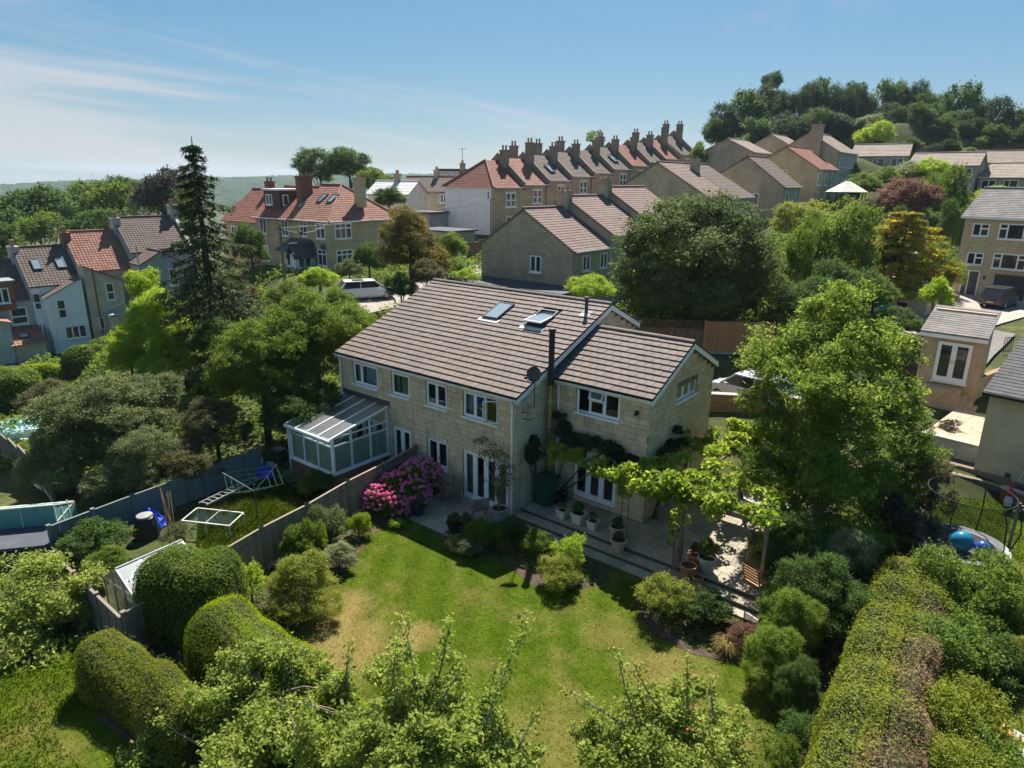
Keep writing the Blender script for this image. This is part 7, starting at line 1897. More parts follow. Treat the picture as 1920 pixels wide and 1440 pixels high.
# ---- fences, board by board
def fence(label, pts, top, mat, bw=.125, panel=1.85, group=None, capm=None, z0=None, name='board_fence', jit=.012, rails=True, gravel=True, arch=0, postm=None):
    b0 = pts[0]; g0 = gz(*b0) if z0 is None else z0
    t = thing(name, label, 'fence', (b0[0], b0[1], g0), 0, group); r = random.Random(int(abs(b0[0]) * 100))
    unit = bpy.data.meshes.new('board'); bm = bmesh.new(); bmesh.ops.create_cube(bm, size=1); bm.to_mesh(unit); bm.free(); unit.materials.append(mat)
    for (xa, ya), (xb, yb) in zip(pts[:-1], pts[1:]):
        L = math.hypot(xb - xa, yb - ya); rz = math.atan2(yb - ya, xb - xa); n = max(1, round(L / panel)); pl = L / n
        for k in range(n + 1):
            x, y = xa + (xb - xa) * k / n, ya + (yb - ya) * k / n; g = (gz(x, y) if z0 is None else z0) - g0
            MB().box(-.05, .05, -.05, .05, -.2, top + .08).box(-.065, .065, -.065, .065, top + .08, top + .11).build('post', postm or mat, t, (x - b0[0], y - b0[1], g), rz)
        for k in range(n):
            u0, u1 = k / n, (k + 1) / n; xm, ym = xa + (xb - xa) * (u0 + u1) / 2, ya + (yb - ya) * (u0 + u1) / 2
            g = (gz(xm, ym) if z0 is None else z0) - g0
            M = Matrix.Translation((xm - b0[0], ym - b0[1], g)) @ Matrix.Rotation(rz, 4, 'Z'); hw_ = pl / 2 - .06
            if rails:
                for zr_ in (.35, top - .35): MB().box(-hw_, hw_, .02, .06, zr_, zr_ + .08).build('rail', mat, t).matrix_local = M
            if gravel: MB().box(-hw_, hw_, -.03, .02, .0, .16).build('gravel_board', M_CONC, t).matrix_local = M
            nb = max(1, round(2 * hw_ / bw)); w = 2 * hw_ / nb
            for i in range(nb):
                u = -hw_ + w * (i + .5); hh = top + arch * (1 - (u / hw_) ** 2) * .0 + r.uniform(-jit, jit)
                o = link('board', unit, t); o.matrix_local = M @ Matrix.Translation((u, -.005 + (.012 if i % 2 else 0), .17 + (hh - .17) / 2)) @ Matrix.Rotation(r.uniform(-.004, .004), 4, 'Y') @ Matrix.Diagonal((w * .96, .02, hh - .17, 1))
            MB().box(-hw_, hw_, -.035, .045, top + .012, top + .045).build('capping', capm or mat, t).matrix_local = M
    return t
def wood(name, a, b):
    t = NT(name, .85, .2); n = t.noise(3, 5); g = t.m_('MULTIPLY', t.rnd(), .6)
    t.color(t.mix(t.m_('ADD', g, t.m_('MULTIPLY', n, .5), clamp=True), a, b)); return t.m
W_FENCE = wood('grey_fence_boards', (.15, .12, .085), (.3, .25, .18)); W_OLD = wood('old_fence_boards', (.12, .1, .085), (.22, .19, .16)); W_TEAL = wood('teal_painted_boards', (.1, .135, .13), (.17, .2, .19)); W_CEDAR = wood('cedar_boards', (.3, .15, .065), (.48, .27, .13)); W_BROWN = wood('brown_boards', (.16, .095, .055), (.28, .175, .1))
fence('brown board fence between the two back gardens, running from the house', [(-5.35, -.1), (-5.0, -2.1), (-4.75, -4.1), (-4.3, -6.2), (-4.05, -8.1), (-3.7, -9.6)], 1.55, W_FENCE, z0=0)
fence('weathered fence behind the greenhouse, bottom left', [(-8.1, -12.75), (-3.1, -12.8)], 1.2, W_OLD, z0=0, gravel=True)
fence('short dark fence return beside the square bush', [(-3.05, -12.75), (-3.35, -11.3)], 1.35, W_OLD, z0=0)
fence('teal painted fence at the bottom of the left garden', [(-10.2, -12.2), (-10.5, -9.4), (-10.7, -6.6), (-11.0, -4.0)], 1.25, W_TEAL, z0=-.1, gravel=False)
fence('old fence running to the left edge above the turquoise glasshouse', [(-15.2, -10.6), (-19, -10.2), (-23, -9.9), (-27, -9.8)], 1.3, W_OLD)
fa, fb_, fc = atz(1192, 655, 2.6), atz(1318, 660, 2.6), atz(1445, 664, 2.6)
fence('bright cedar board fence below the great round tree', [(fb_.x, fb_.y), (fc.x, fc.y)], 1.95, W_CEDAR, z0=2.5, panel=1.8, bw=.11)
ft = fence('brown fence panels topped with square trellis, left of the cedar fence', [(fa.x, fa.y), (fb_.x - .1, fb_.y)], 1.45, W_BROWN, z0=2.5, bw=.11)
L_f = math.hypot(fb_.x - fa.x, fb_.y - fa.y); rzf = math.atan2(fb_.y - fa.y, fb_.x - fa.x); tm = Matrix.Rotation(rzf, 4, 'Z')
for k in range(int(L_f / .16)): MB().box(.16 * k, .16 * k + .035, -.02, .0, 1.5, 1.98, tm).build('trellis_slat', W_BROWN, ft)
for z in (1.5, 1.66, 1.82, 1.95): MB().box(0, L_f, .0, .02, z, z + .035, tm).build('trellis_slat', W_BROWN, ft)
bw1, bw2 = atz(1338, 830, .5), atz(1420, 835, .5)
wb_ = thing('brick_wall', 'sunlit orange stone retaining wall behind the extension', 'wall', (bw1.x - 1, bw1.y, .3), math.atan2(bw2.y - bw1.y, bw2.x - bw1.x)); MB().box(0, 6.5, 0, .3, -.3, 2.4).build('wall', stone('orange_stone', (.42, .25, .12), (.5, .31, .16), .3, (.4, .13)), wb_); MB().box(-.05, 6.55, -.05, .35, 2.4, 2.48).build('coping', M_CONC, wb_)
fence('brown fence beside the low pale garage', [(P(876, 437, 70).x, P(876, 437, 70).y), (P(922, 437, 72).x, P(922, 437, 72).y)], 1.9, W_BROWN, bw=.3)

# ---- cars
def car(label, pos, heading, paint, L=4.6, W=1.8, H=1.47, estate=True, group='parked cars'):
    t = thing('parked_car', label, 'car', pos, heading, group); hw_ = W / 2
    # sections along the length: x, z low, z shoulder, half width at sill, at shoulder
    sec = [(-L / 2, .42, .72, .62, .6), (-L / 2 + .1, .3, .86, .78, .76), (-L / 2 + .55, .2, .93, .88, .84), (-.6, .19, .95, .9, .86), (.5, .19, .96, .9, .86), (L / 2 - 1.25, .2, .94, .9, .85), (L / 2 - .55, .22, .84, .87, .78), (L / 2 - .12, .3, .68, .76, .66), (L / 2, .4, .58, .6, .54)]
    m = MB(); rows_ = []
    for x, zl, zs, w0, w1 in sec:
        w0 *= hw_ / .9; w1 *= hw_ / .9
        rows_.append([(x, -w0 * .92, zl), (x, -w0, zl + .14), (x, -w0 * 1.01, (zl + zs) / 2 + .06), (x, -w1, zs), (x, 0, zs + .05), (x, w1, zs), (x, w0 * 1.01, (zl + zs) / 2 + .06), (x, w0, zl + .14), (x, w0 * .92, zl)])
    for a, b in zip(rows_[:-1], rows_[1:]):
        for i in range(8): m.quad(a[i], b[i], b[i + 1], a[i + 1])
        m.quad(a[8], b[8], b[0], a[0])
    m.poly(rows_[0]); m.poly(rows_[-1][::-1]); body = m.build('body', paint, t, smooth=False)
    # cabin
    x0, x1, x2, x3 = (-L / 2 + .12, -L / 2 + .55, .55, 1.25) if estate else (-L / 2 + .75, -.95, .35, 1.2)
    g = MB(); wl, wt = hw_ * .93, hw_ * .74
    A_ = [(x0, -wl, .9), (x3, -wl, .93), (x2, -wt, H - .04), (x1, -wt, H - .05)]; B_ = [(x, -y, z) for x, y, z in A_]
    g.poly(A_); g.poly(B_[::-1]); g.quad(A_[1], B_[1], B_[2], A_[2]); g.quad(A_[0], A_[3], B_[3], B_[0]); g.build('windows', M_GLASSFAR, t)
    rf = MB(); rf.box(x1 - .04, x2 + .05, -wt - .02, wt + .02, H - .05, H)
    for (p, q) in ((A_[0], A_[3]), (A_[1], A_[2]), (B_[0], B_[3]), (B_[1], B_[2])): rf.bar(p, q, .07, .07)
    xm = (x1 + x2) / 2; rf.bar((xm, -wl, .92), (xm, -wt, H - .04), .06, .05).bar((xm, wl, .92), (xm, wt, H - .04), .06, .05)
    rf.build('roof', paint, t)
    MB().box(xm - .55, xm + .35, -wt * .7, wt * .7, H, H + .008).build('sunroof', M_GLASSFAR, t)
    for sx in (-L / 2 + .82, L / 2 - .9):
        for sy in (-1, 1):
            wv = MB().lathe([(.2, -.1), (.31, -.09), (.325, 0), (.31, .09), (.2, .1)], 18); wv.v = [(x + sx, sy * (hw_ - .1) + z, y + .325) for x, y, z in wv.v]
            wh = wv.build('wheel', M_BLACK, t); rv = MB().lathe([(.02, 0), (.2, .012), (.21, 0)], 14); rv.v = [(x + sx, sy * (hw_ + .005) + sy * abs(z), y + .325) for x, y, z in rv.v]; rv.build('rim', M_STEEL, wh)
    for sy in (-1, 1):
        MB().box(-L / 2 - .01, -L / 2 + .1, sy * .5 - .14 + sy * .13, sy * .5 + .14 + sy * .13, .68, .86).build('tail_light', plain('red_lamp', (.35, .01, .012), .2, .5, .1), t)
        MB().box(L / 2 - .2, L / 2 - .02, sy * .55 - .12, sy * .55 + .12, .56, .68).build('headlight', plain('clear_lamp', (.7, .72, .74), .15, .5, .05), t)
        MB().box(.75, .95, sy * hw_ - .02 + sy * .06, sy * hw_ + .02 + sy * .12, .92, 1.06).build('mirror', paint, t)
    MB().box(-L / 2 - .02, -L / 2 + .02, -.26, .26, .52, .63).build('number_plate', plain('yellow_plate', (.6, .48, .08), .5, .3, .05), t)
    return t
def paint(name, c):
    t = NT(name, .3, .5); t.color(c); t.b.inputs['Coat Weight'].default_value = .6; t.b.inputs['Coat Roughness'].default_value = .08; return t.m
C_WHITE = paint('white_car_paint', (.75, .76, .78)); C_DARK = paint('dark_car_paint', (.02, .022, .028)); C_SILV = paint('silver_blue_paint', (.5, .56, .6))
def on_ground(px, py): return hit(px, py)
p = Vector(P(688, 548, 54)); car('white estate car parked on the pale road left of the main roof', (p.x, p.y, gz(p.x, p.y) + .06), R_(62), C_WHITE)
p = Vector(P(890, 500, 57)); car('white car half hidden behind the grey stone gable', (p.x, p.y, gz(p.x, p.y) + .06), R_(230), C_WHITE, 4.2, 1.75, 1.6)
p = Vector(P(1872, 574, 58.5)); car('dark car with its tail to us before the garage door', (p.x, p.y, gz(p.x, p.y) + .1), R_(76), C_DARK, 4.5, 1.85, 1.7)
p = atz(1362, 745, 2.5); car('pale car parked behind the orange retaining wall', (p.x + .6, p.y + 1.6, 1.95), R_(170), C_SILV, 4.3, 1.8, 1.5)

# ---- street furniture
def lamp(label, px, py, dep, hgt, px_top=None):
    p = P(px, py, dep); g = gz(p.x, p.y); t = thing('street_lamp', label, 'street lamp', (p.x, p.y, g))
    MB().tube([(0, 0, -.2), (0, 0, 1.2), (0, 0, 1.25), (0, 0, hgt)], [.09, .09, .055, .045], 8).tube([(0, 0, hgt), (.3, -.2, hgt + .12), (.7, -.5, hgt + .1)], .03, 6).build('post', M_DKGREY, t)
    MB().box(.55, 1.0, -.62, -.42, hgt + .02, hgt + .14).build('lamp_head', M_DKGREY, t)
lamp('black street lamp in front of the corner house', 572, 545, 55, 5.2); lamp('street lamp against the white rendered gable', 920, 440, 74, 5.2)
p = P(536, 552, 52); g = gz(p.x, p.y); t = thing('telegraph_pole', 'brown telegraph pole beside the corner house porch', 'pole', (p.x, p.y, g)); MB().tube([(0, 0, -.3), (0, 0, 6.6)], [.13, .09], 8).build('pole', M_WOOD, t); MB().box(-.35, .35, -.04, .04, 6.1, 6.2).build('crossbar', M_WOODDK, t)

wp = P(536, 552, 52); wtop = Vector((wp.x, wp.y, gz(wp.x, wp.y) + 6.2))
for lab, e in (('thin service wire from the telegraph pole to the corner house eaves', Vector((-40.9, 22.4, 8.3))), ('thin wire from the telegraph pole over the pale road', Vector((-39.8, 44.8, 10.6)))):
    t = thing('overhead_wire', lab, 'wire', wtop); MB().tube([(e - wtop) * q + Vector((0, 0, -1.2 * 4 * q * (1 - q) * .5)) for q in np.linspace(0, 1, 9)], .014, 4).build('cable', M_CONC, t)
# ---- left garden
def crumple(rs, rx, ry, rz, n=26):
    m = MB(); prof = [(.02, 1.0), (.35, .95), (.65, .75), (.9, .4), (1.0, .1), (1.02, 0)]
    m.lathe(prof[::-1], n); m.v = [(x * rx * (1 + rs.uniform(-.16, .16)), y * ry * (1 + rs.uniform(-.16, .16)), z * rz * (1 + rs.uniform(-.22, .22))) for x, y, z in m.v]
    return m
M_BLUE = plain('blue_tarpaulin', (.02, .06, .45), .35, .5, .3, 5); M_BIN = plain('green_bin_plastic', (.03, .085, .035), .45, .35, .2); M_BIN2 = plain('olive_bin_plastic', (.09, .12, .03), .45, .35, .2); M_BIN3 = plain('dark_green_bin', (.012, .05, .03), .4, .4, .2)
rr_ = random.Random(3)
for lab, x, y, s in (('blue tarpaulin heap beside the compost bin', -10.1, -9.1, (.55, .5, .6)), ('blue tarpaulin bundle near the conservatory', -10.9, -3.9, (.5, .4, .45))):
    t = thing('tarpaulin', lab, 'tarpaulin', (x, y, -.05)); crumple(rr_, *s).build('sheet', M_BLUE, t)
def bin_(label, x, y, z, mat, w=.58, d=.7, h=1.05, rz=0):
    t = thing('wheelie_bin', label, 'bin', (x, y, z), rz, 'wheeled rubbish bins')
    m = MB(); a = [(-w * .4, -d * .38, .06), (w * .4, -d * .38, .06), (w * .4, d * .38, .06), (-w * .4, d * .38, .06)]; b = [(-w / 2, -d / 2, h * .9), (w / 2, -d / 2, h * .9), (w / 2, d / 2, h * .9), (-w / 2, d / 2, h * .9)]
    m.poly(a[::-1])
    for i in range(4): m.quad(a[i], a[(i + 1) % 4], b[(i + 1) % 4], b[i])
    m.build('body', mat, t); MB().box(-w / 2 - .03, w / 2 + .03, -d / 2 - .04, d / 2 + .02, h * .9, h * .94).box(-w / 2, w / 2, -d / 2, d / 2 - .03, h * .94, h).build('lid', mat, t); MB().tube([(-w / 2 + .05, d / 2 + .05, h * .93), (w / 2 - .05, d / 2 + .05, h * .93)], .02, 6).build('handle', mat, t)
    for s in (-1, 1):
        wv = MB().lathe([(.02, -.03), (.1, -.03), (.1, .03), (.02, .03)], 10); wv.v = [(s * w * .42 + z, d * .38 + y, x + .1) for x, y, z in wv.v]; wv.build('wheel', M_BLACK, t)
    return t
bin_('dark green wheelie bin in the corner of the upper patio', .62, 1.15, .345, M_BIN3, .7, .75, 1.2); bin_('olive green wheelie bin beside the conservatory', -10.7, -2.2, -.05, M_BIN2); bin_('low dark green box bin left of the olive bin', -11.8, -2.6, -.05, M_BIN, .6, .5, .6)
t = thing('white_boards', 'white boards leaning near the blue bundle', 'boards', (-11.5, -4.2, -.05), R_(30)); MB().box(0, .5, 0, .04, 0, .7, Matrix.Rotation(R_(-20), 4, 'X')).build('board', M_WHITE, t); MB().box(.55, .95, .1, .14, 0, .6, Matrix.Rotation(R_(-30), 4, 'X')).build('board', M_CONC, t)
lad = thing('ladder', 'aluminium ladder lying across the left garden grass', 'ladder', (-9.2, -7.5, .5)); a_ = Vector((0, 0, 0)); b_ = Vector((-.8, 2.7, -.1)); sd_ = Vector((.36, .11, 0))
for s in (-.5, .5): MB().bar(a_ + sd_ * s, b_ + sd_ * s, .03, .07).build('rail', M_STEEL, lad)
for k in range(11): q = a_.lerp(b_, (k + .5) / 11); MB().bar(q - sd_ * .5, q + sd_ * .5, .03, .03).build('rung', M_STEEL, lad)
cfm = thing('cold_frame', 'white framed glass cold frame in front of the ladder', 'cold frame', (-8.6, -8.6, -.08), R_(28)); M_PALEW = plain('pale_wood_frame', (.5, .48, .42), .8, .2, .2)
for x0, x1 in ((0, .95), (.95, 1.9)):
    for a_, b_ in (((x0, 0, .55), (x1, 0, .55)), ((x0, .9, .6), (x1, .9, .6)), ((x0, 0, .55), (x0, .9, .6)), ((x1, 0, .55), (x1, .9, .6))): MB().bar(a_, b_, .05, .04).build('frame_bar', M_PALEW, cfm)
    MB().quad((x0 + .02, .02, .555), (x1 - .02, .02, .555), (x1 - .02, .88, .605), (x0 + .02, .88, .605)).build('pane', M_GLASS, cfm)
for x in (0, .95, 1.9):
    for y in (0, .9): MB().bar((x, y, 0), (x, y, .55), .05).build('leg', M_PALEW, cfm)
cp = thing('compost_bin', 'black round compost bin beside the blue heap', 'bin', (-9.45, -9.5, -.08)); MB().lathe([(.42, 0), (.38, .5), (.3, .78), (.26, .8)], 18).build('body', M_BLACK, cp); MB().lathe([(.28, .8), (.27, .86), (.05, .9)], 18).build('lid', plain('grey_lid', (.25, .25, .24), .6, .3, .2), cp)
cn = thing('bamboo_canes', 'bundle of bamboo canes leaning by the teal fence', 'canes', (-9.0, -8.9, -.08))
for k in range(9): a = rr_.uniform(-.3, .3); MB().tube([(rr_.uniform(-.12, .12), rr_.uniform(-.12, .12), 0), (-.45 + a * .6, .25 + rr_.uniform(-.2, .2), 1.5 + rr_.uniform(-.2, .3))], .012, 5).build('cane', plain('bamboo', (.36, .24, .12), .7, .2, .2), cn)
rl = thing('rotary_clothes_line', 'green rotary washing line standing on the left garden grass', 'clothes line', (-7.5, -6.3, -.08)); MB().tube([(0, 0, 0), (0, 0, 1.5)], .025, 8).build('pole', M_DKGREY, rl)
for k in range(4):
    a = R_(20 + 90 * k); e = (math.cos(a) * 1.4, math.sin(a) * 1.4, 1.75); MB().tube([(0, 0, 1.2), e], .01, 6).build('arm', M_DKGREY, rl)
M_CORD = plain('green_cord', (.06, .2, .13), .6, .3, .2)
for q in (.55, .75, .95):
    for k in range(4):
        a, b = R_(20 + 90 * k), R_(110 + 90 * k); MB().tube([(math.cos(a) * 1.4 * q, math.sin(a) * 1.4 * q, 1.2 + .55 * q), (math.cos(b) * 1.4 * q, math.sin(b) * 1.4 * q, 1.2 + .55 * q)], .004, 4).build('line', M_CORD, rl)
tag(sheet('left_garden_grass', [(-10.1, -3.6), (-7.2, -3.3), (-5.3, -3.2), (-4.9, -6), (-4.3, -8.6), (-6.5, -9.2), (-9.6, -7.5)], .0, M_LAWN), kind='structure')
grass('rough_grass', [(-10.1, -3.6), (-7.2, -3.3), (-5.3, -3.2), (-4.9, -6), (-4.3, -8.6), (-6.5, -9.2), (-9.6, -7.5)], 0, 26000, .09, M_BLADE, 'rough grass of the left garden', 3)
# greenhouse: aluminium frame with glass panes
def greenhouse(label, loc, rz, w, l, he, hr, mat, glass, cols, name='greenhouse', lean=False, roofrows=2):
    t = thing(name, label, 'greenhouse', loc, rz); T = .04
    f = MB(); ys = [l * i / cols for i in range(cols + 1)]
    pr = [(-w / 2, he), (0, hr), (w / 2, he)] if not lean else [(-w / 2, he), (w / 2, hr)]
    for y in ys:
        for x, z in ((pr[0][0], pr[0][1]), (pr[-1][0], pr[-1][1])): f.bar((x, y, 0), (x, y, z), T)
        for a, b in zip(pr[:-1], pr[1:]): f.bar((a[0], y, a[1]), (b[0], y, b[1]), T)
    for x, z in pr: f.bar((x, 0, z), (x, l, z), T * 1.5)
    for x in (pr[0][0], pr[-1][0]): f.bar((x, 0, .05), (x, l, .05), T)
    for y in (0, l):
        f.bar((-w / 2, y, .05), (w / 2, y, .05), T); f.bar((-w / 2, y, he), (w / 2, y, he), T)
        for k in (-.17, .17): f.bar((w * k, y, 0), (w * k, y, he + (hr - he) * (.65 if not lean else .5)), T)
    f.build('frame', mat, t)
    for i in range(cols):
        y0, y1 = ys[i] + .02, ys[i + 1] - .02
        for x, z in ((pr[0][0], pr[0][1]), (pr[-1][0], pr[-1][1])): MB().quad((x, y0, .06), (x, y1, .06), (x, y1, z - .03), (x, y0, z - .03)).build('pane', glass, t)
        for a, b in zip(pr[:-1], pr[1:]):
            for r in range(roofrows):
                p = lambda q: (a[0] + (b[0] - a[0]) * q, a[1] + (b[1] - a[1]) * q)
                (xa, za), (xb, zb_) = p(r / roofrows + .02), p((r + 1) / roofrows - .01)
                MB().quad((xa, y0, za + .02), (xa, y1, za + .02), (xb, y1, zb_ + .02), (xb, y0, zb_ + .02)).build('roof_pane', glass, t)
    for y in (0, l): MB().poly([(-w / 2, y, .06), (w / 2, y, .06)] + [(x, y, z - .02) for x, z in pr[::-1]]).build('end_pane', glass, t)
    return t
greenhouse('small aluminium greenhouse with hazy panes behind the square bush', (-4.75, -12.2, -.08), R_(4), 1.75, 1.95, 1.25, 1.85, M_STEEL, M_HAZY, 3)
t = thing('potting_shelf', 'cluttered staging inside the aluminium greenhouse', 'shelf', (-4.75, -12.0, -.05)); MB().box(-.7, .7, 0, 1.4, .6, .64).build('shelf_top', M_WOOD, t)
for k in range(4): MB().box(-.65 + (k % 2) * 1.25, -.6 + (k % 2) * 1.25, .05 + (k // 2) * 1.25, .1 + (k // 2) * 1.25, 0, .6).build('leg', M_WOOD, t)
M_TEALG = NT('turquoise_shading', .35, .5); M_TEALG.color(M_TEALG.mix(M_TEALG.noise(3), (.05, .2, .19), (.12, .34, .32)))
p = atz(85, 985, -.4)
greenhouse('lean-to glasshouse with turquoise shaded panes at the left edge', (p.x - 1.0, p.y - 3.0, -.5), R_(-38), 1.6, 4.2, 1.1, 1.75, M_PALEW, M_TEALG.m, 4, lean=True)
t = thing('dark_shed_roof', 'dark felt shed roof under the turquoise glasshouse', 'shed', (p.x + .4, p.y - 2.6, -.5), R_(-38)); MB().box(0, 1.6, 0, 3.4, 0, .9).build('wall', W_OLD, t); MB().box(-.15, 1.75, -.15, 3.55, .9, 1.0, Matrix.Rotation(R_(-4), 4, 'Y')).build('roof', M_FELT2, t)
t = thing('plastic_sheet', 'white sheet lying behind the greenhouse', 'sheet', (-5.6, -11.0, .55), R_(25)); MB().box(-.7, .7, -.4, .4, 0, .03, Matrix.Rotation(R_(12), 4, 'X')).build('surface', M_WHITE, t); MB().bar((-.5, -.2, -.6), (-.5, -.2, 0), .05).bar((.5, .2, -.6), (.5, .2, .05), .05).build('leg', M_WOOD, t)
t = thing('grey_pot', 'grey round pot by the greenhouse door', 'pot', (-4.1, -12.45, -.08)); MB().lathe([(.18, 0), (.26, .3), (.28, .34), (.22, .34)], 14).build('body', M_CONC, t)
q = atz(30, 785, -1.2); t = thing('paddling_pool', 'pale blue and white pool cover at the left edge', 'pool', (q.x, q.y, gz(q.x, q.y))); crumple(rr_, 1.7, 1.3, .5).build('cover', plain('aqua_sheet', (.3, .55, .62), .4, .4, .35, 2), t); MB().lathe([(1.6, 0), (1.7, .2), (1.6, .4), (1.5, .2)], 20).build('ring', M_WHITE, t)
for lab, a, b in (('white plastic chair by the pool cover', 45, 800), ('white plastic stool under the grey apple tree', 62, 822)):
    q = atz(a, b, -.9); t = thing('plastic_chair', lab, 'chair', (q.x, q.y, gz(q.x, q.y)), R_(40)); MB().box(-.22, .22, -.22, .22, .4, .44).build('seat', M_WHITE, t); MB().box(-.22, .22, .2, .24, .44, .85).build('backrest', M_WHITE, t)
    for x in (-.19, .19):
        for y in (-.19, .19): MB().bar((x, y, 0), (x, y, .4), .04).build('leg', M_WHITE, t)

# ---- patio furniture
def slat_chair(label, loc, rz, mat, folding=False):
    t = thing('garden_chair', label, 'chair', loc, rz, 'garden chairs on the patios')
    for k in range(5): MB().box(-.26, .26, -.24 + .1 * k, -.165 + .1 * k, .42, .44).build('slat', mat, t)
    for k in range(5): MB().box(-.26, .26, .265 + .02 * k, .285 + .02 * k, .52 + .1 * k, .59 + .1 * k).build('back_slat', mat, t)
    for s in (-.28, .28):
        if folding:
            MB().bar((s, -.3, 0), (s, .25, .45), .03).build('leg', mat, t); MB().bar((s * .9, .3, 0), (s * .9, -.25, .45), .03).build('leg', mat, t); MB().bar((s, .2, .42), (s, .38, 1.02), .03).build('back_post', mat, t)
        else:
            MB().bar((s, -.25, 0), (s, -.25, .64), .045).build('leg', mat, t); MB().bar((s, .27, 0), (s, .38, 1.02), .045).build('leg', mat, t); MB().box(s - .03, s + .03, -.28, .3, .64, .67).build('armrest', mat, t)
    return t
slat_chair('grey slatted armchair against the wall beside the hydrangea', (-2.75, -.75, .05), R_(-18), M_WOOD); slat_chair('folding slatted chair beside the potted tree', (-.95, -1.0, .05), R_(-120), M_WOOD, True)
slat_chair('folding chair with orange wood frame at the patio edge', (8.85, 1.25, .345), R_(35), M_CEDAR, True); slat_chair('orange wood folding chair half under the ash', (9.05, .45, .345), R_(160), M_CEDAR, True)
t = thing('patio_table', 'small pale square table between the folding chairs', 'table', (8.6, 2.2, .345)); MB().box(-.35, .35, -.35, .35, .68, .71).build('top', M_PALEW, t)
for x in (-.3, .3):
    for y in (-.3, .3): MB().bar((x, y, 0), (-x * .6, y, .68), .03).build('leg', M_CEDAR, t)
t = thing('stone_seat', 'pale octagonal stone seat top beyond the vine', 'seat', (7.25, 6.1, .345)); MB().lathe([(.3, 0), (.3, .4), (.75, .42), (.75, .5)], 8).build('top', M_CONC, t)
def pot(label, x, y, z, kind, mat, s=1., plant=None, pr=.25, ph=.3):
    t = thing('plant_pot', label, 'plant pot', (x, y, z), 0, 'plant pots on the patios')
    if kind == 'square':
        m = MB(); a, b, h = .13 * s, .2 * s, .36 * s
        lo = [(-a, -a, 0), (a, -a, 0), (a, a, 0), (-a, a, 0)]; hi = [(-b, -b, h), (b, -b, h), (b, b, h), (-b, b, h)]; ii = [(q[0] * .85, q[1] * .85, h) for q in hi]; dd = [(q[0], q[1], h - .05) for q in ii]
        m.poly(lo[::-1])
        for i in range(4): j = (i + 1) % 4; m.quad(lo[i], lo[j], hi[j], hi[i]); m.quad(hi[i], hi[j], ii[j], ii[i]); m.quad(ii[i], ii[j], dd[j], dd[i])
        m.build('pot', mat, t); MB().poly(dd).build('soil', M_SOIL, t); h0 = h
    else:
        MB().lathe([(.14 * s, 0), (.2 * s, .28 * s), (.225 * s, .29 * s), (.225 * s, .36 * s), (.19 * s, .36 * s), (.185 * s, .3 * s)], 16).build('pot', mat, t); MB().lathe([(.0, .31 * s), (.185 * s, .315 * s)], 12).build('soil', M_SOIL, t); h0 = .36 * s
    if plant is not None:
        f = link('foliage', PR['bushy'] if pr > .2 else PR['airy'], t, (0, 0, h0 + ph * .5), x); f.scale = (pr, pr, ph); f.material_slots[0].link = 'OBJECT'; f.material_slots[0].material = plant
M_POTW = plain('white_stone_pot', (.6, .58, .5), .7, .3, .12)
pot('leftmost of three white square pots on the upper patio', 1.75, .62, .345, 'square', M_POTW, .95, L_OAK, .2, .22); pot('largest of three white square pots, in the middle', 2.45, .66, .345, 'square', M_POTW, 1.2, L_OAK, .28, .3); pot('rightmost of three white square pots on the upper patio', 3.08, .64, .345, 'square', M_POTW, .95, L_OAK, .18, .22)
M_TERRP = plain('pale_terracotta', (.5, .34, .25), .8, .2, .2)
pot('pale terracotta pot at the foot of the trellis', 4.1, .62, .345, 'round', M_TERRP, 1.35, L_OAK, .22, .25); pot('pale terracotta pot on the step below the trellis', 4.45, .1, .205, 'round', M_TERRP, 1.3, L_COPPER, .22, .2)
pot('orange terracotta bowl pot in the cluster by the vine stem', 7.0, .12, .205, 'round', M_TERRA, 1.3); pot('small orange pot in front of the terracotta cluster', 7.4, -.05, .205, 'round', M_TERRA, .8); pot('large pot with leafy shrub behind the terracotta cluster', 7.4, .65, .345, 'round', M_CONC, 1.5, L_MID, .42, .42); pot('tall terracotta pot left of the leafy pot', 6.95, .75, .345, 'round', M_TERRA, 1.2, L_COPPER, .25, .25)
pot('dark round pot at the front edge of the lower patio', -.98, -2.35, .05, 'round', M_BLACK, 1.3, L_OAK, .3, .2); pot('second dark pot with reddish plant on the lower patio edge', -.5, -2.25, .05, 'round', M_BLACK, 1.2, L_BROWNG, .3, .3); pot('potted fern at the foot of the hydrangea', -2.95, -2.25, .05, 'round', M_BLACK, 1.2, L_GREYG, .34, .3)
t = thing('doormat_plant', 'small dark potted shrub beside the white extension doors', 'plant pot', (1.0, 1.75, .345)); MB().lathe([(.12, 0), (.17, .22), (.14, .22)], 12).build('pot', M_BLACK, t); f = link('foliage', PR['airy'], t, (0, 0, .35)); f.scale = (.28, .2, .22); f.material_slots[0].link = 'OBJECT'; f.material_slots[0].material = L_PURPLE

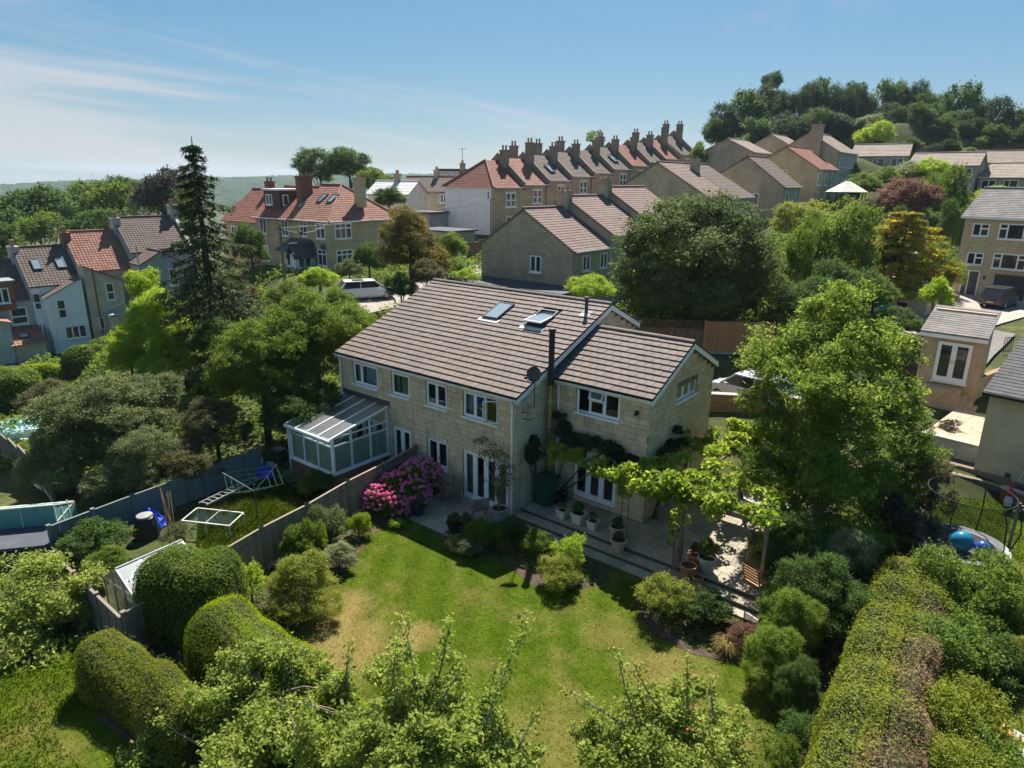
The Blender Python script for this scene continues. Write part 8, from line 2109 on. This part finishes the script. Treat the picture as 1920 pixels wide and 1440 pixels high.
# ---- right-hand garden
tag(sheet('right_garden_grass', [(12.4, 8.5), (12.6, 14.6), (20, 13), (20, -6), (15.2, -6), (14.8, 5.5)], .42, M_LAWN), kind='structure')
grass('right_lawn_blades', [(12.4, 8.5), (12.6, 14.6), (20, 13), (20, -2), (15.2, -2), (14.8, 5.5)], .42, 30000, .05, M_BLADE, 'mown grass round the trampoline', 8)
tc_ = atz(1800, 1022, 1.0); tr = thing('trampoline', 'round trampoline with black safety net on the right lawn', 'trampoline', (tc_.x, tc_.y, .42)); RT = 1.32
def ring(m, r, z, rad, n=32):
    pts = [(math.cos(6.2832 * k / n) * r, math.sin(6.2832 * k / n) * r, z) for k in range(n + 1)]; m.tube(pts, rad, 6, False); return m
ring(MB(), RT, .6, .03).build('frame', M_STEEL, tr)
mm = MB(); mm.poly([(math.cos(6.2832 * k / 32) * (RT - .25), math.sin(6.2832 * k / 32) * (RT - .25), .62) for k in range(32)]); mm.build('jump_mat', plain('grey_mat', (.1, .1, .105), .8, .2, .15), tr)
pm = MB()
for k in range(32):
    a, b = 6.2832 * k / 32, 6.2832 * (k + 1) / 32
    pm.quad((math.cos(a) * (RT - .26), math.sin(a) * (RT - .26), .63), (math.cos(b) * (RT - .26), math.sin(b) * (RT - .26), .63), (math.cos(b) * (RT + .06), math.sin(b) * (RT + .06), .66), (math.cos(a) * (RT + .06), math.sin(a) * (RT + .06), .66))
pm.build('edge_pad', plain('grey_pad', (.3, .31, .33), .6, .3, .2), tr)
for k in range(6):
    a = 6.2832 * k / 6 + .3; c, s = math.cos(a), math.sin(a)
    MB().tube([(c * RT, s * RT, 0), (c * RT, s * RT, .6)], .025, 6).build('leg', M_STEEL, tr); MB().tube([(c * RT, s * RT, .55), (c * (RT + .22), s * (RT + .22), 1.3), (c * (RT + .12), s * (RT + .12), 2.1), (c * (RT - .1), s * (RT - .1), 2.5)], .024, 6).build('net_pole', M_BLACK, tr)
ring(MB(), RT - .1, 2.5, .014).build('net_rim', M_BLACK, tr)
nm = bpy.data.materials.new('net_mesh'); nm.use_nodes = True; q_ = nm.node_tree; mx_ = q_.nodes.new('ShaderNodeMixShader'); mx_.inputs[0].default_value = .62; q_.nodes['Principled BSDF'].inputs['Base Color'].default_value = (.01, .01, .01, 1); tp_ = q_.nodes.new('ShaderNodeBsdfTransparent'); q_.links.new(q_.nodes['Principled BSDF'].outputs[0], mx_.inputs[1]); q_.links.new(tp_.outputs[0], mx_.inputs[2]); q_.links.new(mx_.outputs[0], q_.nodes['Material Output'].inputs[0])
nb_ = MB()
for k in range(32):
    a, b = 6.2832 * k / 32, 6.2832 * (k + 1) / 32; r1, r2 = RT - .22, RT - .1
    nb_.quad((math.cos(a) * r1, math.sin(a) * r1, .65), (math.cos(b) * r1, math.sin(b) * r1, .65), (math.cos(b) * r2, math.sin(b) * r2, 2.5), (math.cos(a) * r2, math.sin(a) * r2, 2.5))
nb_.build('net', nm, tr)
def ball(label, dx, dy, r, c):
    t = thing('gym_ball', label, 'ball', (tc_.x + dx, tc_.y + dy, .42 + .64)); m = MB(); m.lathe([(math.sin(math.pi * k / 14) * r + .001, r - math.cos(math.pi * k / 14) * r) for k in range(15)], 22); m.build('ball', c, t, smooth=True)
ball('large turquoise ball lying on the trampoline', .05, -.5, .33, plain('turquoise_rubber', (.02, .3, .55), .25, .5, .1)); ball('smaller dark blue ball on the trampoline', .62, -.45, .25, plain('blue_rubber', (.02, .12, .5), .25, .5, .1))
# terrace with white retaining wall, below the garden room
ta = atz(1765, 868, .55); tb_ = atz(1850, 905, .55)
rzt = R_(-8); ter = tag(link('terrace', None, None, (ta.x - 1.0, ta.y + .5, .3), rzt), kind='structure')
MB().box(0, 4.2, .0, .18, 0, 1.25).build('retaining_wall', R_GREY, ter); MB().box(-.05, 4.25, -.05, .4, 1.25, 1.33).build('coping', M_CONC, ter); MB().box(0, 6, .2, 5.5, .2, 1.2).build('terrace_base', M_CONC, ter)
pave(ter, 0, 6, .42, 5.4, 1.24, .9, .6, mesh=unit_slab('terrace_slab', plain('pale_sandstone', (.4, .32, .23), .85, .2, .2, 2)))
t = thing('brick_planter', 'low brick bed with dark slate below the terrace wall', 'planter', (ta.x - .8, ta.y - .55, .42), rzt); MB().box(0, 3.4, 0, .25, 0, .45).box(3.15, 3.4, .25, .95, 0, .45).build('wall', stone('buff_brick', (.35, .25, .17), (.42, .31, .22), .3, (.22, .075)), t); MB().box(0, 3.15, .25, .95, 0, .4).build('slate', plain('blue_slate_chips', (.06, .065, .085), .8, .2, .5, 14), t)
t = thing('sleeper_bench', 'long timber sleeper edging below the brick bed', 'sleeper', (ta.x - .9, ta.y - 1.3, .42), rzt); MB().box(0, 3.4, 0, .3, 0, .3).build('beam', M_WOOD, t); MB().box(3.5, 4.2, .1, .55, 0, .35).build('step', M_CONC, t)
q = atz(1872, 940, .42); t = thing('brick_raised_bed', 'square red brick raised bed beside the blue canopy', 'planter', (q.x, q.y, .42), R_(-20)); MB().box(0, 1.4, 0, .2, 0, .6).box(0, .2, .2, 1.1, 0, .6).box(1.2, 1.4, .2, 1.1, 0, .6).box(.2, 1.2, .9, 1.1, 0, .6).build('wall', S_BRICK, t); MB().box(.2, 1.2, .2, .9, 0, .5).build('soil', M_SOIL, t); MB().box(-.04, 1.44, -.04, .2, .6, .66).build('coping', M_CONC, t)
t = thing('garden_gnome_figure', 'small red and white ornament by the brick bed', 'ornament', (q.x + .3, q.y - .25, .42)); MB().lathe([(.13, 0), (.15, .2), (.1, .42), (.05, .46)], 12).build('body', M_WHITE, t); MB().lathe([(.12, .44), (.1, .62), (.02, .85)], 12).build('hat', plain('red_paint', (.5, .03, .03), .5, .4, .1), t)
q = atz(1880, 930, .42); t = thing('swing_seat', 'garden swing seat with bright blue canopy at the right edge', 'swing seat', (q.x + .35, q.y + .6, .42), R_(-30)); MB().box(-.1, 1.9, -.1, 1.1, 1.75, 1.8, Matrix.Rotation(R_(-10), 4, 'X')).build('canopy', plain('bright_blue_canvas', (.01, .2, .75), .6, .3, .1), t); MB().box(.15, 1.65, .3, .85, .45, .55).build('seat', M_DKGREY, t)
for x in (0, 1.8):
    MB().tube([(x, -.1, 0), (x, .5, 1.7)], .025, 6).tube([(x, 1.1, 0), (x, .5, 1.7)], .025, 6).build('leg', M_STEEL, t)
q = atz(1885, 1050, .42); t = thing('washing_line_post', 'tall timber post standing on the right lawn', 'post', (q.x, q.y, .42)); MB().bar((0, 0, 0), (.0, 0, 2.1), .1).build('post', M_WOOD, t); MB().bar((-.1, 0, 1.75), (.35, 0, 2.0), .06).build('brace', M_WOOD, t); MB().bar((0, 0, 2.02), (2.5, -.3, 2.1), .03).build('rail', M_STEEL, t)
q = atz(1878, 1385, .42); t = thing('toy_cart', 'orange toy cart on the grass at the right bottom', 'toy', (q.x, q.y, .42), R_(20)); MB().box(-.16, .16, -.11, .11, .08, .2).build('tub', plain('orange_plastic', (.65, .15, .03), .4, .4, .1), t); MB().lathe([(.03, .2), (.09, .26), (.06, .36), (.01, .38)], 10).build('load', MATS['orange_plastic'], t)
for x in (-.11, .11): MB().lathe([(.02, -.02), (.06, -.02), (.06, .02), (.02, .02)], 10).build('wheel', M_BLACK, t, (x, -.12, .06)).rotation_euler = (R_(90), 0, 0)
tag(sheet('right_path', [(15.6, -1.2), (16.6, -1.5), (16.4, -6), (15.3, -6)], .43, M_CONC), kind='structure')

# ---- sheds and fittings on the right slope
def px_box(name, label, cat, px, py, dep, w, d, h, rz, wallm, roofm, flat=True, zr=.5):
    p = P(px, py, dep); g = gz(p.x, p.y); t = thing(name, label, cat, (p.x, p.y, g), rz)
    if flat: MB().box(0, w, 0, d, -.5, h).build('wall', wallm, t); MB().box(-.2, w + .2, -.2, d + .2, h, h + .15).build('roof', roofm, t)
    else: wall_prism(t, 0, w, 0, d, -.5, h, h + zr, wallm); prism_roof(t, 0, w, 0, d, h + .02, h + zr, roofm, ov=.15, gauge=.4)
    return t, p, g
t, p, g = px_box('timber_garden_office', 'orange timber and cream garden building under the golden conifer', 'outbuilding', 1655, 525, 56, 3.6, 3, 2.2, R_(-10), R_CREAM, plain('white_sheet_roof', (.6, .6, .58), .7, .3, .15))
t2 = thing('timber_screen', 'orange horizontal timber screen above the cream outbuilding', 'screen', (p.x - .3, p.y + 3.6, g), R_(-10))
for k in range(6): MB().box(0, 4.2, 0, .06, 2.2 + .25 * k, 2.42 + .25 * k).build('plank', W_CEDAR, t2)
for x in (0, 2.1, 4.1): MB().box(x, x + .1, .06, .16, -.3, 3.7).build('post', M_WOOD, t2)
MB().box(1.4, 2.2, -.03, 0, .1, 2.0).build('door', M_WOODDK, t)
q = P(1705, 565, 50); t = thing('green_netting', 'crumpled green netting hung beside the cream outbuilding', 'netting', (q.x - 1.4, q.y, gz(q.x, q.y)), R_(-8)); crumple(rr_, 1.5, .6, 1.5).build('net', plain('green_net', (.06, .3, .22), .7, .2, .5, 3), t)
for x in (-1.5, 0, 1.6): MB().bar((x, 0, 0), (x, 0, 2.2), .07).build('post', M_WOOD, t)
MB().bar((-1.5, 0, 2.1), (1.6, 0, 2.1), .05).build('rail', M_WOOD, t)
px_box('small_shed', 'small brown-roofed shed left of the garden room', 'shed', 1690, 632, 40, 1.9, 2.2, 1.7, R_(-20), M_WOODDK, plain('brown_felt', (.24, .19, .16), .9, .2, .2), False, .6)
q = P(1880, 655, 44); t = thing('metal_gate', 'pair of dark metal gates open beside the drive', 'gate', (q.x, q.y, gz(q.x, q.y)), R_(60))
for k in range(7): MB().bar((.15 * k, 0, .1), (.15 * k, 0, 1.1), .025).build('bar', M_BLACK, t)
MB().bar((0, 0, .12), (.95, 0, .12), .03).bar((0, 0, 1.08), (.95, 0, 1.08), .03).build('rail', M_BLACK, t)
q = P(1862, 680, 38); t = thing('stone_boundary_wall', 'low brown stone wall beside the garden room', 'wall', (q.x, q.y - 2, gz(q.x, q.y)), R_(75)); MB().box(-2, 4, 0, .3, -.3, .9).build('wall', S_TAN, t)
# gazebo and little white sun room on the slope
q = P(1585, 375, 88); g = gz(q.x, q.y); t = thing('gazebo', 'octagonal gazebo with pale tent roof beside the red-roofed house', 'gazebo', (q.x, q.y, g))
rg = MB()
for k in range(8):
    a, b = 6.2832 * k / 8, 6.2832 * (k + 1) / 8; rg.poly([(math.cos(a) * 2.6, math.sin(a) * 2.6, 2.1), (math.cos(b) * 2.6, math.sin(b) * 2.6, 2.1), (math.cos(b) * .3, math.sin(b) * .3, 3.4), (math.cos(a) * .3, math.sin(a) * .3, 3.4)])
    MB().bar((math.cos(a) * 2.3, math.sin(a) * 2.3, -.3), (math.cos(a) * 2.3, math.sin(a) * 2.3, 2.15), .12).build('post', M_WOODDK, t)
rg.poly([(math.cos(6.2832 * k / 8) * .3, math.sin(6.2832 * k / 8) * .3, 3.4) for k in range(8)]); rg.build('roof', plain('pale_canvas_roof', (.6, .56, .5), .8, .2, .12), t)
q = P(1412, 440, 62); g = gz(q.x, q.y); t = thing('sun_room', 'small white sun room roof peeping above the round tree', 'conservatory', (q.x - 1, q.y, g)); MB().box(0, 2.6, 0, 2.6, -.3, 2.1).build('wall', R_WHITE, t); MB().box(-.2, 2.8, -.2, 2.8, 2.1, 2.25).build('roof', plain('white_poly_roof', (.7, .72, .74), .5, .3, .08), t)
for u in (.3, 1.4): fwin(t, 'S', u, 1.0, .9, .9, (1,), 0)

# ---- air: thin haze over the valley
hz = bpy.data.materials.new('air_haze'); hz.use_nodes = True; ht = hz.node_tree; ht.nodes.clear()
ho = ht.nodes.new('ShaderNodeOutputMaterial'); hv = ht.nodes.new('ShaderNodeVolumePrincipled')
hv.inputs['Color'].default_value = (.6, .78, 1, 1); hv.inputs['Density'].default_value = .00012; hv.inputs['Anisotropy'].default_value = .2
ht.links.new(hv.outputs[0], ho.inputs['Volume'])
tag(MB().box(-3400, 3400, -3400, 3400, -50, 52).build('haze', hz), 'thin bluish haze hanging over the whole valley', 'haze', kind='stuff')
